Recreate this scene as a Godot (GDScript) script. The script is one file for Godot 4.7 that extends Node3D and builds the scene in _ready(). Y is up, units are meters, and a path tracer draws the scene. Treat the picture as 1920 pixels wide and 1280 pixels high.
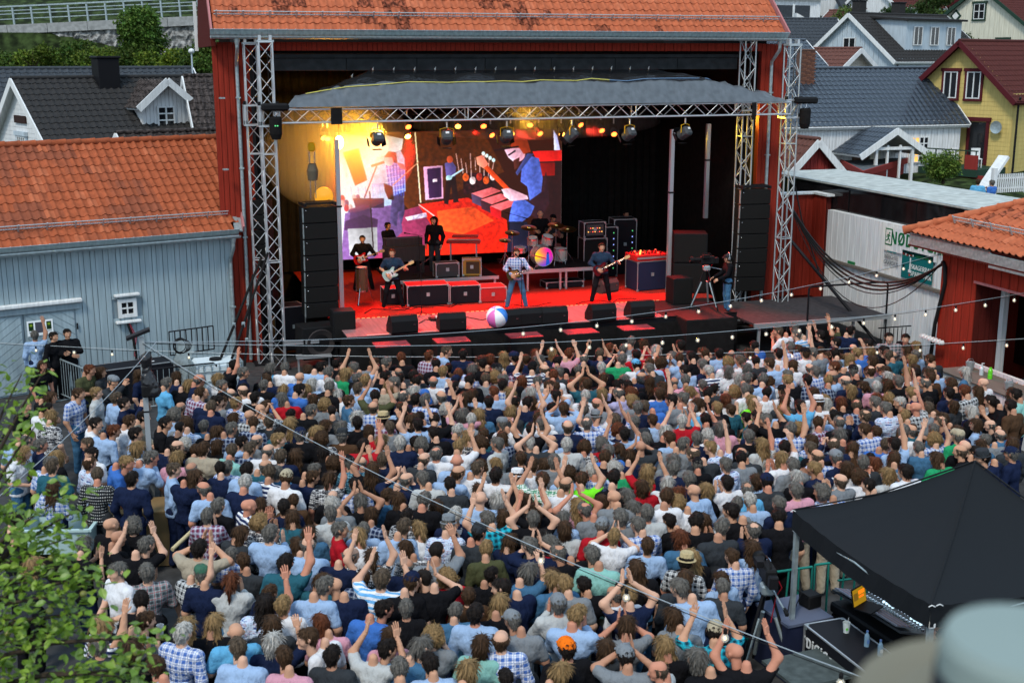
extends Node3D

# An evening open-air concert in a harbour town. x runs along the front of the red hall, z towards the audience, y up, metres.

class MB:
	var p := PackedVector3Array()
	var n := PackedVector3Array()
	var u := PackedVector2Array()
	var c := PackedColorArray()
	var tint := Color.WHITE
	func tri(a: Vector3, b: Vector3, d: Vector3) -> void:
		var m := (b - a).cross(d - a).normalized()
		tri_n(a, b, d, m, m, m)
	func tri_n(a: Vector3, b: Vector3, d: Vector3, na: Vector3, nb: Vector3, nd: Vector3, ua := Vector2.ZERO, ub := Vector2.ZERO, ud := Vector2.ZERO) -> void:
		p.append(a); p.append(d); p.append(b)
		n.append(na); n.append(nd); n.append(nb)
		u.append(ua); u.append(ud); u.append(ub)
		c.append(tint); c.append(tint); c.append(tint)
	func quad(a: Vector3, b: Vector3, d: Vector3, e: Vector3) -> void:
		tri(a, b, d); tri(a, d, e)
	func quad_uv(a: Vector3, b: Vector3, d: Vector3, e: Vector3) -> void:
		# a lower left, b lower right, d upper right, e upper left, seen from the front
		var m := (b - a).cross(d - a).normalized()
		tri_n(a, b, d, m, m, m, Vector2(0,1), Vector2(1,1), Vector2(1,0))
		tri_n(a, d, e, m, m, m, Vector2(0,1), Vector2(1,0), Vector2(0,0))
	func out(a: Vector3, b: Vector3, d: Vector3, e: Vector3, from: Vector3) -> void:
		if (b - a).cross(d - a).dot(a + b + d - from * 3.0) < 0.0:
			quad(a, e, d, b)
		else:
			quad(a, b, d, e)
	func box(at: Vector3, s: Vector3, bs := Basis(), r := 0.0) -> void:
		var h := s * 0.5
		if r <= 0.0:
			for ax in 3:
				for sg in [-1.0,1.0]:
					var q := []
					for k in [[-1,-1], [1,-1], [1,1], [-1,1]]:
						var v := Vector3()
						v[ax] = sg * h[ax]; v[(ax + 1) % 3] = k[0] * h[(ax + 1) % 3]; v[(ax + 2) % 3] = k[1] * h[(ax + 2) % 3]
						q.append(at + bs * v)
					out(q[0], q[1], q[2], q[3], at)
			return
		r = minf(r, minf(h.x, minf(h.y, h.z)) * 0.9)
		var f := func(sx, sy, sz, ax):
			var v := Vector3(sx * (h.x - r), sy * (h.y - r), sz * (h.z - r))
			v[ax] += r * (sx if ax == 0 else sy if ax == 1 else sz)
			return at + bs * v
		for ax in 3:
			for sg in [-1,1]:
				var q := []
				for k in [[-1,-1], [1,-1], [1,1], [-1,1]]:
					var s3 := [0,0,0]
					s3[ax] = sg; s3[(ax + 1) % 3] = k[0]; s3[(ax + 2) % 3] = k[1]
					q.append(f.call(s3[0], s3[1], s3[2], ax))
				out(q[0], q[1], q[2], q[3], at)
		for ax in 3:
			var b1 := (ax + 1) % 3
			var b2 := (ax + 2) % 3
			for s1 in [-1,1]:
				for s2 in [-1,1]:
					var lo := [0,0,0]
					lo[ax] = -1; lo[b1] = s1; lo[b2] = s2
					var hi := lo.duplicate()
					hi[ax] = 1
					out(f.call(lo[0], lo[1], lo[2], b1), f.call(hi[0], hi[1], hi[2], b1), f.call(hi[0], hi[1], hi[2], b2), f.call(lo[0], lo[1], lo[2], b2), at)
		for sx in [-1,1]:
			for sy in [-1,1]:
				for sz in [-1,1]:
					var a: Vector3 = f.call(sx, sy, sz, 0)
					var b: Vector3 = f.call(sx, sy, sz, 1)
					var d: Vector3 = f.call(sx, sy, sz, 2)
					if (b - a).cross(d - a).dot(a + b + d - at * 3.0) < 0.0:
						tri(a, d, b)
					else:
						tri(a, b, d)
	func tube(pts: Array, rad, sides := 6, caps := true) -> void:
		var rings := []
		var prev := Vector3.ZERO
		for i in pts.size():
			var t: Vector3 = (pts[mini(i + 1, pts.size() - 1)] - pts[maxi(i - 1,0)]).normalized()
			var x := prev
			if i == 0:
				x = t.cross(Vector3.UP)
				if x.length() < 0.1:
					x = t.cross(Vector3.RIGHT)
			x = (x - t * x.dot(t)).normalized()
			prev = x
			var y := t.cross(x)
			var r: float = rad[i] if rad is Array else rad
			var ring := []
			for k in sides + 1:
				var a := TAU * k / sides
				var d := x * cos(a) + y * sin(a)
				ring.append([pts[i] + d * r, d])
			rings.append(ring)
		for i in rings.size() - 1:
			for k in sides:
				var a = rings[i][k]
				var b = rings[i][k + 1]
				var d = rings[i + 1][k + 1]
				var e = rings[i + 1][k]
				tri_n(a[0], b[0], d[0], a[1], b[1], d[1])
				tri_n(a[0], d[0], e[0], a[1], d[1], e[1])
		if caps:
			for k in sides:
				tri(pts[0], rings[0][k + 1][0], rings[0][k][0])
				tri(pts[-1], rings[-1][k][0], rings[-1][k + 1][0])
	func ball(at: Vector3, r: Vector3, rows := 8, cols := 12, bs := Basis()) -> void:
		for i in rows:
			for k in cols:
				var q := []
				for w in [[i, k], [i, k + 1], [i + 1, k + 1], [i + 1, k]]:
					var th: float = PI * w[0] / rows
					var ph: float = TAU * w[1] / cols
					var d := Vector3(sin(th) * cos(ph), cos(th),-sin(th) * sin(ph))
					q.append([at + bs * (d * r), (bs * (d / r)).normalized()])
				if i > 0:
					tri_n(q[0][0], q[2][0], q[1][0], q[0][1], q[2][1], q[1][1])
				if i < rows - 1:
					tri_n(q[0][0], q[3][0], q[2][0], q[0][1], q[3][1], q[2][1])
	func lathe(prof: Array, xf := Transform3D(), segs := 14) -> void:
		# prof: Vector2(radius, height) from bottom to top
		for i in prof.size() - 1:
			var d2: Vector2 = prof[i + 1] - prof[i]
			var nn := Vector2(d2.y, -d2.x).normalized()
			for k in segs:
				var a0 := TAU * k / segs
				var a1 := TAU * (k + 1) / segs
				var q := []
				for w in [[prof[i], a0], [prof[i], a1], [prof[i + 1], a1], [prof[i + 1], a0]]:
					var dr := Vector3(cos(w[1]),0,-sin(w[1]))
					q.append([xf * (dr * w[0].x + Vector3(0, w[0].y, 0)), (xf.basis * (dr * nn.x + Vector3(0, nn.y, 0))).normalized()])
				tri_n(q[0][0], q[1][0], q[2][0], q[0][1], q[1][1], q[2][1])
				tri_n(q[0][0], q[2][0], q[3][0], q[0][1], q[2][1], q[3][1])
	func prism(poly: PackedVector2Array, depth: float, xf := Transform3D()) -> void:
		# outline in the x-y plane, extruded from z = -depth/2 to depth/2
		var t := Geometry2D.triangulate_polygon(poly)
		var h := depth * 0.5
		var mid := Vector2.ZERO
		for q in poly:
			mid += q / poly.size()
		for i in range(0, t.size(),3):
			var a := poly[t[i]]
			var b := poly[t[i + 1]]
			var d := poly[t[i + 2]]
			if (b - a).cross(d - a) < 0.0:
				var w := b
				b = d
				d = w
			tri(xf * Vector3(a.x, a.y, h), xf * Vector3(b.x, b.y, h), xf * Vector3(d.x, d.y, h))
			tri(xf * Vector3(a.x, a.y, -h), xf * Vector3(d.x, d.y, -h), xf * Vector3(b.x, b.y, -h))
		var cw := Geometry2D.is_polygon_clockwise(poly)
		for i in poly.size():
			var a := poly[i]
			var b := poly[(i + 1) % poly.size()]
			if cw:
				var w := b
				b = a
				a = w
			quad(xf * Vector3(a.x, a.y, -h), xf * Vector3(b.x, b.y, -h), xf * Vector3(b.x, b.y, h), xf * Vector3(a.x, a.y, h))
	func add(o: MB, xf := Transform3D()) -> void:
		for i in o.p.size():
			p.append(xf * o.p[i])
			n.append((xf.basis * o.n[i]).normalized())
		u.append_array(o.u)
		c.append_array(o.c)
	func mesh() -> ArrayMesh:
		var a := []
		a.resize(Mesh.ARRAY_MAX)
		a[Mesh.ARRAY_VERTEX] = p; a[Mesh.ARRAY_NORMAL] = n; a[Mesh.ARRAY_TEX_UV] = u; a[Mesh.ARRAY_COLOR] = c
		var m := ArrayMesh.new()
		if p.size():
			m.add_surface_from_arrays(Mesh.PRIMITIVE_TRIANGLES, a)
		return m

# short hands for the many places below
const V0 := Vector3.ZERO
const RX := Vector3.RIGHT
const UY := Vector3.UP
const BZ := Vector3.BACK
static func rad(a: float) -> float:
	return deg_to_rad(a)
static func V3(x: float, y: float, z: float) -> Vector3:
	return Vector3(x, y, z)
static func V2(x: float, y: float) -> Vector2:
	return Vector2(x, y)
static func Tf(b := Basis(), o := Vector3.ZERO) -> Transform3D:
	return Transform3D(b, o)

var M := {}
var T := {}
var rng := RandomNumberGenerator.new()
var unit := BoxMesh.new()

func lin(r: float, g: float, b: float) -> Color:
	return Color(r, g, b)

func noise_tex(seed_: int, freq: float, lo: float, hi: float, stretch := Vector2(1,1), octaves := 4, size := 256, contrast := 1.0) -> ImageTexture:
	var f := FastNoiseLite.new()
	f.seed = seed_
	f.frequency = freq
	f.fractal_octaves = octaves
	var im := Image.create(size, size, false, Image.FORMAT_RGB8)
	for y in size:
		for x in size:
			# blended over the edges so that it repeats without a seam
			var s := 0.0
			var wx := float(x) / size
			var wy := float(y) / size
			s += f.get_noise_2d(x * stretch.x, y * stretch.y) * (1 - wx) * (1 - wy)
			s += f.get_noise_2d((x - size) * stretch.x, y * stretch.y) * wx * (1 - wy)
			s += f.get_noise_2d(x * stretch.x, (y - size) * stretch.y) * (1 - wx) * wy
			s += f.get_noise_2d((x - size) * stretch.x, (y - size) * stretch.y) * wx * wy
			var v := clampf(0.5 + s * contrast, 0,1)
			v = lerpf(lo, hi, v)
			im.set_pixel(x, y, Color(v, v, v))
	return ImageTexture.create_from_image(im)

func make_textures() -> void:
	T.mottle = noise_tex(3,0.02,0.8,1.0, Vector2(1,1),5,256,1.4)
	T.patch = noise_tex(11,0.03,0.4,1.0, Vector2(1,1),5,256,2.2)
	T.streak = noise_tex(5,0.05,0.86,1.0, Vector2(1,0.06),4,256,1.3)
	T.speck = noise_tex(7,0.25,0.82,1.0, Vector2(1,1),3,256,1.2)
	T.fold = noise_tex(9,0.022,0.0,1.0, Vector2(1,0.6),3,256,1.6)
	T.strand = noise_tex(13,0.12,0.6,1.0, Vector2(1,0.12),3,128,1.6)

# one material per key; colours are linear
func mat(key: String, col := Color(0.5,0.5,0.5), rough := 0.8, metal := 0.0, tex := "", scale := 1.0, bump := "", bump_cm := 0.0, bump_scale := 1.0) -> StandardMaterial3D:
	if M.has(key):
		return M[key]
	var m := StandardMaterial3D.new()
	m.resource_name = key
	m.albedo_color = col.linear_to_srgb()
	m.roughness = rough
	m.metallic = metal
	m.metallic_specular = 0.2 if rough > 0.45 and metal < 0.3 else 0.5
	if tex:
		m.albedo_texture = T[tex]
		m.uv1_triplanar = true
		m.uv1_world_triplanar = true
		m.uv1_scale = Vector3.ONE * scale
	if bump:
		m.heightmap_enabled = true
		m.heightmap_texture = T[bump]
		m.heightmap_scale = bump_cm
		if not tex:
			m.uv1_triplanar = true
			m.uv1_world_triplanar = true
			m.uv1_scale = Vector3.ONE * bump_scale
	M[key] = m
	return m

func glow(key: String, col: Color, energy: float) -> StandardMaterial3D:
	if M.has(key):
		return M[key]
	var m := mat(key, col * 0.5,0.4)
	m.emission_enabled = true
	m.emission = col.linear_to_srgb()
	m.emission_energy_multiplier = energy
	return m

func tag(o: Node, label: String, category: String, group := "") -> Node:
	o.set_meta("label", label)
	o.set_meta("category", category)
	if group:
		o.set_meta("group", group)
	return o

var used := {}
func numbered(s: String) -> String:
	var k: int = used.get(s, 0)
	used[s] = k + 1
	return s if k == 0 else "%s_%03d" % [s, k]

func thing(called: String, label: String, category: String, at := Vector3.ZERO, turn := 0.0, group := "") -> Node3D:
	var o := Node3D.new()
	o.name = numbered(called)
	add_child(o, true)
	o.position = at
	o.rotation.y = turn
	tag(o, label, category, group)
	return o

func part(called: String, m, ma: Material, parent: Node3D) -> MeshInstance3D:
	var o := MeshInstance3D.new()
	o.name = called
	o.mesh = m.mesh() if m is MB else m
	o.material_override = ma
	parent.add_child(o, true)
	return o

# a box part: the shared unit cube, scaled
func bx(called: String, at: Vector3, size: Vector3, ma: Material, parent: Node3D, bs := Basis()) -> MeshInstance3D:
	var o := part(called, unit, ma, parent)
	o.transform = Transform3D(bs * Basis.from_scale(size), at)
	return o

# a box with chamfered edges
func cb(called: String, at: Vector3, size: Vector3, ma: Material, parent: Node3D, r := 0.015, bs := Basis()) -> MeshInstance3D:
	var b := MB.new()
	b.box(Vector3.ZERO, size, bs, r)
	var o := part(called, b, ma, parent)
	o.position = at
	return o

func rod(called: String, pts: Array, r, ma: Material, parent: Node3D, sides := 6) -> MeshInstance3D:
	var b := MB.new()
	b.tube(pts, r, sides)
	return part(called, b, ma, parent)

func one(called: String, m, ma: Material, label: String, category: String, group := "") -> MeshInstance3D:
	var o := part(numbered(called), m, ma, self)
	tag(o, label, category, group)
	return o

func struct(called: String, m, ma: Material) -> MeshInstance3D:
	var o := part(numbered(called), m, ma, self)
	o.set_meta("kind", "structure")
	return o

func copies(called: String, mesh: Mesh, ma: Material, where: Array, parent: Node3D, tints := []) -> MultiMeshInstance3D:
	var mm := MultiMesh.new()
	mm.transform_format = MultiMesh.TRANSFORM_3D
	mm.use_colors = tints.size() > 0
	mm.mesh = mesh
	mm.instance_count = where.size()
	for i in where.size():
		mm.set_instance_transform(i, where[i])
		if tints:
			mm.set_instance_color(i, tints[i])
	var o := MultiMeshInstance3D.new()
	o.name = called
	o.multimesh = mm
	o.material_override = ma
	o.set_meta("kind", "stuff")
	parent.add_child(o, true)
	return o

var stick := {}
func bar(called: String, a: Vector3, b: Vector3, r: float, ma: Material, parent: Node3D) -> MeshInstance3D:
	if not stick.has("m"):
		var s := MB.new()
		s.tube([Vector3.ZERO, Vector3.UP], 1.0,6)
		stick.m = s.mesh()
	var o := part(called, stick.m, ma, parent)
	var y := b - a
	var x := y.cross(Vector3.FORWARD)
	if x.length() < 0.01:
		x = y.cross(Vector3.RIGHT)
	x = x.normalized()
	var z := x.cross(y.normalized())
	o.transform = Transform3D(Basis(x * r, y, z * r), a)
	return o

func sag(a: Vector3, b: Vector3, drop: float, k := 16) -> Array:
	var r := []
	for i in k + 1:
		var t := float(i) / k
		r.append(a.lerp(b, t) - Vector3(0, drop * 4.0 * t * (1 - t),0))
	return r

func text_mesh(s: String, size: float, font := "Droid Sans", weight := 400, depth := 0.006) -> TextMesh:
	var t := TextMesh.new()
	var f := SystemFont.new()
	f.font_names = PackedStringArray([font])
	f.font_weight = weight
	t.font = f
	t.text = s
	t.font_size = 64
	t.pixel_size = size / 64.0
	t.depth = depth
	t.curve_step = 4.0
	return t

# ---------------------------------------------------------------- people
# Smoothly joined tapered limbs on a grid, meshed with one vertex in every cell that the surface crosses.
# bones: [from, to, radius at from, radius at to, depth squeeze]; cut: optional function of a point, positive where nothing may be
func skin_net(bones: Array, cell: float, k: float, cut = null, rough := 0.0) -> MB:
	var lo := Vector3(9,9,9)
	var hi := -lo
	for b in bones:
		var r: float = maxf(b[2], b[3]) + cell * 2.5
		lo = lo.min(b[0] - Vector3.ONE * r).min(b[1] - Vector3.ONE * r)
		hi = hi.max(b[0] + Vector3.ONE * r).max(b[1] + Vector3.ONE * r)
	var nx := int((hi.x - lo.x) / cell) + 2
	var ny := int((hi.y - lo.y) / cell) + 2
	var nz := int((hi.z - lo.z) / cell) + 2
	var f := PackedFloat32Array()
	f.resize(nx * ny * nz)
	f.fill(1.0)
	for bone in bones:
		var a: Vector3 = bone[0]
		var b: Vector3 = bone[1]
		var ra: float = bone[2]
		var rb: float = bone[3]
		var sq: float = bone[4] if bone.size() > 4 else 1.0
		var ba := b - a
		var l2 := maxf(ba.length_squared(),1e-9)
		var m := maxf(ra, rb) + k + cell
		var p0 := ((a.min(b) - Vector3.ONE * m) - lo) / cell
		var p1 := ((a.max(b) + Vector3.ONE * m) - lo) / cell
		for z in range(maxi(0, int(p0.z)), mini(nz, int(p1.z) + 2)):
			for y in range(maxi(0, int(p0.y)), mini(ny, int(p1.y) + 2)):
				var row := (z * ny + y) * nx
				for x in range(maxi(0, int(p0.x)), mini(nx, int(p1.x) + 2)):
					var pa := lo + Vector3(x, y, z) * cell - a
					var t := clampf(pa.dot(ba) / l2,0.0,1.0)
					var q := pa - ba * t
					q.z *= sq
					var d := q.length() - (ra + (rb - ra) * t)
					var o := f[row + x]
					var h := maxf(k - absf(d - o),0.0) / k
					f[row + x] = minf(d, o) - h * h * k * 0.25
	if cut != null or rough > 0.0:
		var fn := FastNoiseLite.new()
		fn.seed = 4
		fn.frequency = 22.0
		for z in nz:
			for y in ny:
				for x in nx:
					var i := (z * ny + y) * nx + x
					if f[i] < cell * 3.0:
						var pt := lo + Vector3(x, y, z) * cell
						if rough > 0.0:
							f[i] += fn.get_noise_3d(pt.x, pt.y * 0.45, pt.z) * rough
						if cut != null:
							f[i] = maxf(f[i], cut.call(pt))
	var at := {}
	var pts := PackedVector3Array()
	for z in nz - 1:
		for y in ny - 1:
			for x in nx - 1:
				var i := (z * ny + y) * nx + x
				var s := 0
				var v := [f[i], f[i + 1], f[i + nx], f[i + nx + 1], f[i + nx * ny], f[i + nx * ny + 1], f[i + nx * ny + nx], f[i + nx * ny + nx + 1]]
				for w in v:
					if w < 0.0:
						s += 1
				if s == 0 or s == 8:
					continue
				var sum := Vector3.ZERO
				var cnt := 0
				for e in EDGES:
					var d0: float = v[e[0]]
					var d1: float = v[e[1]]
					if (d0 < 0.0) != (d1 < 0.0):
						var t := d0 / (d0 - d1)
						sum += CORNER[e[0]].lerp(CORNER[e[1]], t)
						cnt += 1
				at[i] = pts.size()
				pts.append(lo + (Vector3(x, y, z) + sum / cnt) * cell)
	var tris := PackedInt32Array()
	for i in at:
		var x: int = i % nx
		var y: int = (i / nx) % ny
		var z: int = i / (nx * ny)
		var d0 := f[i]
		for ax in 3:
			var st: int = [1, nx, nx * ny][ax]
			var d1 := f[i + st]
			if (d0 < 0.0) == (d1 < 0.0):
				continue
			var s1: int = [nx, nx * ny, 1][ax]
			var s2: int = [nx * ny, 1, nx][ax]
			if not (at.has(i - s1) and at.has(i - s2) and at.has(i - s1 - s2)):
				continue
			var q := [at[i], at[i - s1], at[i - s1 - s2], at[i - s2]]
			if d0 < 0.0:
				tris.append_array(PackedInt32Array([q[0], q[1], q[2], q[0], q[2], q[3]]))
			else:
				tris.append_array(PackedInt32Array([q[0], q[2], q[1], q[0], q[3], q[2]]))
	var nor := PackedVector3Array()
	nor.resize(pts.size())
	for i in range(0, tris.size(),3):
		var m := (pts[tris[i + 1]] - pts[tris[i]]).cross(pts[tris[i + 2]] - pts[tris[i]])
		for j in 3:
			nor[tris[i + j]] += m
	var mb := MB.new()
	for i in range(0, tris.size(),3):
		var a := tris[i]
		var b := tris[i + 1]
		var d := tris[i + 2]
		mb.tri_n(pts[a], pts[b], pts[d], nor[a].normalized(), nor[b].normalized(), nor[d].normalized())
	return mb

const EDGES := [[0,1], [2,3], [4,5], [6,7], [0,2], [1,3], [4,6], [5,7], [0,4], [1,5], [2,6], [3,7]]
const CORNER := [Vector3(0,0,0), Vector3(1,0,0), Vector3(0,1,0), Vector3(1,1,0), Vector3(0,0,1), Vector3(1,0,1), Vector3(0,1,1), Vector3(1,1,1)]
const HEAD := Vector3(0,1.625,-0.02)

# poses: left elbow, left wrist, right elbow, right wrist; figures face -z, so the right hand is at +x
func pose_arms(pose: String) -> Array:
	var m := func(e: Vector3, w: Vector3): return [Vector3(-e.x, e.y, e.z), Vector3(-w.x, w.y, w.z), e, w]
	match pose:
		"arms_high": return m.call(Vector3(0.32,1.5,-0.14), Vector3(0.19,1.75,-0.22))
		"clap_face": return m.call(Vector3(0.33,1.45,-0.12), Vector3(0.055,1.62,-0.24))
		"fist_up": return [Vector3(-0.27,1.15,0.03), Vector3(-0.25,0.9,-0.06), Vector3(0.31,1.5,-0.14), Vector3(0.24,1.76,-0.2)]
		"hands_front": return m.call(Vector3(0.28,1.16,-0.03), Vector3(0.1,1.08,-0.25))
		"clapping": return m.call(Vector3(0.27,1.2,-0.12), Vector3(0.055,1.4,-0.3))
		"arms_up": return m.call(Vector3(0.33,1.62,-0.06), Vector3(0.22,1.87,-0.1))
		"clap_over": return m.call(Vector3(0.33,1.6,-0.02), Vector3(0.06,1.8,-0.1))
		"one_up": return [Vector3(-0.26,1.15,0.03), Vector3(-0.24,0.9,-0.06), Vector3(0.27,1.65,-0.1), Vector3(0.24,1.9,-0.14)]
		"phone": return m.call(Vector3(0.26,1.33,-0.2), Vector3(0.06,1.56,-0.34))
		"drink": return [Vector3(-0.26,1.15,0.03), Vector3(-0.24,0.9,-0.06), Vector3(0.25,1.16,-0.08), Vector3(0.17,1.32,-0.29)]
		"crossed": return [Vector3(-0.26,1.18,-0.06), Vector3(0.02,1.2,-0.24), Vector3(0.26,1.18,-0.06), Vector3(-0.02,1.14,-0.27)]
		"guitar": return [Vector3(-0.36,1.17,-0.05), Vector3(-0.44,1.22,-0.3), Vector3(0.33,1.17,0.0), Vector3(0.13,1.03,-0.24)]
		"drumming": return [Vector3(-0.3,1.17,-0.1), Vector3(-0.2,1.1,-0.34), Vector3(0.3,1.17,-0.1), Vector3(0.16,1.14,-0.36)]
		"reaching": return [Vector3(-0.25,1.16,-0.1), Vector3(-0.17,1.02,-0.36), Vector3(0.25,1.16,-0.1), Vector3(0.2,1.02,-0.38)]
	return m.call(Vector3(0.275,1.14,0.03), Vector3(0.255,0.9,-0.07))

func hand(mb: MB, wrist: Vector3, along: Vector3, palm: Vector3, side: float, curl: float) -> void:
	# palm and five separate fingers; side +1 puts the thumb at +across
	along = along.normalized()
	var across := along.cross(palm).normalized() * side
	palm = across.cross(along).normalized() * side
	var bs := Basis(across, along, palm)
	mb.box(wrist + along * 0.048, Vector3(0.086,0.1,0.034), bs, 0.013)
	var lens := [0.074,0.088,0.081,0.06]
	for i in 4:
		var b := wrist + along * 0.088 + across * (0.032 - 0.0215 * i)
		var dir := (along + across * (0.12 - 0.09 * i)).normalized()
		var l: float = lens[i]
		var m1 := b + dir * l * 0.45 + palm * l * 0.2 * curl
		var m2 := m1 + (dir + palm * curl * 1.1).normalized() * l * 0.33
		var m3 := m2 + (dir * (1 - curl) + palm * curl * 1.6).normalized() * l * 0.27
		mb.tube([b, m1, m2, m3], [0.0108,0.0102,0.0095,0.008], 5)
	var t0 := wrist + along * 0.03 + across * 0.033
	mb.tube([t0, t0 + across * 0.026 + along * 0.024 + palm * 0.008, t0 + across * 0.034 + along * 0.056 + palm * 0.014 * (1 + curl)], [0.012,0.0105,0.008], 5)

var shapes := {}

func head_bones(at: Vector3) -> Array:
	return [
		[at + Vector3(0,0.035,0.03), at + Vector3(0,0.035,-0.03),0.077,0.074],
		[at + Vector3(0,-0.02,-0.035), at + Vector3(0,-0.078,-0.056),0.058,0.038],
		[at + Vector3(-0.028,-0.02,-0.048), at + Vector3(0.028,-0.02,-0.048),0.044,0.044],
		[at + Vector3(0,0.005,-0.1), at + Vector3(0,-0.03,-0.114),0.011,0.016],
		[at + Vector3(-0.034,0.026,-0.083), at + Vector3(0.034,0.026,-0.083),0.014,0.014],
		[at + Vector3(-0.078,-0.008,0.012), at + Vector3(-0.083,0.02,0.018),0.014,0.018,1.0],
		[at + Vector3(0.078,-0.008,0.012), at + Vector3(0.083,0.02,0.018),0.014,0.018,1.0],
		[at + Vector3(0,-0.06,0.015), at + Vector3(0,-0.17,0.025),0.054,0.058],
	]

func legs(stance: String, grow: float) -> Array:
	var out := []
	for s in [-1.0,1.0]:
		var hip := Vector3(0.092 * s, 0.92,0)
		var knee := Vector3(0.11 * s, 0.5,-0.02)
		var ank := Vector3(0.12 * s, 0.09,0.02)
		if stance == "seated":
			hip = Vector3(0.1 * s, 0.9,0)
			knee = Vector3(0.2 * s, 0.88,-0.42)
			ank = Vector3(0.22 * s, 0.48,-0.4)
		elif stance == "wide":
			knee = Vector3(0.19 * s, 0.5,-0.04 - 0.04 * s)
			ank = Vector3(0.27 * s, 0.09,-0.04 * s)
		out.append([hip, knee, 0.088 + grow, 0.06 + grow])
		out.append([knee, ank, 0.06 + grow, 0.043 + grow * 1.3])
	return out

func head_turn(look: int) -> Transform3D:
	var p := Vector3(0,1.5,0.01)
	return Transform3D(Basis(), p) * Transform3D(Basis(Vector3.UP, look * 0.33) * Basis(Vector3.RIGHT, -0.05 * absi(look)),-p)

func body_mesh(pose: String, stance := "", look := 0) -> ArrayMesh:
	var key := "body %s %s %d" % [pose, stance, look]
	if shapes.has(key):
		return shapes[key]
	var trunk := "trunk " + pose + stance
	if not shapes.has(trunk):
		shapes[trunk] = body_trunk(pose, stance)
	if not shapes.has("head"):
		var hd := skin_net(head_bones(HEAD),0.0115,0.022)
		hd.tint = Color(0.12,0.09,0.08)
		for s in [-1.0,1.0]:
			hd.ball(HEAD + Vector3(0.031 * s, 0.008,-0.088), Vector3(0.012,0.008,0.008),5,7)
		hd.tint = Color(0.72,0.4,0.36)
		hd.ball(HEAD + Vector3(0,-0.056,-0.095), Vector3(0.02,0.006,0.008),5,7)
		shapes.head = hd
	var all := MB.new()
	all.add(shapes[trunk])
	all.add(shapes.head, head_turn(look))
	shapes[key] = all.mesh()
	return shapes[key]

func body_trunk(pose: String, stance: String) -> MB:
	var a := pose_arms(pose)
	var bones := [
		[Vector3(-0.07,0.95,0), Vector3(0.07,0.95,0),0.11,0.11], [Vector3(0,0.98,0), Vector3(0,1.3,0),0.11,0.11,1.1],
		[Vector3(-0.08,1.3,0), Vector3(0.08,1.3,0),0.105,0.105], [Vector3(-0.15,1.41,0), Vector3(0.15,1.41,0),0.06,0.06],
		[Vector3(0,1.42,0.01), Vector3(0,1.56,0),0.062,0.053],
	]
	for i in 2:
		var s := Vector3(-0.2 if i == 0 else 0.2,1.405,0)
		bones.append([s, a[i * 2], 0.058,0.047])
		bones.append([a[i * 2], a[i * 2 + 1], 0.048,0.032])
	bones.append_array(legs(stance, 0.0))
	var mb := skin_net(bones, 0.027,0.05)
	for i in 2:
		var e: Vector3 = a[i * 2]
		var w: Vector3 = a[i * 2 + 1]
		var dir := (w - e).normalized()
		var sd := -1.0 if i == 0 else 1.0
		var palm := Vector3(-sd, 0,0)
		var curl := 0.35
		if pose in ["clapping", "clap_over", "clap_face"]:
			dir = (Vector3.UP + Vector3(-sd * 0.15,0,-0.25)).normalized()
			curl = 0.08
		elif pose in ["arms_up", "arms_high"]:
			dir = (Vector3.UP + Vector3(-sd * 0.2,0,-0.1)).normalized()
			palm = Vector3(-sd * 0.8,0,-0.5)
			curl = 0.15
		elif pose in ["one_up", "fist_up"] and i == 1:
			palm = Vector3(-0.3,0,-1)
			curl = 0.25 if pose == "one_up" else 1.0
		elif pose in ["phone", "drink", "hands_front"]:
			dir = (dir + Vector3(0,0.6,0)).normalized()
			curl = 0.7
		elif pose in ["guitar", "drumming", "reaching"]:
			palm = Vector3(-sd * 0.5,-0.3,0.7)
			curl = 0.7
		var z := Vector3.FORWARD if absf(dir.dot(palm)) > 0.9 else palm
		# thumb towards the body's front or the middle
		var ac := dir.cross(z)
		var side := 1.0 if ac.dot(Vector3(-sd * 0.3,0.3,-1)) > 0.0 else -1.0
		hand(mb, w, dir, z, side, curl)
	return mb

func shirt_mesh(pose: String, long_sleeve: bool, puffy := false) -> ArrayMesh:
	var key := "shirt %s %s %s" % [pose, long_sleeve, puffy]
	if shapes.has(key):
		return shapes[key]
	var a := pose_arms(pose)
	var g := 0.03 if puffy else 0.016
	var bones := [
		[Vector3(-0.075,0.9,0), Vector3(0.075,0.9,0),0.114 + g, 0.114 + g], [Vector3(0,0.95,0), Vector3(0,1.3,0),0.118 + g, 0.118 + g, 1.05],
		[Vector3(-0.085,1.29,0), Vector3(0.085,1.29,0),0.11 + g, 0.11 + g], [Vector3(-0.17,1.405,0.005), Vector3(0.17,1.405,0.005),0.066 + g, 0.066 + g],
		[Vector3(0,1.44,0.015), Vector3(0,1.49,0.008),0.066,0.067],
	]
	for i in 2:
		var s := Vector3(-0.2 if i == 0 else 0.2,1.405,0)
		var e: Vector3 = a[i * 2]
		if long_sleeve:
			bones.append([s, e, 0.064 + g * 0.6,0.052 + g * 0.6])
			bones.append([e, e.lerp(a[i * 2 + 1], 0.9),0.052 + g * 0.6,0.039 + g * 0.5])
		else:
			bones.append([s, s.lerp(e, 0.74),0.07,0.071])
	var neck := func(q: Vector3) -> float: return maxf(0.86 - q.y, q.y - 1.505 + q.z * 0.25)
	shapes[key] = skin_net(bones, 0.024,0.045, neck, 0.012).mesh()
	return shapes[key]

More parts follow.
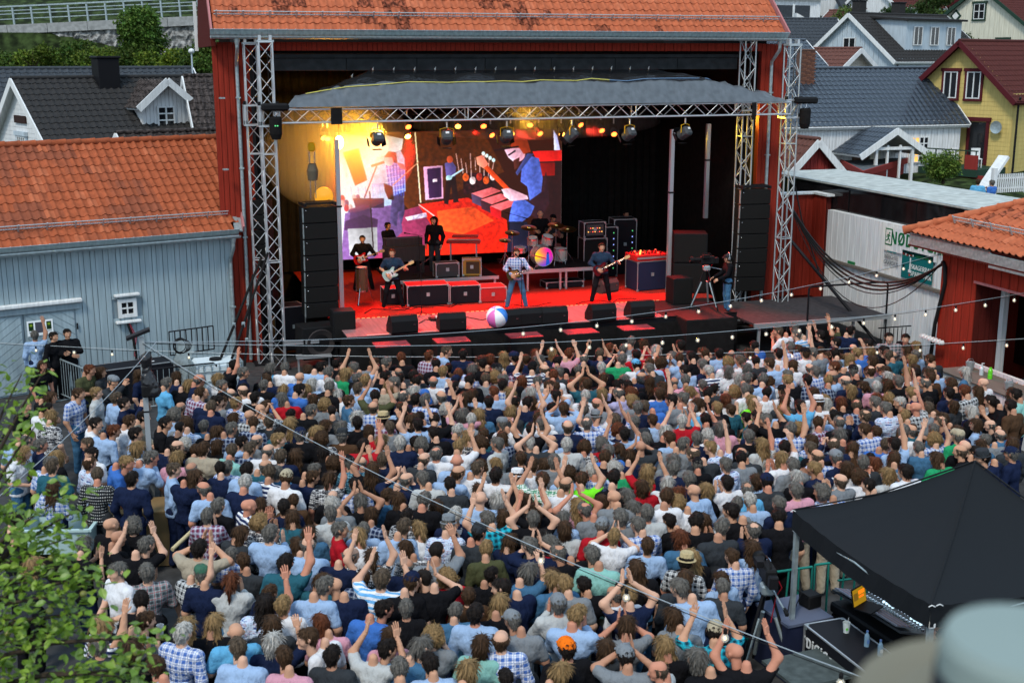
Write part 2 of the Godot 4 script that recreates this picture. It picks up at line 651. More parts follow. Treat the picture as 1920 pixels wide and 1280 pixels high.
func trousers_mesh(stance := "") -> ArrayMesh:
	var key := "trousers" + stance
	if shapes.has(key):
		return shapes[key]
	var bones := [[Vector3(-0.07,0.94,0), Vector3(0.07,0.94,0),0.122,0.122]]
	bones.append_array(legs(stance, 0.016))
	shapes[key] = skin_net(bones, 0.028,0.04).mesh()
	return shapes[key]

func shoes_mesh(stance := "") -> ArrayMesh:
	var key := "shoes" + stance
	if shapes.has(key):
		return shapes[key]
	var bones := []
	for b in legs(stance, 0.0):
		if b[1].y < 0.6 and b[3] < 0.05:
			var q: Vector3 = b[1] - Vector3(0,0.045,0)
			bones.append([q + Vector3(0,0,0.04), q + Vector3(0.02 * signf(q.x),-0.005,-0.16),0.046,0.038])
	shapes[key] = skin_net(bones, 0.02,0.03).mesh()
	return shapes[key]

func hair_mesh(style: String) -> ArrayMesh:
	var key := "hair " + style
	if shapes.has(key):
		return shapes[key]
	var h := HEAD
	var face := func(q: Vector3) -> float:
		var v: Vector3 = q - h
		# leaves the face, ears and neck bare
		var front := minf(-v.z - 0.035 - maxf(0.0, v.y - 0.045) * 1.2,0.072 - v.y)
		var low := -0.062 - v.y + clampf(-v.z, -0.05,0.05) * 0.9
		return maxf(minf(front, 0.5), low)
	var skull := [[h + Vector3(0,0.037,0.034), h + Vector3(0,0.04,-0.028),0.087,0.083], [h + Vector3(0,-0.0,0.035), h + Vector3(0,-0.035,0.04),0.078,0.062]]
	var m: MB
	match style:
		"short": m = skin_net(skull, 0.0125,0.02, face, 0.02)
		"shaved":
			m = skin_net([[h + Vector3(0,0.036,0.032), h + Vector3(0,0.036,-0.028),0.0805,0.078], [h + Vector3(0,-0.0,0.035), h + Vector3(0,-0.03,0.038),0.071,0.06]], 0.0125,0.02, face, 0.004)
		"balding":
			var ring := func(q: Vector3) -> float:
				var v: Vector3 = q - h
				return maxf(face.call(q), v.y - 0.05 + v.z * 0.18)
			m = skin_net(skull, 0.0125,0.02, ring, 0.014)
		"thinning":
			var spot := func(q: Vector3) -> float:
				var v: Vector3 = q - h
				return maxf(face.call(q),0.062 - Vector2(v.x, v.z - 0.035).length() if v.y > 0.06 else -1.0)
			m = skin_net(skull, 0.0125,0.02, spot, 0.014)
		"curly":
			var b := skull.duplicate(true)
			b[0][2] = 0.108; b[0][3] = 0.104
			b.append([h + Vector3(-0.05,-0.02,0.03), h + Vector3(0.05,-0.02,0.03),0.085,0.085])
			m = skin_net(b, 0.014,0.03, func(q: Vector3) -> float:
				var v: Vector3 = q - h
				return minf(-v.z - 0.03 - maxf(0.0, v.y - 0.04) * 1.2,0.08 - v.y),0.045)
		"bob":
			var b := skull.duplicate(true)
			b[0][2] = 0.097; b[0][3] = 0.092
			b.append([h + Vector3(-0.035,-0.02,0.03), h + Vector3(-0.045,-0.1,0.025),0.062,0.048])
			b.append([h + Vector3(0.035,-0.02,0.03), h + Vector3(0.045,-0.1,0.025),0.062,0.048])
			b.append([h + Vector3(0,-0.02,0.05), h + Vector3(0,-0.1,0.05),0.07,0.05])
			m = skin_net(b, 0.0135,0.03, func(q: Vector3) -> float:
				var v: Vector3 = q - h
				return minf(-v.z - 0.03 - maxf(0.0, v.y - 0.04) * 1.2,0.07 - v.y),0.022)
		"long":
			var b := skull.duplicate(true)
			b[0][2] = 0.096; b[0][3] = 0.09
			for s in [-0.06,0.0,0.06]:
				b.append([h + Vector3(s * 0.7,0.0,0.035), h + Vector3(s, -0.16,0.085 - absf(s) * 0.3),0.066,0.05])
				b.append([h + Vector3(s, -0.16,0.085 - absf(s) * 0.3), h + Vector3(s * 1.2,-0.3 - rng.randf() * 0.05,0.12),0.05,0.026])
			m = skin_net(b, 0.0145,0.03, func(q: Vector3) -> float:
				var v: Vector3 = q - h
				return minf(-v.z - 0.03 - maxf(0.0, v.y - 0.04) * 1.2,0.07 - v.y),0.026)
		"ponytail":
			var b := skull.duplicate(true)
			b.append([h + Vector3(0,0.03,0.11), h + Vector3(0,-0.04,0.15),0.026,0.034])
			b.append([h + Vector3(0,-0.04,0.15), h + Vector3(0,-0.2,0.13),0.034,0.012])
			m = skin_net(b, 0.0125,0.015, func(q: Vector3) -> float: return face.call(q) if q.z < h.z + 0.09 else -1.0,0.012)
	# loose strands over the mass, lying along the fall of the hair
	var g := RandomNumberGenerator.new()
	g.seed = style.hash() % 999
	var crown := h + Vector3(0.01,0.12,0.035)
	var tri_n := m.p.size() / 3
	var lock := MB.new()
	for i in (0 if style == "shaved" else 420):
		var t := (g.randi() % tri_n) * 3
		var p := (m.p[t] + m.p[t + 1] + m.p[t + 2]) / 3.0
		var n := m.n[t]
		var fall := ((p - crown) * (1.0 if style in ["short", "balding", "thinning"] else 0.4) + Vector3(0,-0.05,0)).normalized()
		if style == "curly":
			fall = Vector3(g.randfn(), g.randfn(), g.randfn()).normalized()
		fall = (fall - n * fall.dot(n) * 0.9).normalized()
		var l := g.randf_range(0.02,0.045) if style in ["short", "balding", "thinning", "curly"] else g.randf_range(0.05,0.11)
		var w := n.cross(fall).normalized() * g.randf_range(0.003,0.007)
		var v := g.randf_range(0.45,1.7)
		lock.tint = Color(v, v, v)
		var tip := p + fall * l + n * l * g.randf_range(0.05,0.3)
		var mid := p + fall * l * 0.5 + n * l * 0.22
		lock.quad(p - w, p + w, mid + w * 0.8, mid - w * 0.8)
		lock.tri(mid - w * 0.8, mid + w * 0.8, tip)
	m.add(lock)
	shapes[key] = m.mesh()
	return shapes[key]

func hat_mesh(style: String) -> ArrayMesh:
	var key := "hat " + style
	if shapes.has(key):
		return shapes[key]
	var h := HEAD
	var m := MB.new()
	match style:
		"cap":
			m = skin_net([[h + Vector3(0,0.045,0.03), h + Vector3(0,0.05,-0.03),0.093,0.09]], 0.0135,0.02, func(q: Vector3) -> float: return h.y + 0.028 - q.y)
			var v := PackedVector2Array()
			for i in 13:
				var a := PI * i / 12.0
				v.append(Vector2(cos(a) * 0.078, sin(a) * 0.085))
			m.prism(v, 0.006, Transform3D(Basis(Vector3.RIGHT, Vector3(0,-0.16,-1).normalized(), Vector3(0,1,-0.16).normalized()), h + Vector3(0,0.042,-0.1)))
			m.ball(h + Vector3(0,0.141,0), Vector3(0.01,0.006,0.01),4,6)
		"flat cap":
			m = skin_net([[h + Vector3(0,0.06,0.035), h + Vector3(0,0.058,-0.05),0.092,0.08], [h + Vector3(-0.03,0.05,-0.09), h + Vector3(0.03,0.05,-0.09),0.035,0.035]], 0.0135,0.05, func(q: Vector3) -> float: return maxf(h.y + 0.026 - q.y, q.y - h.y - 0.128))
		"beanie":
			m = skin_net([[h + Vector3(0,0.05,0.03), h + Vector3(0,0.055,-0.025),0.096,0.09], [h + Vector3(0,0.1,0.03), h + Vector3(0,0.12,0.04),0.07,0.05]], 0.0135,0.03, func(q: Vector3) -> float: return h.y + 0.012 - q.y, 0.008)
		_:
			var brim := 0.135 if style == "straw hat" else 0.122
			var xf := Transform3D(Basis(Vector3.RIGHT, -0.1) * Basis.from_scale(Vector3(0.94,1,1.08)), h + Vector3(0,0.055,0))
			m.lathe([Vector2(0.09,-0.004), Vector2(brim, -0.012), Vector2(brim + 0.004,-0.006), Vector2(brim, 0.0), Vector2(0.098,0.004), Vector2(0.094,0.09), Vector2(0.085,0.105), Vector2(0.03,0.1 if style != "fedora" else 0.085), Vector2(0.0,0.098 if style != "fedora" else 0.078)], xf, 20)
	shapes[key] = m.mesh()
	return shapes[key]

func hat_band_mesh() -> ArrayMesh:
	if not shapes.has("band"):
		var m := MB.new()
		m.lathe([Vector2(0.1005,0.004), Vector2(0.0985,0.034)], Transform3D(Basis(Vector3.RIGHT, -0.1) * Basis.from_scale(Vector3(0.94,1,1.08)), HEAD + Vector3(0,0.055,0)),20)
		shapes.band = m.mesh()
	return shapes.band

const SKINS := [Color(0.46,0.25,0.16), Color(0.38,0.195,0.125), Color(0.53,0.31,0.215), Color(0.46,0.205,0.135)]
const HAIRS := {
	"grey": Color(0.15,0.14,0.125), "white": Color(0.52,0.5,0.46), "dark": Color(0.018,0.013,0.011), "brown": Color(0.07,0.038,0.02),
	"blond": Color(0.3,0.19,0.085), "red": Color(0.14,0.045,0.02), "mousy": Color(0.11,0.08,0.055),
}
const TOPS := {
	"black": Color(0.009,0.009,0.011), "white": Color(0.72,0.73,0.76), "navy": Color(0.011,0.018,0.05), "light_blue": Color(0.32,0.46,0.68), "blue": Color(0.05,0.16,0.5),
	"grey": Color(0.2,0.22,0.24), "dark_grey": Color(0.035,0.04,0.046), "light_grey": Color(0.48,0.5,0.5), "red": Color(0.42,0.012,0.022), "green": Color(0.02,0.3,0.12),
	"pink": Color(0.62,0.3,0.38), "beige": Color(0.38,0.33,0.25), "olive": Color(0.07,0.075,0.035), "teal": Color(0.025,0.11,0.15), "mint": Color(0.24,0.5,0.45),
	"denim": Color(0.055,0.15,0.27), "sky": Color(0.12,0.4,0.66), "brown": Color(0.075,0.04,0.022), "lime": Color(0.2,0.85,0.03), "maroon": Color(0.1,0.012,0.02), "lavender": Color(0.42,0.4,0.62),
	"ink": Color(0.02,0.04,0.075), "orange": Color(0.85,0.17,0.01), "tan": Color(0.42,0.36,0.25), "straw": Color(0.5,0.4,0.22), "green2": Color(0.05,0.14,0.09),
}

func cloth(c: String) -> StandardMaterial3D:
	if M.has("cloth " + c):
		return M["cloth " + c]
	var m := StandardMaterial3D.new()
	m.resource_name = "cloth " + c
	m.roughness = 0.9
	m.metallic_specular = 0.15
	m.uv1_triplanar = true
	m.uv1_triplanar_sharpness = 6.0
	if TOPS.has(c):
		m.albedo_color = TOPS[c].linear_to_srgb()
		m.albedo_texture = T.speck
		m.uv1_scale = Vector3.ONE * 2.2
	else:
		m.albedo_texture = T["cloth_" + c]
		m.uv1_scale = Vector3.ONE * (6.5 if c.begins_with("check") else 5.0)
	m.heightmap_enabled = true
	m.heightmap_texture = T.fold
	m.heightmap_scale = 1.0
	M["cloth " + c] = m
	return m

func pattern(key: String, f: Callable, size := 64) -> void:
	var im := Image.create(size, size, false, Image.FORMAT_RGB8)
	for y in size:
		for x in size:
			im.set_pixel(x, y, (f.call(x / float(size), y / float(size)) as Color).linear_to_srgb())
	T["cloth_" + key] = ImageTexture.create_from_image(im)

func check(key: String, ground: Color, band: Color, line: Color) -> void:
	pattern(key, func(x: float, y: float) -> Color:
		var c := ground
		c = c.lerp(band, (0.5 if fposmod(x, 0.5) < 0.22 else 0.0) + (0.5 if fposmod(y, 0.5) < 0.22 else 0.0))
		if absf(fposmod(x, 0.5) - 0.36) < 0.025 or absf(fposmod(y, 0.5) - 0.36) < 0.025:
			c = c.lerp(line, 0.7)
		return c)

func scatter(key: String, ground: Color, marks: Array, freq: float, level: float) -> void:
	var f := FastNoiseLite.new()
	f.seed = key.hash() % 1000
	f.frequency = freq
	pattern(key, func(x: float, y: float) -> Color:
		for i in marks.size():
			if f.get_noise_3d(cos(x * TAU) * 12.0, sin(x * TAU) * 12.0 + i * 50,0.0) * 0.6 + f.get_noise_3d(cos(y * TAU) * 12.0, sin(y * TAU) * 12.0, x * 8.0 + i * 31) > level:
				return marks[i]
		return ground, 128)

func cloth_patterns() -> void:
	var w := Color(0.7,0.72,0.76)
	check("check_blue", w, Color(0.06,0.14,0.42), Color(0.1,0.2,0.5))
	check("check_navy", Color(0.12,0.16,0.26), Color(0.008,0.014,0.045), Color(0.5,0.55,0.6))
	check("check_black", Color(0.6,0.62,0.62), Color(0.012,0.014,0.02), Color(0.1,0.12,0.15))
	check("check_red", Color(0.3,0.3,0.42), Color(0.16,0.03,0.06), Color(0.7,0.7,0.75))
	check("check_teal", Color(0.02,0.33,0.45), Color(0.01,0.04,0.06), Color(0.02,0.5,0.6))
	check("check_grey", Color(0.3,0.34,0.35), Color(0.06,0.075,0.085), Color(0.4,0.06,0.07))
	pattern("stripes_navy", func(_x: float, y: float) -> Color: return Color(0.015,0.025,0.08) if fposmod(y * 3.0,1.0) < 0.5 else w)
	pattern("stripes_blue", func(_x: float, y: float) -> Color: return Color(0.12,0.36,0.66) if fposmod(y * 3.0,1.0) < 0.5 else w)
	scatter("floral", Color(0.6,0.6,0.6), [Color(0.012,0.013,0.018), Color(0.03,0.03,0.04)], 0.16,0.12)
	scatter("floral_blue", Color(0.5,0.6,0.75), [Color(0.04,0.09,0.26), Color(0.45,0.3,0.4)], 0.13,0.2)
	scatter("floral_green", Color(0.62,0.66,0.62), [Color(0.02,0.13,0.08), Color(0.05,0.25,0.12)], 0.13,0.15)
	scatter("tie_dye", Color(0.02,0.07,0.11), [Color(0.16,0.32,0.4), Color(0.06,0.16,0.22)], 0.07,0.16)
	pattern("nordic", func(x: float, y: float) -> Color:
		var r := fposmod(y * 4.0,1.0)
		return Color(0.5,0.5,0.48) if absf(fposmod(x * 6.0,1.0) - 0.5) * 1.4 < r and r < 0.55 else Color(0.012,0.014,0.018))

func skin_mat(i: int) -> StandardMaterial3D:
	var m := mat("skin %d" % i, SKINS[i], 0.55)
	m.vertex_color_use_as_albedo = true
	return m

func hair_mat(c: String) -> StandardMaterial3D:
	if not M.has("hair " + c):
		var m := mat("hair " + c, HAIRS[c], 0.6)
		m.albedo_texture = T.strand
		m.uv1_triplanar = true
		m.uv1_scale = Vector3.ONE * 5.0
		m.vertex_color_use_as_albedo = true
		m.heightmap_enabled = true
		m.heightmap_texture = T.strand
		m.heightmap_scale = 0.6
	return M["hair " + c]

const LONG_SLEEVED := ["check", "light_blue", "dark_grey", "denim", "navy", "floral_blue", "nordic", "lavender", "lime", "brown", "maroon", "beige", "light_grey"]

# every part of a figure: [name, mesh, material]
func outfit(style: String, hair: String, top: String, pose: String, skin: int, below := "navy", stance := "", sleeves := "", look := 0) -> Array:
	var long := sleeves == "long"
	if sleeves == "":
		long = ((style.length() + top.length() + skin) % 5) != 0
		var found := false
		for k in LONG_SLEEVED:
			found = found or top.begins_with(k)
		long = long and found
	var out := [["body", body_mesh(pose, stance, look), skin_mat(skin)], ["top", shirt_mesh(pose, long), cloth(top)], ["trousers", trousers_mesh(stance), cloth(below)]]
	var bits := style.split("+")
	for s in bits:
		if s in ["cap", "flat cap", "beanie", "fedora", "straw hat", "bucket hat"]:
			out.append(["hat", hat_mesh("fedora" if s == "bucket hat" else s), cloth(bits[-1]), head_turn(look)])
			if s in ["fedora", "straw hat"]:
				out.append(["hat_band", hat_band_mesh(), cloth("black"), head_turn(look)])
		elif s != "bald" and s in ["short", "shaved", "balding", "thinning", "curly", "bob", "long", "ponytail"]:
			out.append(["hair", hair_mesh(s), hair_mat(hair), head_turn(look)])
	return out

func person(label: String, group: String, at: Vector3, turn: float, size: float, fit: Array, wide := 1.0) -> Node3D:
	var t := thing("person", label, "person", at, turn, group)
	t.scale = Vector3(size * wide, size, size * wide)
	for f in fit:
		var o := part(f[0], f[1], f[2], t)
		if f.size() > 3:
			o.transform = f[3]
	return t

# ---------------------------------------------------------------- the red hall with its stage, and the wing beside it
func materials() -> void:
	mat("red paint", Color(0.26,0.028,0.016),0.75,0, "streak", 0.9)
	mat("dark red paint", Color(0.09,0.014,0.011),0.8,0, "streak", 0.9)
	mat("pale blue paint", Color(0.33,0.42,0.46),0.7,0, "streak", 0.7)
	mat("blue grey paint", Color(0.25,0.32,0.36),0.7,0, "streak", 0.7)
	mat("white", Color(0.72,0.74,0.74),0.6,0, "streak", 0.8)
	mat("pink trim", Color(0.42,0.17,0.17),0.7,0, "streak", 1.0)
	mat("zinc", Color(0.42,0.5,0.52),0.42,0.55, "mottle", 1.2)
	mat("galvanised", Color(0.5,0.55,0.57),0.45,0.6, "speck", 1.5)
	mat("aluminium", Color(0.62,0.64,0.66),0.38,0.7, "speck", 2.0)
	mat("iron", Color(0.012,0.012,0.014),0.5,0.2)
	mat("drape", Color(0.014,0.013,0.013),0.95,0, "mottle", 0.6)
	mat("plastic", Color(0.012,0.012,0.013),0.55,0, "speck", 3.0)
	mat("grille", Color(0.014,0.0135,0.013),0.7,0.1, "speck", 8.0)
	mat("dark panel", Color(0.03,0.033,0.036),0.6,0, "mottle", 0.5)
	for i in 4:
		mat("clay %d" % i, [Color(0.47,0.13,0.06), Color(0.43,0.118,0.055), Color(0.37,0.102,0.052), Color(0.52,0.155,0.075)][i], 0.8,0, "patch" if i == 2 else "mottle", 0.9)
	for i in 4:
		mat("old clay %d" % i, [Color(0.38,0.098,0.042), Color(0.33,0.09,0.042), Color(0.27,0.08,0.042), Color(0.45,0.13,0.06)][i], 0.85,0, "mottle", 0.7)
	mat("red_lit_floor", Color(0.42,0.03,0.02),0.95,0, "mottle", 1.4)  # red stage light painted into the colour of a grey-black floor
	mat("stage boards", Color(0.28,0.15,0.15),0.75,0, "streak", 0.8)  # red stage light tinted into the grey boards
	mat("tarpaulin", Color(0.017,0.0185,0.021),0.27,0, "mottle", 0.7)
	mat("case", Color(0.012,0.012,0.016),0.5,0, "speck", 2.0)
	mat("blue case", Color(0.02,0.026,0.06),0.5,0, "speck", 2.0)
	mat("red vinyl", Color(0.4,0.02,0.02),0.5)
	mat("wood", Color(0.3,0.16,0.07),0.6,0, "streak", 1.5)
	mat("dark glass", Color(0.012,0.013,0.016),0.08)
	mat("chrome", Color(0.7,0.7,0.72),0.2,1.0)
	mat("brass", Color(0.75,0.5,0.16),0.3,1.0)

# one pantile: a wave across, thick lower lip; x across, z down the slope, y out of the roof
func pantile(w: float, l: float, seed_: int) -> ArrayMesh:
	var mb := MB.new()
	var r := RandomNumberGenerator.new()
	r.seed = seed_
	var k := 8
	var top := []
	var skew := r.randf_range(-0.004,0.004)
	for i in k + 1:
		var t := float(i) / k
		var y := 0.026 * cos(TAU * (t - 0.3)) + 0.008 * cos(2 * TAU * (t - 0.3))
		top.append(V2((t - 0.5) * w * 1.04, y))
	for i in k:
		var a: Vector2 = top[i]
		var b: Vector2 = top[i + 1]
		var n := V3(a.y - b.y, b.x - a.x, 0).normalized()
		var na := n
		var nb := n
		if i > 0:
			na = (n + V3(top[i - 1].y - a.y, a.x - top[i - 1].x, 0).normalized()).normalized()
		if i < k - 1:
			nb = (n + V3(b.y - top[i + 2].y, top[i + 2].x - b.x, 0).normalized()).normalized()
		var z0 := -l * 0.5 - 0.05
		var z1 := l * 0.5 + skew * (i - k * 0.5) * 0.5
		var p0 := V3(a.x, a.y + 0.012, z0)
		var p1 := V3(b.x, b.y + 0.012, z0)
		var p2 := V3(b.x, b.y + 0.036, z1)
		var p3 := V3(a.x, a.y + 0.036, z1)
		mb.tri_n(p3, p2, p1, na, nb, nb)
		mb.tri_n(p3, p1, p0, na, nb, na)
		mb.quad(p3 - V3(0,0.02,0), p2 - V3(0,0.02,0), p2, p3)
	return mb.mesh()

# rows of pantiles from the eave up; frame: origin at the eave's left end, x along, z down the slope, y out of the roof
func tile_roof(roof: Node3D, frame: Transform3D, columns: int, rows: int, w: float, l: float, singles: int, old: bool, inside = null) -> void:
	var shapes3 := []
	for i in 3:
		shapes3.append(pantile(w, l, i + 5))
	var n := 0
	var rest := [[], [], [], []]
	var f := FastNoiseLite.new()
	f.seed = 21
	f.frequency = 0.09
	for r in rows:
		for c in columns:
			if inside != null and not inside.call(c, r):
				continue
			var at := V3((c + 0.5) * w + rng.randf_range(-0.004,0.004), rng.randf_range(0.0,0.006),-(r + 0.5) * l + rng.randf_range(-0.008,0.008))
			var b := Basis(UY, rng.randf_range(-0.018,0.018)) * Basis(RX, rng.randf_range(-0.012,0.012))
			var xf := frame * Tf(b, at)
			var worn := f.get_noise_2d(c, r * 1.6) * 0.9 + rng.randf_range(-0.22,0.22) + (0.3 - float(c) / columns * 0.7 if old else -0.05)
			var k := 2 if worn > 0.25 else 1 if worn > 0.02 else 0
			if rng.randf() < 0.06:
				k = 3
			if n < singles:
				var t := part("roof_tile", shapes3[rng.randi() % 3], M[("old clay %d" if old else "clay %d") % k], roof)
				t.transform = xf
			else:
				rest[k].append(xf)
			n += 1
	for k in 4:
		if rest[k].size():
			copies("roof_tiles", shapes3[0], M[("old clay %d" if old else "clay %d") % k], rest[k], roof)

func snow_guard(roof: Node3D, frame: Transform3D, length: float, step: float) -> void:
	for y in [0.06,0.16]:
		rod("snow_guard_rail", [frame * V3(0.05, y, 0), frame * V3(length - 0.05, y, 0)], 0.016, M.galvanised, roof)
	var x := 0.12
	while x < length:
		bx("snow_guard_bracket", frame * V3(x, 0.1,0.03), V3(0.035,0.22,0.03), M.galvanised, roof, frame.basis)
		x += step
	var b := MB.new()
	x = 0.1
	while x < length:
		b.box(frame * V3(x, 0.11,0), V3(0.012,0.1,0.008), frame.basis)
		x += 0.07
	part("snow_guard_pickets", b, M.galvanised, roof).set_meta("kind", "stuff")

func gutter(parent: Node3D, a: Vector3, b: Vector3, out_: Vector3, r: float, seams: float) -> void:
	var mb := MB.new()
	var k := 8
	for side in 2:
		var rr := r - side * 0.006
		for i in k:
			var q := []
			for w in [[a, i], [b, i], [b, i + 1], [a, i + 1]]:
				var an: float = PI + PI * w[1] / k
				q.append(w[0] + out_ * cos(an) * rr + UY * sin(an) * rr)
			mb.quad(q[0], q[1], q[2], q[3])
	part("gutter", mb, M.zinc, parent)
	var d := (b - a).normalized()
	# the zinc apron between tiles and gutter, with its raised seams
	var l := a.distance_to(b)
	var bs := Basis(d, d.cross(-out_).normalized(),-out_).orthonormalized()
	var lean := Basis(d, rad(-52.0)) * Basis(d, UY, d.cross(UY))
	bx("eave_flashing", (a + b) * 0.5 - out_ * 0.06 + UY * 0.09, V3(l, 0.012,0.2), M.zinc, parent, lean)
	var n := int(l / seams)
	for i in n:
		bx("gutter_strap", a + d * (i + 0.5) * seams - out_ * 0.055 + UY * 0.1, V3(0.022,0.022,0.19), M.galvanised, parent, lean)

func downpipe(parent: Node3D, top: Vector3, wall: Vector3, foot: float) -> void:
	var mb := MB.new()
	mb.lathe([V2(0.045,-0.2), V2(0.055,-0.15), V2(0.09,0.0)], Tf(Basis(), top),10)
	part("hopper", mb, M.zinc, parent)
	rod("downpipe", [top - V3(0,0.18,0), top - V3(0,0.28,0), V3(wall.x, top.y - 0.62, wall.z), V3(wall.x, top.y - 0.75, wall.z), V3(wall.x, foot, wall.z)], 0.05, M.zinc, parent, 10)
	for i in 4:
		bx("pipe_clip", V3(wall.x, foot + 1.6 + i * 1.9, wall.z), V3(0.13,0.04,0.13), M.zinc, parent)

func boards(parent: Node3D, frame: Transform3D, width: float, lo: float, hi: float, step: float, ma: Material, called := "wall_board", gap := 0.012) -> void:
	var n := int(round(width / step))
	var s := width / n
	for i in n:
		bx(called, frame * V3((i + 0.5) * s, (lo + hi) * 0.5,0.012 + (0.012 if i % 2 else 0.0) + rng.randf_range(0,0.003)), V3(s - gap, hi - lo, 0.03), ma, parent, frame.basis)

func build_hall() -> void:
	var t := thing("timber_hall", "tall red timber hall with an orange tiled roof, its front opened up for the stage", "building")
	var zf := -2.9
	# front wall: a strip of boards either side of the opening, a row above it
	bx("wall", V3(-6.86,4.4, zf - 0.1), V3(0.96,8.8,0.18), M["dark red paint"], t)
	boards(t, Tf(Basis(), V3(-7.35,0, zf)),0.98,0.0,8.86,0.14, M["red paint"])
	bx("wall", V3(9.5,4.4, zf - 0.1), V3(0.86,8.8,0.18), M["dark red paint"], t)
	boards(t, Tf(Basis(), V3(9.06,0, zf)),0.88,0.0,8.86,0.145, M["red paint"])
	bx("lintel", V3(1.35,8.77, zf - 0.1), V3(15.42,0.2,0.18), M["dark red paint"], t)
	boards(t, Tf(Basis(), V3(-6.35,0, zf)),15.4,8.64,8.87,0.14, M["red paint"])
	# the shutter box over the opening, in panels
	for i in 7:
		cb("shutter_box", V3(-5.7 + 2.01 * (i + 0.5),8.27,-3.3), V3(2.0,0.34,0.4), M["dark panel"], t, 0.01)
	bx("shutter_rail", V3(1.34,8.5,-3.28), V3(14.1,0.1,0.46), M["dark panel"], t)
	# the black stage house behind
	bx("stage_house_wall", V3(1.4,4.6,-10.9), V3(16.0,9.0,0.15), M.drape, t)
	bx("stage_house_wall", V3(-6.2,4.6,-7.0), V3(0.12,9.0,7.7), M.drape, t)
	bx("stage_house_wall", V3(9.3,4.6,-7.0), V3(0.12,9.0,7.7), M.drape, t)
	bx("stage_house_ceiling", V3(1.55,8.62,-7.0), V3(15.6,0.1,7.6), M.drape, t)
	# black drapes in folds along the back
	for i in 11:
		var b := MB.new()
		for k in 16:
			var x0 := -6.0 + i * 1.38 + k * 0.086
			b.quad(V3(x0,1.2,-10.7 + 0.05 * sin(k * 1.9)), V3(x0 + 0.086,1.2,-10.7 + 0.05 * sin(k * 1.9 + 1.9)), V3(x0 + 0.086,8.4,-10.7 + 0.04 * sin(k * 1.9 + 1.9)), V3(x0,8.4,-10.7 + 0.04 * sin(k * 1.9)))
		part("backdrop_curtain", b, M.drape, t)
	# roof
	var pitch := rad(41.0)
	var up := V3(0, sin(pitch),-cos(pitch))
	var fr := Tf(Basis(RX, V3(0, cos(pitch), sin(pitch)),-up), V3(-7.3,9.12,-2.4))
	var roof := Node3D.new()
	roof.name = "roof"
	t.add_child(roof)
	bx("roof_deck", fr * V3(8.45,-0.06,-2.6), V3(16.9,0.06,5.2), M["dark red paint"], roof, fr.basis)
	tile_roof(roof, fr, 72,7,0.2347,0.345,288, false)
	snow_guard(roof, fr * Tf(Basis(), V3(0,0.02,-0.62)),16.9,0.705)
	bx("verge_board", fr * V3(-0.06,0.02,-2.5), V3(0.05,0.22,5.1), M["pink trim"], roof, fr.basis)
	bx("verge_board", fr * V3(16.96,0.02,-2.5), V3(0.05,0.22,5.1), M["pink trim"], roof, fr.basis)
	# gable end of the roof, standing out over the yard behind
	var g := MB.new()
	g.prism(PackedVector2Array([V2(2.5,8.75), V2(9.0,8.75), V2(9.0,9.1), V2(5.7,12.3), V2(2.5,9.1)]),0.12, Tf(Basis(UY, PI / 2), V3(-7.32,0,0)))
	part("gable", g, M["dark red paint"], t)
	bx("gable_trim", V3(-7.42,9.4,-9.05), V3(0.1,1.5,0.14), M.white, t)
	gutter(t, V3(-7.4,9.02,-2.27), V3(9.66,9.02,-2.27), V3(0,0,1),0.085,0.235)
	downpipe(t, V3(-6.72,8.95,-2.3), V3(-6.72,0,-2.76),0.1)
	downpipe(t, V3(9.35,8.95,-2.3), V3(9.35,0,-2.76),0.1)

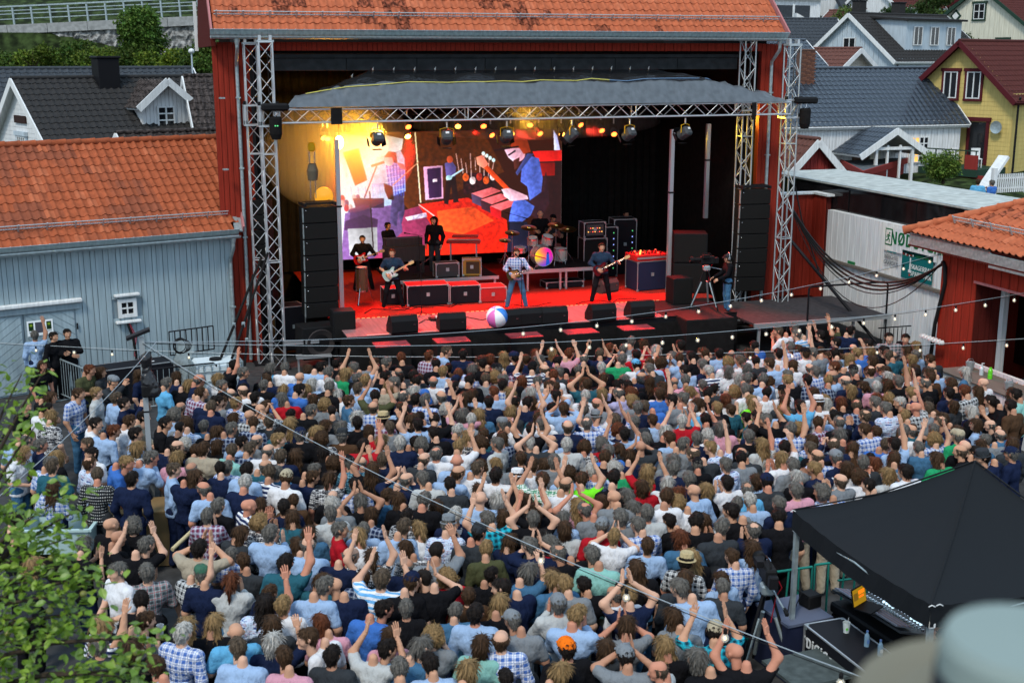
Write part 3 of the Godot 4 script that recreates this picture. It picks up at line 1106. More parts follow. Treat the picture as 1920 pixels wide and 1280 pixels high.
func build_wing() -> void:
	var yaw := rad(16.6)
	var t := thing("timber_wing", "pale blue boarded wing with a weathered orange tiled roof, joined to the red hall", "building", V3(-7.1,0,-2.65), yaw)
	# in the wing's own frame the wall runs from the corner at x = 0 to the left, at z = 0
	var L := 7.6
	bx("wall", V3(-L * 0.5,1.85,-0.1), V3(L, 3.7,0.16), M["blue grey paint"], t)
	var x := -0.06
	var i := 0
	while x > -L:
		var w: float = [0.17,0.12,0.19,0.14,0.2,0.13][i % 6]
		var door := x < -4.28 and x > -7.0
		var win := x - w < -2.72 and x > -3.28
		if door:
			bx("wall_board", V3(x - w * 0.5,2.9,0.005 + 0.012 * (i % 2)), V3(w - 0.014,1.55,0.03), M["pale blue paint"], t)
		elif win:
			bx("wall_board", V3(x - w * 0.5,0.86,0.005 + 0.012 * (i % 2)), V3(w - 0.014,1.72,0.03), M["pale blue paint"], t)
			bx("wall_board", V3(x - w * 0.5,2.96,0.005 + 0.012 * (i % 2)), V3(w - 0.014,1.44,0.03), M["pale blue paint"], t)
		else:
			bx("wall_board", V3(x - w * 0.5,1.85,0.005 + 0.012 * (i % 2)), V3(w - 0.014,3.66,0.03), M["pale blue paint"], t)
		x -= w
		i += 1
	# double door with diagonal boarding
	for d in 2:
		var cx := -4.98 - d * 1.32
		var door := bx("door", V3(cx, 1.06,0.0), V3(1.28,2.1,0.05), M["blue grey paint"], t)
		for s in 16:
			var b := MB.new()
			var o := -1.6 + s * 0.2
			var poly := Geometry2D.intersect_polygons(PackedVector2Array([V2(-0.6,-1.0), V2(0.6,-1.0), V2(0.6,1.0), V2(-0.6,1.0)]), PackedVector2Array([V2(-1, o + 0.7 * (1 - 2 * d)), V2(1, o - 0.7 * (1 - 2 * d)), V2(1, o + 0.185 - 0.7 * (1 - 2 * d)), V2(-1, o + 0.185 + 0.7 * (1 - 2 * d))]))
			if poly.size():
				b.prism(poly[0], 0.02)
				part("door_plank", b, M["pale blue paint"], t).position = V3(cx, 1.06,0.036)
		for k in 2:
			bx("door_hinge", V3(cx + 0.66 - d * 1.32,0.5 + k * 1.15,0.06), V3(0.03,0.16,0.03), M.iron, t)
	bx("door_head", V3(-5.64,2.2,0.05), V3(2.86,0.16,0.09), M["blue grey paint"], t)
	cb("door_cornice", V3(-5.64,2.34,0.09), V3(2.95,0.1,0.18), M.white, t, 0.02)
	# the small four-pane window
	var wx := -3.0
	var wy := 1.98
	for s in [-1,1]:
		bx("window_frame", V3(wx + s * 0.2, wy, 0.06), V3(0.09,0.5,0.07), M.white, t)
		bx("window_frame", V3(wx, wy + s * 0.2,0.061), V3(0.31,0.09,0.07), M.white, t)
		cb("window_cornice" if s > 0 else "window_sill", V3(wx, wy + s * 0.36,0.09), V3(0.66,0.07,0.16), M.white, t, 0.015)
	bx("glazing_bar", V3(wx, wy, 0.055), V3(0.035,0.32,0.04), M.white, t)
	bx("glazing_bar", V3(wx, wy, 0.056), V3(0.32,0.035,0.04), M.white, t)
	for s in 4:
		bx("window_pane", V3(wx + (s % 2 - 0.5) * 0.17, wy + (s / 2 - 0.5) * 0.17,0.035), V3(0.15,0.15,0.01), M["dark glass"], t)
	# roof
	var pitch := rad(33.0)
	var up := V3(0, sin(pitch),-cos(pitch))
	var fr := Tf(Basis(RX, V3(0, cos(pitch), sin(pitch)),-up), V3(-7.05,3.82,0.32))
	var skew := Basis(V3(0,1,0),-0.244)
	var roof := Node3D.new()
	roof.name = "roof"
	t.add_child(roof)
	bx("roof_deck", fr * V3(3.5,-0.05,-2.12), V3(7.1,0.05,4.24), M["dark red paint"], roof, fr.basis)
	tile_roof(roof, fr, 35,12,0.2347,0.352,300, true, func(c: int, r: int) -> bool: return (c + 0.3) * 0.2347 < 7.05 + 0.25 * (r + 0.5) * 0.352)
	snow_guard(roof, fr * Tf(Basis(), V3(0,0.03,-0.66)),7.1,0.705)
	for k in 20:
		var b := MB.new()
		b.tube([V3(-0.21,0,0), V3(0.0,0.004,0), V3(0.21,0.012,0)], [0.09,0.092,0.1], 10)
		part("ridge_tile", b, M["old clay %d" % (k % 2)], roof).position = fr * V3(0.2 + k * 0.4,0.03,-4.24)
	bx("verge_flashing", fr * V3(7.68,0.0,-2.15), V3(0.22,0.04,4.4), M.zinc, roof, fr.basis * skew)
	bx("verge_board", fr * V3(7.81,0.05,-2.15), V3(0.05,0.2,4.4), M["pink trim"], roof, fr.basis * skew)
	# rear slope, so that the roof is whole from the side
	bx("roof_deck", V3(-3.5,4.98,-5.0), V3(7.1,0.05,4.24), M["old clay 1"], roof, Basis(RX, -pitch))
	gutter(t, V3(-7.15,3.72,0.4), V3(0.1,3.72,0.4), V3(0,0,1),0.075,0.235)
	downpipe(t, V3(-0.1,3.66,0.38), V3(-0.1,0,0.1),0.1)
	# notice on the door
	var im := Image.create(96,64, false, Image.FORMAT_RGB8)
	im.fill(Color(0.9,0.92,0.92))
	for k in 2:
		im.fill_rect(Rect2i(6 + k * 66,8,18,34), Color(0.12,0.2,0.12))
		im.fill_rect(Rect2i(10 + k * 66,14,10,10), Color(0.45,0.55,0.15))
		im.fill_rect(Rect2i(6 + k * 66,46,18,3), Color(0.4,0.4,0.42))
	im.fill_rect(Rect2i(30,8,36,44), Color(0.3,0.3,0.34))
	T.notice = ImageTexture.create_from_image(im)
	var nm := mat("notice", Color.WHITE, 0.6)
	nm.albedo_texture = T.notice
	var q := MB.new()
	q.quad_uv(V3(-0.32,-0.2,0), V3(0.32,-0.2,0), V3(0.32,0.2,0), V3(-0.32,0.2,0))
	var no := one("notice", q, nm, "white paper notice pinned to the pale blue double door", "notice")
	no.transform = t.transform * Tf(Basis(), V3(-5.25,1.72,0.065))
	# cables out of the window
	var cab := thing("power_cables", "black and red power cables hanging from the small white window", "cable")
	for k in 3:
		rod("cable", [t.transform * V3(wx + 0.02 * k - 0.05,1.62,0.12), t.transform * V3(wx + 0.06 + 0.05 * k, 1.2,0.16), t.transform * V3(wx + 0.12 - 0.03 * k, 0.7,0.17), t.transform * V3(wx + [0.05,0.3,0.5][k], 0.2,0.2)], [0.035,0.012,0.012][k], [M.plastic, mat("red cable", Color(0.3,0.01,0.02),0.5), M["red cable"]][k], cab)

# ---------------------------------------------------------------- stage and equipment
func truss(t: Node3D, a: Vector3, b: Vector3, side: Vector3, size: float, bay: float, ma: Material, cross := false) -> void:
	var d := (b - a).normalized()
	var u := side.normalized()
	var v := d.cross(u).normalized()
	var h := size * 0.5 - 0.025
	var l := a.distance_to(b)
	var n := int(round(l / bay))
	var cs := [u * h + v * h, v * h - u * h, -u * h - v * h, u * h - v * h]
	for c in cs:
		bar("chord", a + c, b + c, 0.025, ma, t)
	for i in n:
		for f in 4:
			if f == 2 and cross:
				continue
			var p: Vector3 = cs[f]
			var q: Vector3 = cs[(f + 1) % 4]
			var flip := (i + f) % 2 == 0
			bar("brace", a + (p if flip else q) + d * (i * l / n), a + (q if flip else p) + d * ((i + 1) * l / n),0.0125, ma, t)
	for e in [0.0,0.34,0.67,1.0]:
		for f in 4:
			bar("rung", a + cs[f] + d * l * e, a + cs[(f + 1) % 4] + d * l * e, 0.018, ma, t)

func line_array(called: String, label: String, top: Vector3, n: int, size: Vector3, turn: float, curve: float, lean := 0.0) -> void:
	var t := thing(called, label, "loudspeaker", top, turn, "hanging line arrays")
	for s in [-1,1]:
		bx("rigging_bar", V3(s * size.x * 0.46,0.07,-size.z * 0.5), V3(0.06,0.09, size.z * 1.25), M.iron, t)
	for k in 3:
		bx("rigging_bar", V3(0,0.085,-size.z * (0.1 + 0.4 * k)), V3(size.x, 0.06,0.06), M.iron, t)
	var y := 0.0
	var z := 0.0
	for i in n:
		var a := lean + curve * i / n
		var bs := Basis(RX, a)
		var c := V3(0, y, z) + bs * V3(0,-size.y * 0.5,-size.z * 0.5)
		var box := cb("cabinet", c, V3(size.x, size.y - 0.018, size.z), M.plastic, t, 0.012, bs)
		bx("grille", c + bs * V3(0,0, size.z * 0.5 + 0.004), V3(size.x - 0.05, size.y - 0.05,0.012), M.grille, t, bs)
		for s in [-1,1]:
			bx("rigging_plate", c + bs * V3(s * (size.x * 0.5 + 0.012),0, size.z * 0.36), V3(0.02, size.y - 0.06,0.08), M.zinc if s < 0 else M.iron, t, bs)
			var bolt := MB.new()
			bolt.ball(V0, V3(0.016,0.016,0.01),5,8)
			if s < 0:
				part("bolt", bolt, M.chrome, t).position = c + bs * V3(-size.x * 0.44, size.y * 0.3, size.z * 0.5 + 0.016)
		y -= size.y * cos(a)
		z -= size.y * sin(a)

func wedge(label: String, at: Vector3, turn: float, s: Vector3, top: Material, front: Material, called := "stage_monitor", cat := "monitor speaker", group := "floor monitors along the stage edge") -> void:
	# s: width, height, depth; the sloping grille faces -z (towards the band), the tall back faces the crowd
	var t := thing(called, label, cat, at, turn, group)
	var mb := MB.new()
	var p := PackedVector2Array([V2(-0.5,0), V2(0.44,0), V2(0.5,0.12), V2(0.5,0.72), V2(0.3,1.0), V2(-0.02,1.0), V2(-0.5,0.35)])
	for i in p.size():
		p[i] = V2(p[i].x * s.z, p[i].y * s.y)
	mb.prism(p, s.x, Tf(Basis(UY, -PI / 2), V0))
	part("cabinet", mb, front, t)
	bx("grille", V3(0, s.y * 0.69,-s.z * 0.27), V3(s.x * 0.92,0.012, s.z * 0.7), M.grille, t, Basis(RX, -0.88 if s.y / s.z > 0.8 else -0.7))
	bx("top_panel", V3(0, s.y + 0.004, s.z * 0.14), V3(s.x * 0.98,0.01, s.z * 0.3), top, t)
	for k in [-1,1]:
		bx("handle", V3(k * (s.x * 0.5 + 0.004), s.y * 0.55,0.05), V3(0.01,0.06,0.14), M.iron, t)
	bx("badge", V3(s.x * 0.35, s.y * 0.5, s.z * 0.5 + 0.004), V3(0.06,0.03,0.006), M.chrome, t)

func amp_case(called: String, label: String, cat: String, at: Vector3, turn: float, s: Vector3, top: Material, front: Material, group := "") -> Node3D:
	var t := thing(called, label, cat, at, turn, group)
	cb("cabinet", V3(0, s.y * 0.5,0), s - V3(0.02,0.02,0.02), front, t, 0.02)
	bx("top_panel", V3(0, s.y - 0.004,0), V3(s.x - 0.05,0.012, s.z - 0.05), top, t)
	for a in [-1,1]:
		for b in [-1,1]:
			for y in [0,1]:
				cb("corner", V3(a * (s.x * 0.5 - 0.03),0.03 + y * (s.y - 0.06), b * (s.z * 0.5 - 0.03)), V3(0.07,0.07,0.07), M.zinc, t, 0.015)
			bx("edge_rail", V3(a * (s.x * 0.5 - 0.008), s.y * 0.5, b * (s.z * 0.5 - 0.008)), V3(0.022, s.y, 0.022), M.aluminium, t)
		bx("edge_rail", V3(0, s.y - 0.006, a * (s.z * 0.5 - 0.008)), V3(s.x, 0.022,0.022), M.aluminium, t)
		bx("edge_rail", V3(a * (s.x * 0.5 - 0.008), s.y - 0.006,0), V3(0.022,0.022, s.z), M.aluminium, t)
	bx("latch", V3(0, s.y * 0.55, s.z * 0.5 + 0.004), V3(0.1,0.11,0.014), M.zinc, t)
	return t

func stage_lamp(label: String, at: Vector3, tilt: float, turn: float, group: String, lit = null, big := true, yellow := false) -> Node3D:
	var t := thing("stage_light" if big else "par_can", label, "stage light", at, turn, group)
	var r := 0.15 if big else 0.11
	var l := 0.36 if big else 0.28
	rod("clamp", [V3(0,0.26,0), V3(0,0.42,0)], 0.025, M.aluminium, t)
	rod("yoke", [V3(-r - 0.04,0,0), V3(-r - 0.04,0.22,0), V3(0,0.26,0), V3(r + 0.04,0.22,0), V3(r + 0.04,0,0)], 0.014, mat("yellow paint", Color(0.55,0.3,0.01),0.5) if yellow else M.iron, t)
	var bs := Basis(RX, tilt)
	var b := MB.new()
	# body along -z (the beam leaves towards -z in the lamp's own axes)
	if big:
		b.box(V3(0,0,0.04), V3(2 * r, 2 * r * 0.95, l * 0.75), Basis(),0.05)
	b.lathe([V2(0.0,-l * 0.5), V2(r * 0.72,-l * 0.48), V2(r * 0.82,-l * 0.3), V2(r, l * 0.1), V2(r, l * 0.55), V2(r * 0.86, l * 0.55), V2(r * 0.86, l * 0.45)], Tf(Basis(RX, -PI / 2), V0),14)
	part("housing", b, mat("lamp grey", Color(0.055,0.06,0.064),0.5), t).basis = bs
	if big:
		bx("rear_label", bs * V3(0.0,0.04,0.19), V3(0.1,0.06,0.012), M.white, t, bs)
		for s in [-1,1]:
			bx("barn_door", bs * V3(s * (r + 0.07),0,-l * 0.66), V3(0.012,0.24,0.16), M.iron, t, bs * Basis(UY, s * 0.6))
			bx("barn_door", bs * V3(0, s * (r + 0.07),-l * 0.66), V3(0.26,0.012,0.16), M.iron, t, bs * Basis(RX, -s * 0.6))
	var lens := MB.new()
	lens.lathe([V2(0.0, l * 0.5 + 0.02), V2(r * 0.6, l * 0.49), V2(r * 0.85, l * 0.46)], Tf(Basis(RX, -PI / 2), V0),14)
	part("lens", lens, lit if lit else M["dark glass"], t).basis = bs
	return t

func spot(at: Vector3, to: Vector3, col: Color, energy: float, angle: float, size := 0.1) -> void:
	var s := SpotLight3D.new()
	s.name = "stage_spot"
	add_child(s, true)
	s.light_color = col.linear_to_srgb()
	s.light_energy = energy
	s.spot_angle = angle
	s.spot_range = 30.0
	s.spot_attenuation = 2.0
	s.spot_angle_attenuation = 0.6
	s.light_size = size
	s.shadow_enabled = true
	s.look_at_from_position(at, to, UY if absf((to - at).normalized().y) < 0.99 else Vector3.FORWARD)

func mic_stand(label: String, at: Vector3, h: float, boom: Vector3) -> void:
	var t := thing("microphone_stand", label, "microphone stand", at, 0.0, "microphone stands on the stage")
	for k in 3:
		bar("leg", V3(0,0.12,0), V3(0.3 * cos(k * TAU / 3),0.01,0.3 * sin(k * TAU / 3)),0.009, M.iron, t)
	bar("pole", V3(0,0.08,0), V3(0, h, 0),0.011, M.iron, t)
	bar("boom", V3(0, h, 0) - boom * 0.3, V3(0, h, 0) + boom, 0.009, M.iron, t)
	var m := MB.new()
	m.lathe([V2(0.0,-0.16), V2(0.012,-0.15), V2(0.018,0.0), V2(0.03,0.02), V2(0.028,0.05), V2(0.0,0.065)], Tf(Basis(Quaternion(UY, boom.normalized())), V3(0, h, 0) + boom * 1.05),10)
	part("microphone", m, M.iron, t)

func guitar(label: String, at: Vector3, turn: float, lean: float, body: Material, guard: Material, bass: bool, single_cut: bool) -> void:
	# the neck runs along +x of the guitar, its face looks along +z
	var t := thing("bass_guitar" if bass else "electric_guitar", label, "guitar", at, 0, "guitars played on stage")
	t.basis = Basis(UY, turn) * Basis(BZ, lean)
	var o := PackedVector2Array()
	var outline := [V2(-0.22,0.0), V2(-0.2,0.11), V2(-0.12,0.165), V2(-0.02,0.135), V2(0.06,0.12), V2(0.15,0.155), V2(0.22,0.13), V2(0.17,0.06), V2(0.17,-0.05), V2(0.21,-0.12), V2(0.14,-0.14), V2(0.05,-0.115), V2(-0.03,-0.13), V2(-0.12,-0.165), V2(-0.2,-0.11)]
	if single_cut:
		outline[5] = V2(0.13,0.12); outline[6] = V2(0.17,0.07)
	var curve := Curve2D.new()
	for i in outline.size() + 1:
		var c: Vector2 = outline[i % outline.size()]
		var d: Vector2 = (outline[(i + 1) % outline.size()] - outline[(i - 1 + outline.size()) % outline.size()]) * 0.17
		curve.add_point(c, -d, d)
	o = curve.tessellate(2,8)
	o.remove_at(o.size() - 1)
	var b := MB.new()
	b.prism(o, 0.045)
	part("body", b, body, t)
	var g := MB.new()
	var gp := PackedVector2Array()
	for q in o:
		gp.append(V2(clampf(q.x * 0.62 + 0.02,-0.12,0.15), q.y * 0.62))
	g.prism(gp, 0.004, Tf(Basis(), V3(0,0,0.026)))
	part("pickguard", g, guard, t)
	var nl := 0.66 if bass else 0.5
	cb("neck", V3(0.13 + nl * 0.5,0,0.02), V3(nl, 0.045,0.025), M.maple if not single_cut else M["dark wood"], t, 0.006)
	for k in 10:
		bx("fret", V3(0.2 + nl * 0.92 * k / 10.0,0,0.0335), V3(0.005,0.043,0.003), M.chrome, t)
	var hs := MB.new()
	hs.prism(PackedVector2Array([V2(0,-0.024), V2(0.05,-0.045), V2(0.17,-0.04), V2(0.18,0.03), V2(0.06,0.05), V2(0,0.024)]),0.018, Tf(Basis(), V3(0.13 + nl, 0,0.014)))
	part("headstock", hs, M.maple if not single_cut else M.plastic, t)
	for k in 4:
		bar("tuner", V3(0.17 + nl + k * 0.033,0.03,0.014), V3(0.17 + nl + k * 0.033,0.07,0.014),0.008, M.chrome, t)
		bar("string", V3(-0.1,-0.015 + k * 0.01,0.036), V3(0.14 + nl, -0.012 + k * 0.008,0.037),0.0012, M.chrome, t)
	for k in 2:
		bx("pickup", V3(-0.02 + k * 0.1,0,0.03), V3(0.035,0.08,0.014), M.chrome if single_cut else M.plastic, t)
	bx("bridge", V3(-0.1,0,0.03), V3(0.03,0.08,0.014), M.chrome, t)

func drum(called: String, label: String, at: Vector3, r: float, depth: float, tilt: Vector3, shell: Material, head: Material, group := "drum kit") -> Node3D:
	var t := thing(called, label, "drum", at, 0, group)
	t.rotation = tilt
	var b := MB.new()
	b.lathe([V2(r, -depth * 0.5), V2(r, depth * 0.5)], Tf(),22)
	part("shell", b, shell, t)
	for s in [-1,1]:
		var h := MB.new()
		h.lathe([V2(r + 0.002,-0.02), V2(r + 0.014,-0.02), V2(r + 0.014,0.02), V2(r - 0.004,0.02)], Tf(Basis(), V3(0, s * (depth * 0.5 - 0.006),0)),22)
		part("hoop", h, M.chrome, t)
	var sk := MB.new()
	for k in 28:
		sk.tri(V3(0, depth * 0.5 + 0.004,0), V3(cos(TAU * k / 28) * r, depth * 0.5,-sin(TAU * k / 28) * r), V3(cos(TAU * (k + 1) / 28) * r, depth * 0.5,-sin(TAU * (k + 1) / 28) * r))
	part("drumhead", sk, head, t)
	for k in 6:
		bar("lug", V3(cos(TAU * k / 6) * (r + 0.01),-depth * 0.42, sin(TAU * k / 6) * (r + 0.01)), V3(cos(TAU * k / 6) * (r + 0.01), depth * 0.42, sin(TAU * k / 6) * (r + 0.01)),0.008, M.chrome, t)
	return t

func cymbal(label: String, at: Vector3, foot: float, r: float, tilt: float) -> void:
	var t := thing("cymbal", label, "cymbal", V3(at.x, foot, at.z),0, "drum kit")
	var b := MB.new()
	b.lathe([V2(r, 0.0), V2(r * 0.28,0.022), V2(r * 0.24,0.045), V2(0.0,0.055)], Tf(Basis(RX, tilt), V3(0, at.y - foot, 0)),24)
	part("disc", b, M.brass, t)
	bar("stand", V3(0,0.25,0), V3(0, at.y - foot + 0.06,0),0.011, M.chrome, t)
	for k in 3:
		bar("leg", V3(0,0.4,0), V3(0.26 * cos(k * 2.1),0.01,0.26 * sin(k * 2.1)),0.009, M.chrome, t)

func screen_picture() -> ImageTexture:
	# what the video screen shows: a live picture of the band. Points in photo pixels, scaled to the screen
	var im := Image.create(640,364, false, Image.FORMAT_RGB8)
	var grain := FastNoiseLite.new()
	grain.seed = 17
	grain.frequency = 0.06
	var X := func(x: float) -> float: return (x - 630.0) / 423.0 * 640.0
	var Y := func(y: float) -> float: return (y - 249.0) / 240.0 * 364.0
	var fill := func(c: Color, q: Array, soft := 0.0) -> void:
		var poly := PackedVector2Array()
		for i in range(0, q.size(),2):
			poly.append(V2(X.call(q[i]), Y.call(q[i + 1])))
		var y0 := 9999.0
		var y1 := -1.0
		for v in poly:
			y0 = minf(y0, v.y); y1 = maxf(y1, v.y)
		for y in range(maxi(0, int(y0)), mini(364, int(y1) + 1)):
			var xs := []
			for i in poly.size():
				var a := poly[i]
				var b := poly[(i + 1) % poly.size()]
				if (a.y <= y + 0.5) != (b.y <= y + 0.5):
					xs.append(a.x + (y + 0.5 - a.y) / (b.y - a.y) * (b.x - a.x))
			xs.sort()
			for i in range(0, xs.size() - 1,2):
				for x in range(maxi(0, int(round(xs[i]))), mini(640, int(round(xs[i + 1])))):
					var f := 0.8 + 0.4 * absf((x - xs[i]) / maxf(4.0, xs[i + 1] - xs[i]) - 0.75) + 0.2 * (y - y0) / maxf(6.0, y1 - y0) + (0.12 + soft * 2.0) * grain.get_noise_2d(x, y) + 0.12 * grain.get_noise_2d(x * 0.2 + 300, y * 0.2)
					im.set_pixel(x, y, Color(c.r * f, c.g * f, c.b * f))
	var line := func(c: Color, x0: float, y0: float, x1: float, y1: float, w: float) -> void:
		var d := V2(x1 - x0, y1 - y0).normalized()
		var n := V2(-d.y, d.x) * w * 0.5
		fill.call(c, [x0 + n.x, y0 + n.y, x1 + n.x, y1 + n.y, x1 - n.x, y1 - n.y, x0 - n.x, y0 - n.y])
	var blob := func(c: Color, x: float, y: float, rx: float, ry: float, soft := 0.0) -> void:
		var q := []
		for i in 20:
			q.append(x + cos(TAU * i / 20) * rx)
			q.append(y + sin(TAU * i / 20) * ry)
		fill.call(c, q, soft)
	im.fill(Color(0.2,0.07,0.02))
	fill.call(Color(0.32,0.14,0.03), [700,249,900,249,940,330,760,400,700,330], 0.12)
	# daylight at the side of the stage, with houses and people
	fill.call(Color(0.78,0.88,1.0), [630,249,735,262,752,300,745,470,630,470], 0.02)
	fill.call(Color(0.97,0.97,1.0), [632,285,645,285,650,345,632,345])
	fill.call(Color(0.55,0.68,0.85), [690,345,745,345,745,352,690,352])
	for k in 7:
		line.call(Color(0.5,0.62,0.8),652 + k * 13,350,654 + k * 13,372,1.2)
	fill.call(Color(0.92,0.95,1.0), [675,262,700,250,750,262,747,282,690,300])
	for k in 9:
		blob.call([Color(0.75,0.2,0.3), Color(0.3,0.3,0.5), Color(0.85,0.75,0.75)][k % 3], 636 + (k % 5) * 7,372 + (k % 4) * 9,4.5,7)
	# hanging loudspeakers on the screen
	fill.call(Color(0.36,0.18,0.1), [640,285,668,278,682,338,660,348])
	for k in 5:
		fill.call(Color(0.22,0.1,0.1), [640 + k * 4.2,285 + k * 12.5,650 + k * 4.2,283 + k * 12.5,653 + k * 4.2,294 + k * 12.5,643 + k * 4.2,296 + k * 12.5])
	# red stage floor
	fill.call(Color(0.52,0.36,0.62), [640,400,740,385,760,440,700,489,630,489], 0.05)
	fill.call(Color(0.62,0.2,0.36), [742,400,800,385,800,489,690,489,745,440], 0.05)
	fill.call(Color(0.95,0.14,0.06), [775,388,870,378,905,400,945,425,950,489,780,489,800,430], 0.1)
	fill.call(Color(1.0,0.32,0.12), [810,402,880,396,920,425,860,450,815,440], 0.08)
	line.call(Color(1.0,0.78,0.78),776,388,806,412,2.2)
	fill.call(Color(0.9,0.82,0.95), [750,412,790,404,792,413,755,419], 0.2)
	# dark wedges along the edge
	fill.call(Color(0.25,0.15,0.26), [655,372,712,374,712,392,660,392])
	fill.call(Color(0.32,0.2,0.36), [650,392,680,384,690,395,686,412,648,412])
	fill.call(Color(0.28,0.17,0.32), [640,415,672,404,700,414,698,432,638,432])
	fill.call(Color(0.72,0.72,0.74), [644,430,698,429,698,482,646,482])
	# flight case with pale edges
	fill.call(Color(0.85,0.6,0.75), [786,316,822,314,823,378,789,380])
	fill.call(Color(0.2,0.1,0.24), [793,320,819,318,820,375,796,377])
	fill.call(Color(0.9,0.8,0.85), [803,340,812,339,812,345,803,346])
	line.call(Color(1.0,0.9,0.7),772,250,780,385,2.6)
	# second guitarist in the distance
	fill.call(Color(0.14,0.06,0.06), [829,335,846,332,852,386,842,387,838,352,832,390,824,388])
	fill.call(Color(0.35,0.3,0.55), [826,310,840,306,848,318,846,336,829,337])
	blob.call(Color(0.75,0.28,0.15),836,303,6,7)
	line.call(Color(0.75,0.9,0.95),829,342,862,322,3.5)
	blob.call(Color(0.7,0.88,0.92),834,338,6,5)
	# drum kit and stands
	fill.call(Color(0.16,0.06,0.07), [860,330,925,330,925,362,862,372], 0.4)
	for k in 9:
		line.call(Color(0.85,0.65,0.65),848 + k * 9,292 + (k % 3) * 9,853 + k * 8,325 + (k % 4) * 6,1.2)
	for k in 5:
		blob.call([Color(0.8,0.3,0.1), Color(0.9,0.8,0.8), Color(0.6,0.15,0.1)][k % 3], 866 + k * 13,338 + (k % 2) * 7,6,8,0.2)
	# red monitor boxes
	for k in 3:
		var x := 876.0 + k * 18
		var y := 362.0 + k * 13
		fill.call(Color(0.95,0.4,0.42), [x, y + 8, x + 40, y - 3, x + 58, y + 5, x + 22, y + 18], 0.04)
		fill.call([Color(0.32,0.24,0.36), Color(0.25,0.12,0.16), Color(0.9,0.1,0.12)][k], [x, y + 8, x + 22, y + 18, x + 22, y + 36, x + 2, y + 26])
	# singer
	fill.call(Color(0.3,0.24,0.42), [727,368,748,362,750,400,742,430,738,400,734,430,722,420], 0.1)
	fill.call(Color(0.55,0.62,0.95), [716,312,735,306,752,312,752,362,724,372], 0.05)
	for k in 6:
		line.call(Color(0.2,0.22,0.6),718 + k * 6,310,724 + k * 5,370,1.5)
		line.call(Color(0.85,0.88,1.0),716,318 + k * 9,752,312 + k * 9,1.2)
	fill.call(Color(1.0,0.45,0.4), [736,306,750,310,755,322,744,318])
	blob.call(Color(0.98,0.72,0.72),723,302,9,11)
	fill.call(Color(0.4,0.14,0.08), [714,296,722,285,736,287,738,308,731,306,729,296])
	line.call(Color(0.08,0.06,0.08),690,312,714,305,4)
	line.call(Color(0.12,0.08,0.1),700,312,676,372,2)
	line.call(Color(0.15,0.1,0.12),686,360,690,470,2)
	fill.call(Color(0.25,0.12,0.06), [712,345,728,352,730,378,720,376,714,360])
	line.call(Color(0.8,0.55,0.4),728,350,778,306,2)
	# bassist close to the lens
	fill.call(Color(0.18,0.08,0.08), [1000,298,1053,298,1053,489,1000,489], 0.05)
	fill.call(Color(0.85,0.1,0.08), [995,291,1053,290,1053,311,1005,312])
	fill.call(Color(0.55,0.07,0.05), [1008,314,1040,314,1040,340,1010,340])
	fill.call(Color(0.75,0.75,0.95), [1036,250,1044,262,1050,290,1038,290])
	fill.call(Color(0.2,0.1,0.13), [962,380,1014,372,1022,330,1030,395,1008,425,968,405], 0.04)
	fill.call(Color(0.3,0.38,0.75), [975,310,992,300,1008,305,1016,345,1013,372,990,388,985,360,972,350], 0.07)
	fill.call(Color(0.3,0.4,0.8), [955,395,965,375,1000,400,992,418,975,430,948,428], 0.08)
	fill.call(Color(0.12,0.12,0.2), [950,428,985,430,1000,489,945,489])
	fill.call(Color(0.22,0.24,0.45), [985,295,998,296,980,318,966,338,962,332])
	blob.call(Color(0.9,0.62,0.7),965,297,16,14)
	fill.call(Color(0.93,0.68,0.76), [940,286,966,282,975,292,960,312,948,302])
	fill.call(Color(0.55,0.17,0.05), [952,284,955,262,985,268,992,292,978,296,970,284])
	line.call(Color(0.1,0.04,0.06),920,288,968,281,3)
	fill.call(Color(0.3,0.13,0.1), [958,308,970,302,968,322,960,326])
	line.call(Color(0.06,0.05,0.09),948,298,962,289,3)
	line.call(Color(0.92,0.27,0.08),898,312,950,368,9)
	fill.call(Color(0.95,0.5,0.4), [886,300,898,296,910,314,900,322,888,314])
	for k in 4:
		blob.call(Color(0.8,0.95,1.0),900 + k * 6.5,293 + k * 4.5,3.4,4)
	fill.call(Color(0.95,0.72,0.8), [936,365,950,362,985,378,988,385,955,388,940,378])
	fill.call(Color(0.98,0.8,0.86), [934,364,946,362,956,376,952,388,944,380])
	# a little of the lamps' haze
	for y in 90:
		for x in range(0,240):
			var a := (1.0 - y / 90.0) * (1.0 - x / 240.0) * 0.75
			im.set_pixel(x, y, im.get_pixel(x, y).lerp(Color(1.0,0.62,0.1), a))
	im.resize(300,170, Image.INTERPOLATE_LANCZOS)
	im.resize(640,364, Image.INTERPOLATE_CUBIC)
	return ImageTexture.create_from_image(im)

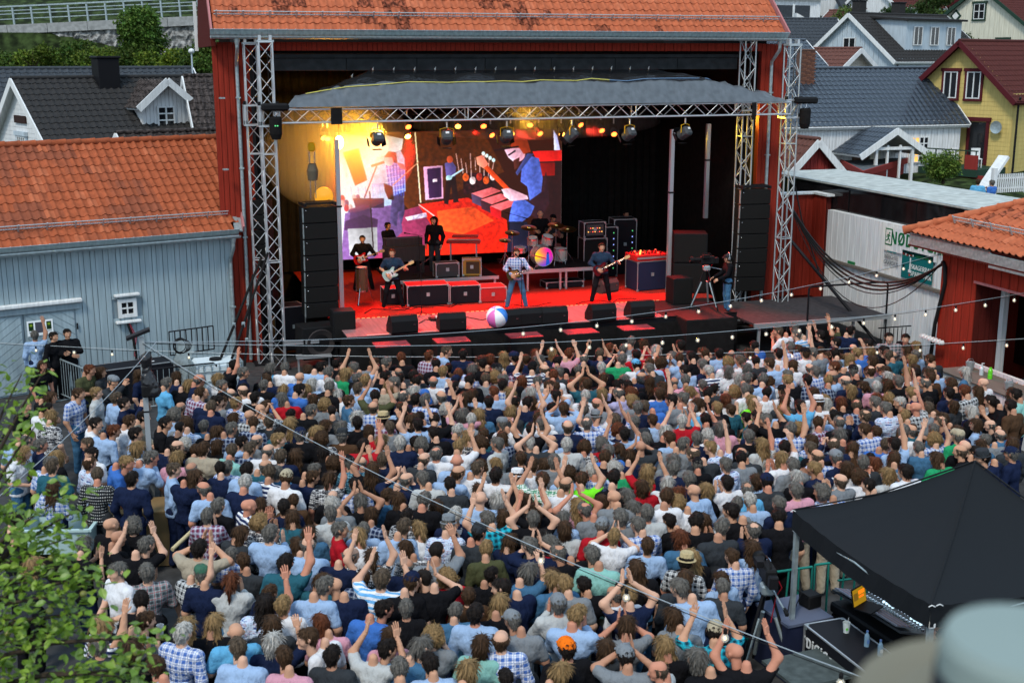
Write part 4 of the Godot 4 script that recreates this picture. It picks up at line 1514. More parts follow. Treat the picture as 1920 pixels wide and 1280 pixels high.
func build_stage() -> void:
	mat("maple", Color(0.62,0.4,0.17),0.4)
	mat("dark wood", Color(0.05,0.022,0.012),0.4)
	# floor: red stage light put into the colours of front boards and floor behind
	var d := thing("stage_deck", "low stage deck with red light painted on its floor and a black skirt", "stage")
	for i in 6:
		bx("deck_panel", V3(-4.4 + 1.53 * (i + 0.5),1.19,-1.12), V3(1.522,0.02,2.24), M["stage boards"], d)
	bx("red_lit_floor", V3(1.5,1.19,-6.45), V3(12.0,0.02,8.4), M.red_lit_floor, d)
	bx("deck_panel", V3(5.95,1.19,-1.12), V3(2.3,0.02,2.24), mat("dark boards", Color(0.03,0.022,0.022),0.5,0, "mottle", 0.8), d)  # end deck panel, darker than the others
	bx("frame", V3(1.35,1.1,-5.3), V3(11.5,0.16,10.56), M.iron, d)
	for i in 10:
		bx("skirt", V3(-4.4 + 1.15 * (i + 0.5),0.52,0.012 + 0.012 * (i % 2)), V3(1.15,1.03,0.014), M.drape, d)
	bx("skirt", V3(-4.42,0.52,-1.5), V3(0.014,1.03,3.0), M.drape, d)
	bx("edge_trim", V3(-2.9,1.202,-0.06), V3(1.9,0.012,0.07), M.aluminium, d)
	for i in 66:
		bx("tape_dash", V3(-4.0 + i * 0.147,1.204,-2.27), V3(0.085,0.006,0.045), mat("pale tape", Color(0.75,0.6,0.25),0.6), d)
	# steps in front of the stage
	for p in [V3(-3.31,1.14,0.62), V3(-1.66,1.09,0.62), V3(0.39,1.12,0.62), V3(2.02,1.21,0.62), V3(3.69,1.21,0.62)]:
		var s := thing("stage_step", "black step box with a red top, %s" % ["nearest the bolted line array", "second along from the bolted line array", "under the beach ball", "in front of the bass player", "nearest the plain black platform"][used.get("stage_step", 0)], "step box", V3(p.x, 0,0.5),0, "step boxes in front of the stage")
		cb("body", V3(0,0.52,0), V3(0.95,1.04,0.62), M.drape, s, 0.01)
		bx("top", V3(0,1.05,0), V3(0.93,0.016,0.6), mat("step red", Color(0.3,0.05,0.06),0.7,0, "mottle", 1.0), s)
	var bs := thing("black_platform", "plain black box beside the stage edge, in front of the video camera", "platform", V3(5.9,0,0.3))
	cb("body", V3(0,0.6,0), V3(1.5,1.18,0.9), M.drape, bs, 0.01)
	bx("top", V3(0,1.2,0), V3(1.46,0.02,0.86), M["dark boards"], bs)
	# towers and the truss across the front
	var tw := [["a", V3(-6.03,0,-1.94),8.85, true], ["b", V3(-6.35,0,-2.62),8.8, true], ["c", V3(9.62,0,-2.0),8.8, false], ["d", V3(8.5,0.2,-2.7),8.8, false]]
	var names := ["aluminium truss tower standing before the crowd beside the pale blue wing", "aluminium truss tower half hidden behind another by the hall's downpipe", "aluminium truss tower standing free before the red boarded wall", "aluminium truss tower lit yellow behind the hanging loudspeaker"]
	for i in 4:
		var t := thing("truss_tower", names[i], "truss tower", tw[i][1], 0, "truss towers of the stage roof")
		truss(t, V0, V3(0, tw[i][2], 0), RX, 0.4,0.42, M.aluminium if tw[i][3] else M.galvanised)
		bx("base_plate", V3(0,0.02,0), V3(0.6,0.04,0.6), M.iron, t)
		bx("head_block", V3(0, tw[i][2] + 0.03,0), V3(0.44,0.06,0.36), M.galvanised, t)
		for k in [-1,1]:
			bx("pulley_bracket", V3(k * 0.14, tw[i][2] + 0.12,0), V3(0.07,0.13,0.2), M.aluminium, t)
		for y in [6.68,7.2]:
			bx("sleeve_plate", V3(0, y, 0), V3(0.54,0.045,0.5), M.aluminium, t)
			for k in [-1,1]:
				bx("sleeve_roller", V3(k * 0.24, y + 0.07,0.2), V3(0.07,0.1,0.09), M.iron, t)
		for k in 4:
			bx("sleeve_post", V3(0.24 * (k % 2 * 2 - 1),6.94,0.22 * (k / 2 * 2 - 1)), V3(0.05,0.5,0.05), M.aluminium, t)
		rod("hoist_chain", [V3(0.05,7.0,0.05), V3(0.05, tw[i][2], 0.05)], 0.012, M.iron, t)
	# hoists with chain bags at the ends of the truss
	for e in [[V3(-5.87,7.18,-1.62), "black chain hoist with a hanging chain bag on the tower by the wing"], [V3(9.98,7.2,-1.7), "black chain hoist with a hanging chain bag on the free-standing tower"]]:
		var h := thing("chain_hoist", e[1], "chain hoist", e[0], 0, "chain hoists on the stage towers")
		cb("motor", V0, V3(0.72,0.2,0.3), M.plastic, h, 0.05)
		rod("hook", [V3(0,-0.1,0), V3(0.03,-0.18,0.02), V3(-0.02,-0.24,0)], 0.012, M.chrome, h)
		var bag := MB.new()
		bag.lathe([V2(0.0,-0.86), V2(0.12,-0.84), V2(0.165,-0.7), V2(0.17,-0.3), V2(0.15,-0.24)], Tf(),12)
		part("chain_bag", bag, M.drape, h)
		if used["chain_hoist"] == 1:
			for k in 2:
				bx("display", V3(-0.03 + k * 0.06,-0.48,0.172), V3(0.035,0.03,0.004), glow("green led", Color(0.1,0.6,0.2),0.7), h)
	var ft := thing("front_truss", "long aluminium lattice truss across the stage front, lights hanging from it", "truss")
	truss(ft, V3(-5.75,6.93,-1.8), V3(9.45,6.97,-1.8), UY, 0.4,0.4, M.aluminium)
	bx("strap", V3(-4.25,6.93,-1.58), V3(0.3,0.44,0.05), M.drape, ft)
	bx("strap", V3(8.2,6.9,-1.58), V3(0.12,0.5,0.05), M.drape, ft)
	var rt := thing("rear_truss", "black lattice truss with rows of par cans at the back of the stage roof", "truss")
	truss(rt, V3(-4.6,6.85,-6.2), V3(7.5,6.85,-6.2), UY, 0.3,0.5, M.iron)
	# the tarpaulin roof: creased, laced to the shutter box, pulled down over the truss
	var sheet := MB.new()
	var tp := sheet
	var f := FastNoiseLite.new()
	f.seed = 8
	f.frequency = 0.35
	var nx := 150
	var ny := 20
	var grid := []
	for i in nx + 1:
		var col := []
		var u := float(i) / nx
		for j in ny + 1:
			var v := float(j) / ny
			var bx_ := lerpf(-4.3,6.9, u)
			var fx := lerpf(-5.62,9.35, u)
			var x := lerpf(bx_, fx, v)
			var edge := minf(1.0, minf(u, 1 - u) * 9.0)
			var crease := sin(x * 2.3 + v * 2.5 + f.get_noise_2d(x, v * 3) * 3.0)
			var fall := v * 0.5 if v < 0.72 else 0.36 + (v - 0.72) * 2.286
			var y := lerpf(7.62 + 0.48 * edge, 7.17, fall) - 0.03 * sin(PI * clampf(v / 0.72,0,1)) * (1.0 + sin(u * 47.0))   + f.get_noise_2d(x * 2.2 + v * 1.7, v * 4.0 + 9.0) * 0.07 * sin(PI * clampf(v, 0.05,0.97)) + 0.1 * maxf(0.0, crease - 0.55) * sin(PI * v) + 0.035 * (1.0 - minf(1.0,6.0 * absf(f.get_noise_2d(x * 2.0 - v * 3.2, v * 2.2 + 40.0)))) * sin(PI * v)
			if u < 0.1 or u > 0.9:
				y += f.get_noise_2d(x * 6.0, v * 9.0) * 0.12 * sin(PI * v)
			col.append(V3(x, y, lerpf(-3.06,-1.95, v / 0.72) if v < 0.72 else lerpf(-1.95,-1.57, (v - 0.72) / 0.28)))
		grid.append(col)
	var nn := func(i: int, j: int) -> Vector3:
		var a: Vector3 = grid[mini(i + 1, nx)][j] - grid[maxi(i - 1,0)][j]
		var b: Vector3 = grid[i][mini(j + 1, ny)] - grid[i][maxi(j - 1,0)]
		return b.cross(a).normalized()
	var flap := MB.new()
	for i in nx:
		for j in ny:
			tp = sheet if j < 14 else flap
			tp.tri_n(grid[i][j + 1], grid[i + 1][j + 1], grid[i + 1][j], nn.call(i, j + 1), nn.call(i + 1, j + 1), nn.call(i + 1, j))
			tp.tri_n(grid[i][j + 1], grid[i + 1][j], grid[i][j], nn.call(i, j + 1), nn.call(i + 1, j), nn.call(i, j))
	var tl := thing("tarpaulin_roof", "creased black tarpaulin stretched as a roof over the stage front", "tarpaulin")
	part("sheet", sheet, M.tarpaulin, tl)
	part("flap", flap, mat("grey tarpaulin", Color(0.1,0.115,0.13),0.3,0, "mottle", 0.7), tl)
	for i in 5:
		var sc := thing("stage_cable", "thin black cable lying across the red-lit floor " + ["before the singer", "by the bass player's shoes", "at the guitarist's feet", "beside the pedal board", "along the first red-topped case"][i], "cable")
		var p0: Vector3 = [V3(1.2,1.22,-2.6), V3(3.9,1.22,-2.6), V3(-2.4,1.22,-3.2), V3(-1.2,1.22,-1.2), V3(-1.6,1.22,-3.3)][i]
		rod("lead", range(8).map(func(k): return p0 + V3(0.3 * k - 1.0,0,0.22 * sin(k * 1.7 + i) + 0.1 * cos(k * 3.1))),0.011, M.plastic, sc)
	for i in 16:
		var p: Vector3 = grid[10 + i * 8][0]
		rod("lacing", [p, p + V3(0.03,0.1,-0.04), p + V3(-0.02,0.03,0.01)], 0.012, M.white, tl)
	rod("yellow_rope", range(3,100,6).map(func(i): return grid[i][15 - i / 30] + V3(0,0.02,0)),0.014, mat("yellow rope", Color(0.55,0.5,0.12),0.7), tl)
	rod("blue_rope", range(99,142,6).map(func(i): return grid[i][12 - (i - 99) / 20] + V3(0,0.02,0)),0.014, mat("blue rope", Color(0.12,0.2,0.32),0.7), tl)
	# loudspeakers
	line_array("line_array", "tall black line array with bolted faces beside the amber-lit backdrop", V3(-4.72,4.46,-2.0),7, V3(0.92,0.45,0.55),0.12,0.1)
	line_array("line_array", "black line array turned outwards behind the truss tower near the wing", V3(-6.42,4.62,-2.85),8, V3(0.66,0.42,0.5),-0.5,0.22,-0.02)
	line_array("line_array", "tall black line array hanging before the red wall, beside the video camera", V3(8.72,4.5,-2.2),7, V3(0.95,0.46,0.55),-0.1,0.12)
	for q in [[V3(-4.32,0.9,-1.2), "black bass bin on the stage's dark corner under the hanging array"], [V3(6.0,1.2,-1.7), "small black box speaker at the far end of the red-lit floor"]]:
		var sb := thing("bass_speaker", q[1], "loudspeaker", q[0])
		cb("cabinet", V3(0,0.4,0), V3(0.62,0.82,0.6), M.plastic, sb, 0.02)
		bx("grille", V3(0,0.4,0.305), V3(0.54,0.72,0.014), M.grille, sb)
	# poles and side gear
	var ps := [[V3(-4.0,1.2,-3.3),5.0, "pale steel pole at the edge of the video screen"], [V3(6.4,1.2,-3.4),5.1, "steel pole standing at the dark end of the stage floor"], [V3(8.0,3.4,-4.2),3.0, "short steel pole hanging behind the right-hand loudspeakers"]]
	for p in ps:
		var po := thing("stage_pole", p[2], "pole", p[0], 0, "poles on the stage")
		bx("tube", V3(0, p[1] * 0.5,0), V3(0.12, p[1], 0.12), M.aluminium, po)
		bx("clamp", V3(0, p[1] * 0.62,0), V3(0.17,0.05,0.17), M.iron, po)
	# monitors along the edge
	var wl := ["below the dashed tape at the crowd's left end of the row", "in front of the pedal board", "half hidden by the beach ball", "the nearer of the pair before the singer", "the farther of the pair before the singer", "in front of the bass player", "last of the row by the steel pole"]
	var wx := [-2.86,-1.5,0.02,0.72,1.44,2.86,4.08]
	for i in 7:
		wedge("black floor monitor " + wl[i], V3(wx[i], 1.2,-0.2 + 0.04 * (i % 3)), PI + [0.08,-0.05,0.1,0.03,-0.04,0.06,0.0][i] + PI, V3(0.74,0.48,0.56), M.plastic, M.plastic)
	# beach ball in the air over the stage edge
	var bb := thing("beach_ball", "white, pink and blue beach ball flying above the stage edge", "beach ball", V3(-0.60,1.77,1.24))
	bb.basis = Basis(BZ, 0.35) * Basis(RX, 0.5)
	for k in 6:
		var pn := MB.new()
		for i in 10:
			for j in 4:
				var q := []
				for w in [[i, j], [i, j + 1], [i + 1, j + 1], [i + 1, j]]:
					var th: float = PI * w[0] / 10.0
					var ph: float = TAU * (k + w[1] / 4.0) / 6.0
					q.append(V3(sin(th) * cos(ph), cos(th),-sin(th) * sin(ph)))
				pn.tri_n(q[0] * 0.29, q[3] * 0.29, q[2] * 0.29, q[0], q[3], q[2])
				pn.tri_n(q[0] * 0.29, q[2] * 0.29, q[1] * 0.29, q[0], q[2], q[1])
		part("panel", pn, mat("ball %d" % (k % 4), [Color(0.75,0.77,0.8), Color(0.03,0.2,0.62), Color(0.75,0.77,0.8), Color(0.7,0.13,0.42)][k % 4], 0.3), bb)
	# video screen
	var scr := thing("video_screen", "large LED video screen showing the band in close-up", "screen")
	T.screen = screen_picture()
	var sm := StandardMaterial3D.new()
	sm.resource_name = "screen picture"
	sm.albedo_color = Color(0.02,0.02,0.02)
	sm.roughness = 0.5
	sm.emission_enabled = true
	sm.emission_texture = T.screen
	sm.emission = Color.WHITE
	sm.emission_operator = BaseMaterial3D.EMISSION_OP_MULTIPLY
	sm.emission_energy_multiplier = 0.75
	var sq := MB.new()
	sq.quad_uv(V3(-3.03,1.75,-9.4), V3(4.88,1.75,-9.4), V3(4.88,6.0,-9.4), V3(-3.03,6.0,-9.4))
	part("screen_face", sq, sm, scr)
	bx("screen_back", V3(0.925,3.87,-9.5), V3(7.95,4.3,0.16), M.plastic, scr)
	for s in [-2.2,0.9,4.0]:
		bx("support", V3(s, 1.5,-9.5), V3(0.1,0.6,0.1), M.iron, scr)
	var al := AreaLight3D.new()
	al.name = "screen_light"
	add_child(al)
	al.area_size = V2(7.8,4.1)
	al.position = V3(0.925,3.87,-9.3)
	al.rotation.y = PI
	al.light_energy = 0.5
	al.light_color = Color(1.0,0.75,0.7)
	al.shadow_enabled = true
	# lamps
	var hot := glow("amber lamp", Color(1.0,0.55,0.06),14.0)
	var red := glow("red lamp", Color(1.0,0.13,0.02),5.0)
	var orange := glow("orange lamp", Color(1.0,0.3,0.04),6.0)
	var fl := ["hanging before the singer on the screen", "hanging next along toward the middle", "hanging over the screen's hat", "hanging at the screen's edge with its barn door open", "fourth from the amber lamp, cable looped below", "last of the row near the steel pole"]
	var lp := [V3(-3.10,6.26,-1.80), V3(-1.15,6.18,-1.80), V3(0.59,6.18,-1.80), V3(2.54,6.19,-1.80), V3(4.32,6.15,-1.80), V3(6.08,6.24,-1.80)]
	for i in 6:
		stage_lamp("grey stage spotlight with barn doors " + fl[i], V3(lp[i].x, 6.3,-1.8), [-0.5,-0.55,-0.5,-0.75,-0.6,-0.55][i], [0.1,-0.15,0.05,0.9,0.35,0.5][i], "spotlights on the front truss", null, true, true)
	var pc := [[705,233,1], [775,256,1], [792,256,2], [805,250,2], [858,232,1], [763,232,2], [905,230,2], [919,249,1], [958,247,2], [992,230,1], [1009,245,1], [1045,247,2], [1085,230,2], [1125,240,1], [1150,247,1]]
	var pw := [V3(-4.05,6.17,-5.60), V3(-3.92,6.14,-5.60), V3(-2.38,6.20,-5.60), V3(-1.47,6.17,-5.60), V3(0.14,6.45,-5.60), V3(-1.46,6.46,-5.60), V3(0.95,6.44,-5.60), V3(1.19,6.16,-5.60), V3(1.85,6.18,-5.60), V3(2.48,6.45,-5.60), V3(2.78,6.18,-5.60), V3(3.53,6.15,-5.60), V3(4.13,6.43,-5.60), V3(4.87,6.24,-5.60), V3(5.32,6.12,-5.60)]
	var near := ["next to the blazing amber lamp", "beside its pair near the amber lamp", "over the singer on the screen", "above the thin pale pole on the screen", "over the purple case on the screen", "up by the truss above the screen", "over the drums on the screen", "between two grey spotlights", "above the screen's orange hat", "high over the screen's edge", "low over the screen's edge", "just past the screen's edge", "high in the dark past the screen", "second last of the row in the dark", "last of the row in the dark"]
	for i in pw.size():
		var lens: StandardMaterial3D = [orange, orange, orange, hot, orange, red, red, red, orange, red, red, orange, red, red, red][i]
		var pcan := stage_lamp("lit %s par can %s" % ["red" if lens == red else "amber", near[i]], pw[i], -0.55, PI + [0.1,-0.1,0.2,0.0,-0.2][i % 5], "par cans at the back of the stage roof", lens, false)
	# the blazing amber lamp on the pole, and one on a stand
	var am := thing("amber_lamp", "blazing amber lamp at the top of the pale steel pole", "stage light", V3(-3.72,6.02,-4.6))
	var ab := MB.new()
	ab.ball(V0, V3(0.13,0.2,0.1),10,14)
	part("bulb", ab, glow("blazing amber", Color(1.0,0.6,0.1),40.0), am)
	rod("bracket", [V3(0,0.2,0), V3(0.0,0.8,-0.1)], 0.02, M.iron, am)
	var o := OmniLight3D.new()
	o.name = "amber_glow"
	add_child(o)
	o.position = V3(-3.72,6.02,-4.45)
	o.light_color = Color(1.0,0.6,0.12)
	o.light_energy = 5.0
	o.light_size = 0.13
	o.omni_range = 40
	o.omni_attenuation = 2.0
	o.shadow_enabled = true
	# beams: red onto the stage floor and the front rows, amber over the backdrop and truss
	for i in 6:
		spot(V3(-3.4 + i * 2.0,6.3,-5.4), V3(-3.2 + i * 1.75,1.2,-1.9), Color(1.0,0.012,0.006),32.0,30.0,0.12)
	for i in 5:
		spot(V3(-2.6 + i * 2.3,6.3,-5.5), V3(-2.2 + i * 2.4,1.4,3.2), Color(1.0,0.06,0.035),60.0,22.0,0.12)
	spot(V3(-2.6,6.4,-3.6), V3(-5.0,4.6,-8.5), Color(1.0,0.5,0.04),40.0,46.0)
	spot(V3(2.0,6.5,-5.0), V3(2.5,8.2,-2.2), Color(1.0,0.5,0.04),9.0,60.0)
	spot(V3(7.4,6.2,-4.2), V3(8.6,5.2,-2.6), Color(1.0,0.6,0.04),5.0,48.0)
	spot(V3(8.9,6.6,-3.4), V3(9.6,6.8,-1.8), Color(1.0,0.6,0.04),4.0,55.0)
	spot(V3(3.0,6.2,-1.9), V3(1.0,1.6,-2.6), Color(1.0,0.86,0.72),4.5,16.0)
	spot(V3(4.8,6.2,-1.9), V3(3.8,1.8,-3.0), Color(1.0,0.6,0.5),2.2,14.0)
	spot(V3(-1.0,6.2,-1.9), V3(-2.6,1.8,-3.8), Color(1.0,0.7,0.6),2.2,15.0)
	# red-topped cases at the front of the stage floor
	var rc := [[-1.34,-3.9,1.28,0.62, M.case, "wide black case with a red top, first of the row behind the guitarist's microphone"], [-0.2,-3.85,0.95,0.56, M.case, "black case with a red top, middle of the row under the small yellow amplifier"], [0.66,-3.8,0.85,0.46, M["red vinyl"], "all-red monitor case, last of the row beside the singer"]]
	for r in rc:
		var t := amp_case("monitor_case", r[5], "case", V3(r[0], 1.2, r[1]),-0.05, V3(r[2], r[3], 0.75), M["red vinyl"], r[4], "red-topped cases on the carpet")
	amp_case("monitor_case", "low red case tucked behind the guitarist's legs", "case", V3(-2.35,1.2,-4.2),0.0, V3(0.55,0.5,0.6), M["red vinyl"], M.case, "red-topped cases on the carpet")
	# riser for the keyboards and its contents
	var kr := thing("keyboard_riser", "low black riser with pale edges under the keyboards", "riser")
	bx("deck", V3(-0.5,1.72,-6.1), V3(3.4,0.08,2.6), M.drape, kr)
	bx("edge_rail", V3(-0.5,1.72,-4.78), V3(3.42,0.1,0.04), M.aluminium, kr)
	for s in [-2.1,-0.9,0.3,1.1]:
		bx("leg", V3(s, 1.45,-4.85), V3(0.06,0.5,0.06), M.aluminium, kr)
	var ya := amp_case("guitar_amplifier", "small tweed-yellow combo amplifier on the keyboard riser", "amplifier", V3(0.42,1.76,-5.1),-0.25, V3(0.6,0.55,0.35), mat("tweed", Color(0.45,0.24,0.05),0.8,0, "speck", 4.0), M.tweed)
	bx("speaker_cloth", V3(0.03,0.28,0.17), V3(0.42,0.38,0.014), mat("brown cloth", Color(0.06,0.04,0.025),0.9), ya)
	amp_case("rack_box", "dark grey amplifier box on the keyboard riser beside the yellow one", "amplifier", V3(-0.4,1.76,-5.15),0.0, V3(0.75,0.46,0.4), mat("dark vinyl", Color(0.05,0.045,0.045),0.6), M["dark vinyl"])
	var org := thing("organ", "dark wooden organ with its back to the crowd on the keyboard riser", "organ", V3(-1.5,1.76,-6.3),0.1)
	cb("cabinet", V3(0,0.62,0), V3(1.25,0.5,0.62), mat("dark organ", Color(0.05,0.04,0.038),0.5,0, "streak", 1.5), org, 0.02)
	bx("lid", V3(0,0.98,-0.1), V3(1.2,0.24,0.4), M["dark organ"], org)
	for s in [-1,1]:
		for k in [-1,1]:
			bx("leg", V3(s * 0.55,0.2, k * 0.25), V3(0.08,0.4,0.08), M["dark organ"], org)
	for k in 2:
		bx("keyboard", V3(0,0.9 + 0.09 * k, -0.36 + 0.1 * k), V3(1.05,0.04,0.15), M.white, org)
	var kb := thing("stage_piano", "red-lit stage piano on a folding stand beside the standing keyboard player", "keyboard", V3(0.55,1.76,-6.6),-0.35)
	cb("case", V3(0,0.86,0), V3(1.1,0.1,0.34), mat("red keyboard", Color(0.4,0.02,0.015),0.35), kb, 0.02)
	cb("upper_case", V3(0.05,1.02,-0.1), V3(0.85,0.08,0.3), M["red keyboard"], kb, 0.02)
	bx("keys", V3(0,0.915,-0.1), V3(1.0,0.015,0.13), M.white, kb)
	for s in [-1,1]:
		bar("leg", V3(s * 0.42,0,0.14), V3(s * 0.42,0.82,0.1),0.018, M.aluminium, kb)
		bar("leg", V3(s * 0.42,0,-0.14), V3(s * 0.42,0.82,-0.1),0.018, M.aluminium, kb)
	# conga
	var cg := drum("conga", "tall brown conga drum on a low stand beside the red guitar", V3(-3.2,1.95,-4.4),0.17,0.72, V0, mat("conga wood", Color(0.14,0.08,0.03),0.45,0, "streak", 2.0), mat("drumhead", Color(0.65,0.6,0.55),0.7), "percussion")
	for k in 3:
		bar("leg", V3(0.18 * cos(k * 2.1),-0.25,0.18 * sin(k * 2.1)), V3(0.36 * cos(k * 2.1),-0.74,0.36 * sin(k * 2.1)),0.014, M.chrome, cg)
	# drum riser and kit
	var dr := thing("drum_riser", "black drum riser with pale metal legs and front rail", "riser")
	bx("deck", V3(3.2,1.84,-6.1), V3(2.6,0.08,2.5), M.drape, dr)
	bx("edge_rail", V3(3.2,1.83,-4.84), V3(2.62,0.11,0.05), M.aluminium, dr)
	for s in [2.0,2.2,3.3,3.5,4.45]:
		bx("leg", V3(s, 1.5,-4.9), V3(0.06,0.6,0.06), M.aluminium, dr)
	amp_case("flight_case", "flat flight case with pale edges under the drum riser", "case", V3(3.5,1.2,-5.3),0.03, V3(1.3,0.22,0.6), M.case, M.case)
	var bd: Vector3 = V3(2.87,2.19,-5.35)
	T.drumhead = drum_picture()
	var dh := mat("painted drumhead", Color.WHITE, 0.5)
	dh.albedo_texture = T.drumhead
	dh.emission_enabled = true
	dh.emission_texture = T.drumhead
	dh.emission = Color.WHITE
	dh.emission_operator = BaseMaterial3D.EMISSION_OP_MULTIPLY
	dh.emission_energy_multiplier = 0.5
	var b := drum("bass_drum", "bass drum with a bright pink, yellow and violet painted head", V3(bd.x, 1.88 + 0.33,-5.5),0.32,0.42, V3(PI / 2,0,0), mat("drum shell", Color(0.5,0.46,0.4),0.3,0.2), M.drumhead)
	var face := MB.new()
	for k in 28:
		var a0 := TAU * k / 28
		var a1 := TAU * (k + 1) / 28
		face.tri_n(V3(0,0,0), V3(cos(a0), sin(a0),0) * 0.3, V3(cos(a1), sin(a1),0) * 0.3, BZ, BZ, BZ, V2(0.5,0.5), V2(0.5 + cos(a0) * 0.5,0.5 - sin(a0) * 0.5), V2(0.5 + cos(a1) * 0.5,0.5 - sin(a1) * 0.5))
	part("painted_face", face, dh, b).transform = Tf(Basis(RX, -PI / 2), V3(0,0.222,0))
	drum("tom_drum", "rack tom mounted over the bass drum, nearer the singer", bd + V3(-0.28,0.5,-0.25),0.16,0.24, V3(0.35,0,0.1), M["drum shell"], M.drumhead)
	drum("tom_drum", "rack tom mounted over the bass drum, nearer the rack cases", bd + V3(0.22,0.52,-0.25),0.18,0.26, V3(0.35,0,-0.1), M["drum shell"], M.drumhead)
	drum("floor_tom", "floor tom at the amplifier side of the drum kit", bd + V3(0.75,-0.02,-0.45),0.22,0.4, V3(0.05,0,0), M["drum shell"], M.drumhead)
	drum("snare_drum", "shallow snare drum on the singer's side of the kit", bd + V3(-0.62,0.2,-0.5),0.19,0.15, V3(0.1,0,0), M.chrome, M.drumhead)
	var cy := [[-0.95,0.78,-0.3,0.24, "low splash cymbal at the singer's side of the kit"], [-0.45,0.95,-0.1,0.26, "red-lit crash cymbal over the singer's side of the kit"], [0.5,0.98,-0.2,0.27, "crash cymbal over the bass drum's far edge"], [0.95,0.82,-0.4,0.3, "ride cymbal beside the amplifier stack"], [-1.1,0.5,-0.6,0.2, "pair of hi-hat cymbals low at the singer's side"]]
	for c in cy:
		cymbal(c[4], bd + V3(c[0], c[1], c[2]),1.88, c[3], 0.25)
	# amplifier stack right of the drums, rack cases
	var st := amp_case("amplifier_rack", "open rack case with glowing dials on top of the bass cabinet", "amplifier", V3(4.94,2.69,-6.40) * V3(1,0,1) + V3(0,2.62,0),0.02, V3(0.78,0.52,0.5), M.case, M.case)
	bx("front_panel", V3(0,0.26,0.245), V3(0.6,0.36,0.02), mat("rack face", Color(0.05,0.05,0.05),0.4), st)
	for k in 14:
		bx("dial", V3(-0.24 + (k % 7) * 0.08,0.2 + 0.12 * (k / 7),0.258), V3(0.03,0.03,0.012), [glow("rack amber", Color(1.0,0.5,0.1),1.2), M.chrome, glow("rack red", Color(1.0,0.1,0.05),1.2)][k % 3], st)
	amp_case("bass_cabinet", "black bass cabinet under the glowing rack", "amplifier", V3(4.94,2.69,-6.40) * V3(1,0,1) + V3(0.02,1.2,0),0.02, V3(0.84,1.4,0.55), M.case, M.grille)
	var racks := [[5.55,-6.9,0.8,1.7, "tall black rack case with tiny blue lights behind the bass player"], [6.35,-7.2,0.8,1.9, "tall dark rack case with a red-lit top near the backdrop"]]
	for r in racks:
		var t := amp_case("rack_case", r[4], "case", V3(r[0], 1.2, r[1]),-0.1, V3(r[2], r[3], 0.7), M.case, M.case, "rack cases at the back of the stage")
		for k in 7:
			bx("indicator", V3(0.25,0.3 + k * 0.2,0.352), V3(0.03,0.035,0.01), glow("blue led", Color(0.3,0.4,1.0),0.9) if k % 3 else M["green led"], t)
	var bl := amp_case("flight_case", "large dark blue flight case beside the steel pole", "case", V3(6.55,1.20,-3.33) + V3(-0.55,0,-0.9),0.12, V3(1.1,0.95,0.8), M["blue case"], M["blue case"])
	var mx := thing("monitor_desk", "red-lit mixing desk with a pale edge on the blue flight case", "mixing desk", V3(6.55,1.20,-3.33) + V3(-0.55,0.96,-0.9),0.12)
	cb("frame", V3(0,0.1,0), V3(1.15,0.2,0.82), M["red vinyl"], mx, 0.02)
	bx("edge_rail", V3(0,0.1,0.42), V3(1.16,0.05,0.03), M.aluminium, mx)
	for k in 40:
		bx("knob", V3(-0.5 + (k % 10) * 0.11,0.22,-0.3 + 0.18 * (k / 10)), V3(0.04,0.05,0.04), M["rack red"] if k % 7 == 2 else M["rack amber"] if k % 9 == 4 else M.chrome if k % 2 else M.plastic, mx)
	wedge("small dark monitor on the stage floor behind the bass player", V3(4.55,1.2,-4.1),0.4, V3(0.7,0.42,0.5), M.plastic, M["dark vinyl"], "stage_monitor", "monitor speaker", "floor monitors on the carpet")
	var bigbox := thing("side_fill_speaker", "big black side-fill loudspeaker stack behind the video camera", "loudspeaker", V3(7.1,1.2,-3.4),-0.35)
	for k in 2:
		cb("cabinet", V3(0,0.48 + 0.95 * k, 0), V3(1.05,0.93,0.85), M.plastic, bigbox, 0.02)
		bx("grille", V3(0,0.48 + 0.95 * k, 0.43), V3(0.95,0.82,0.014), M.grille, bigbox)
	# video camera and tripod on the stage
	video_camera("black video camera on a tripod at the dark side of the stage", V3(6.41,1.20,-0.72), rad(82.0),1.45)
	# microphones, pedal boards
	mic_stand("microphone stand on the front boards beside the pedal board", V3(-1.89,1.20,-2.11),1.5, V3(0.25,0.12,-0.1))
	mic_stand("microphone stand in front of the singer's mouth", V3(1.08,1.20,-1.93),1.48, V3(-0.12,0.16,-0.12))
	mic_stand("low microphone stand by the first red-topped case", V3(-2.0,1.2,-3.6),0.6, V3(0.3,-0.1,-0.2))
	mic_stand("low microphone stand by the middle red-topped case", V3(-0.7,1.2,-3.3),0.65, V3(0.35,-0.12,-0.3))
	mic_stand("microphone boom stand over the organ", V3(-1.2,1.76,-5.4),1.3, V3(-0.35,0.05,-0.2))
	mic_stand("tall microphone boom stand behind the drum kit", V3(2.1,1.88,-6.6),1.6, V3(0.5,-0.15,0.2))
	var pb := thing("pedal_board", "low pedal board with small coloured pedals on the front boards", "pedal board", V3(-1.33,1.20,-1.48))
	bx("board", V3(0,0.03,0), V3(0.95,0.05,0.34), M.iron, pb)
	for k in 7:
		cb("pedal", V3(-0.38 + k * 0.126,0.08,0.03 * (k % 2)), V3(0.09,0.06,0.14), mat("pedal %d" % (k % 4), [Color(0.5,0.05,0.05), Color(0.6,0.6,0.6), Color(0.6,0.4,0.05), Color(0.08,0.2,0.35)][k % 4], 0.5), pb, 0.01)
	# dark gear stored left of the main array
	var gk := amp_case("stored_case", "dark case standing in the shadow under the outfill loudspeakers", "case", V3(-5.5,0.2,-3.4),0.2, V3(0.7,1.3,0.7), M.case, M.case)
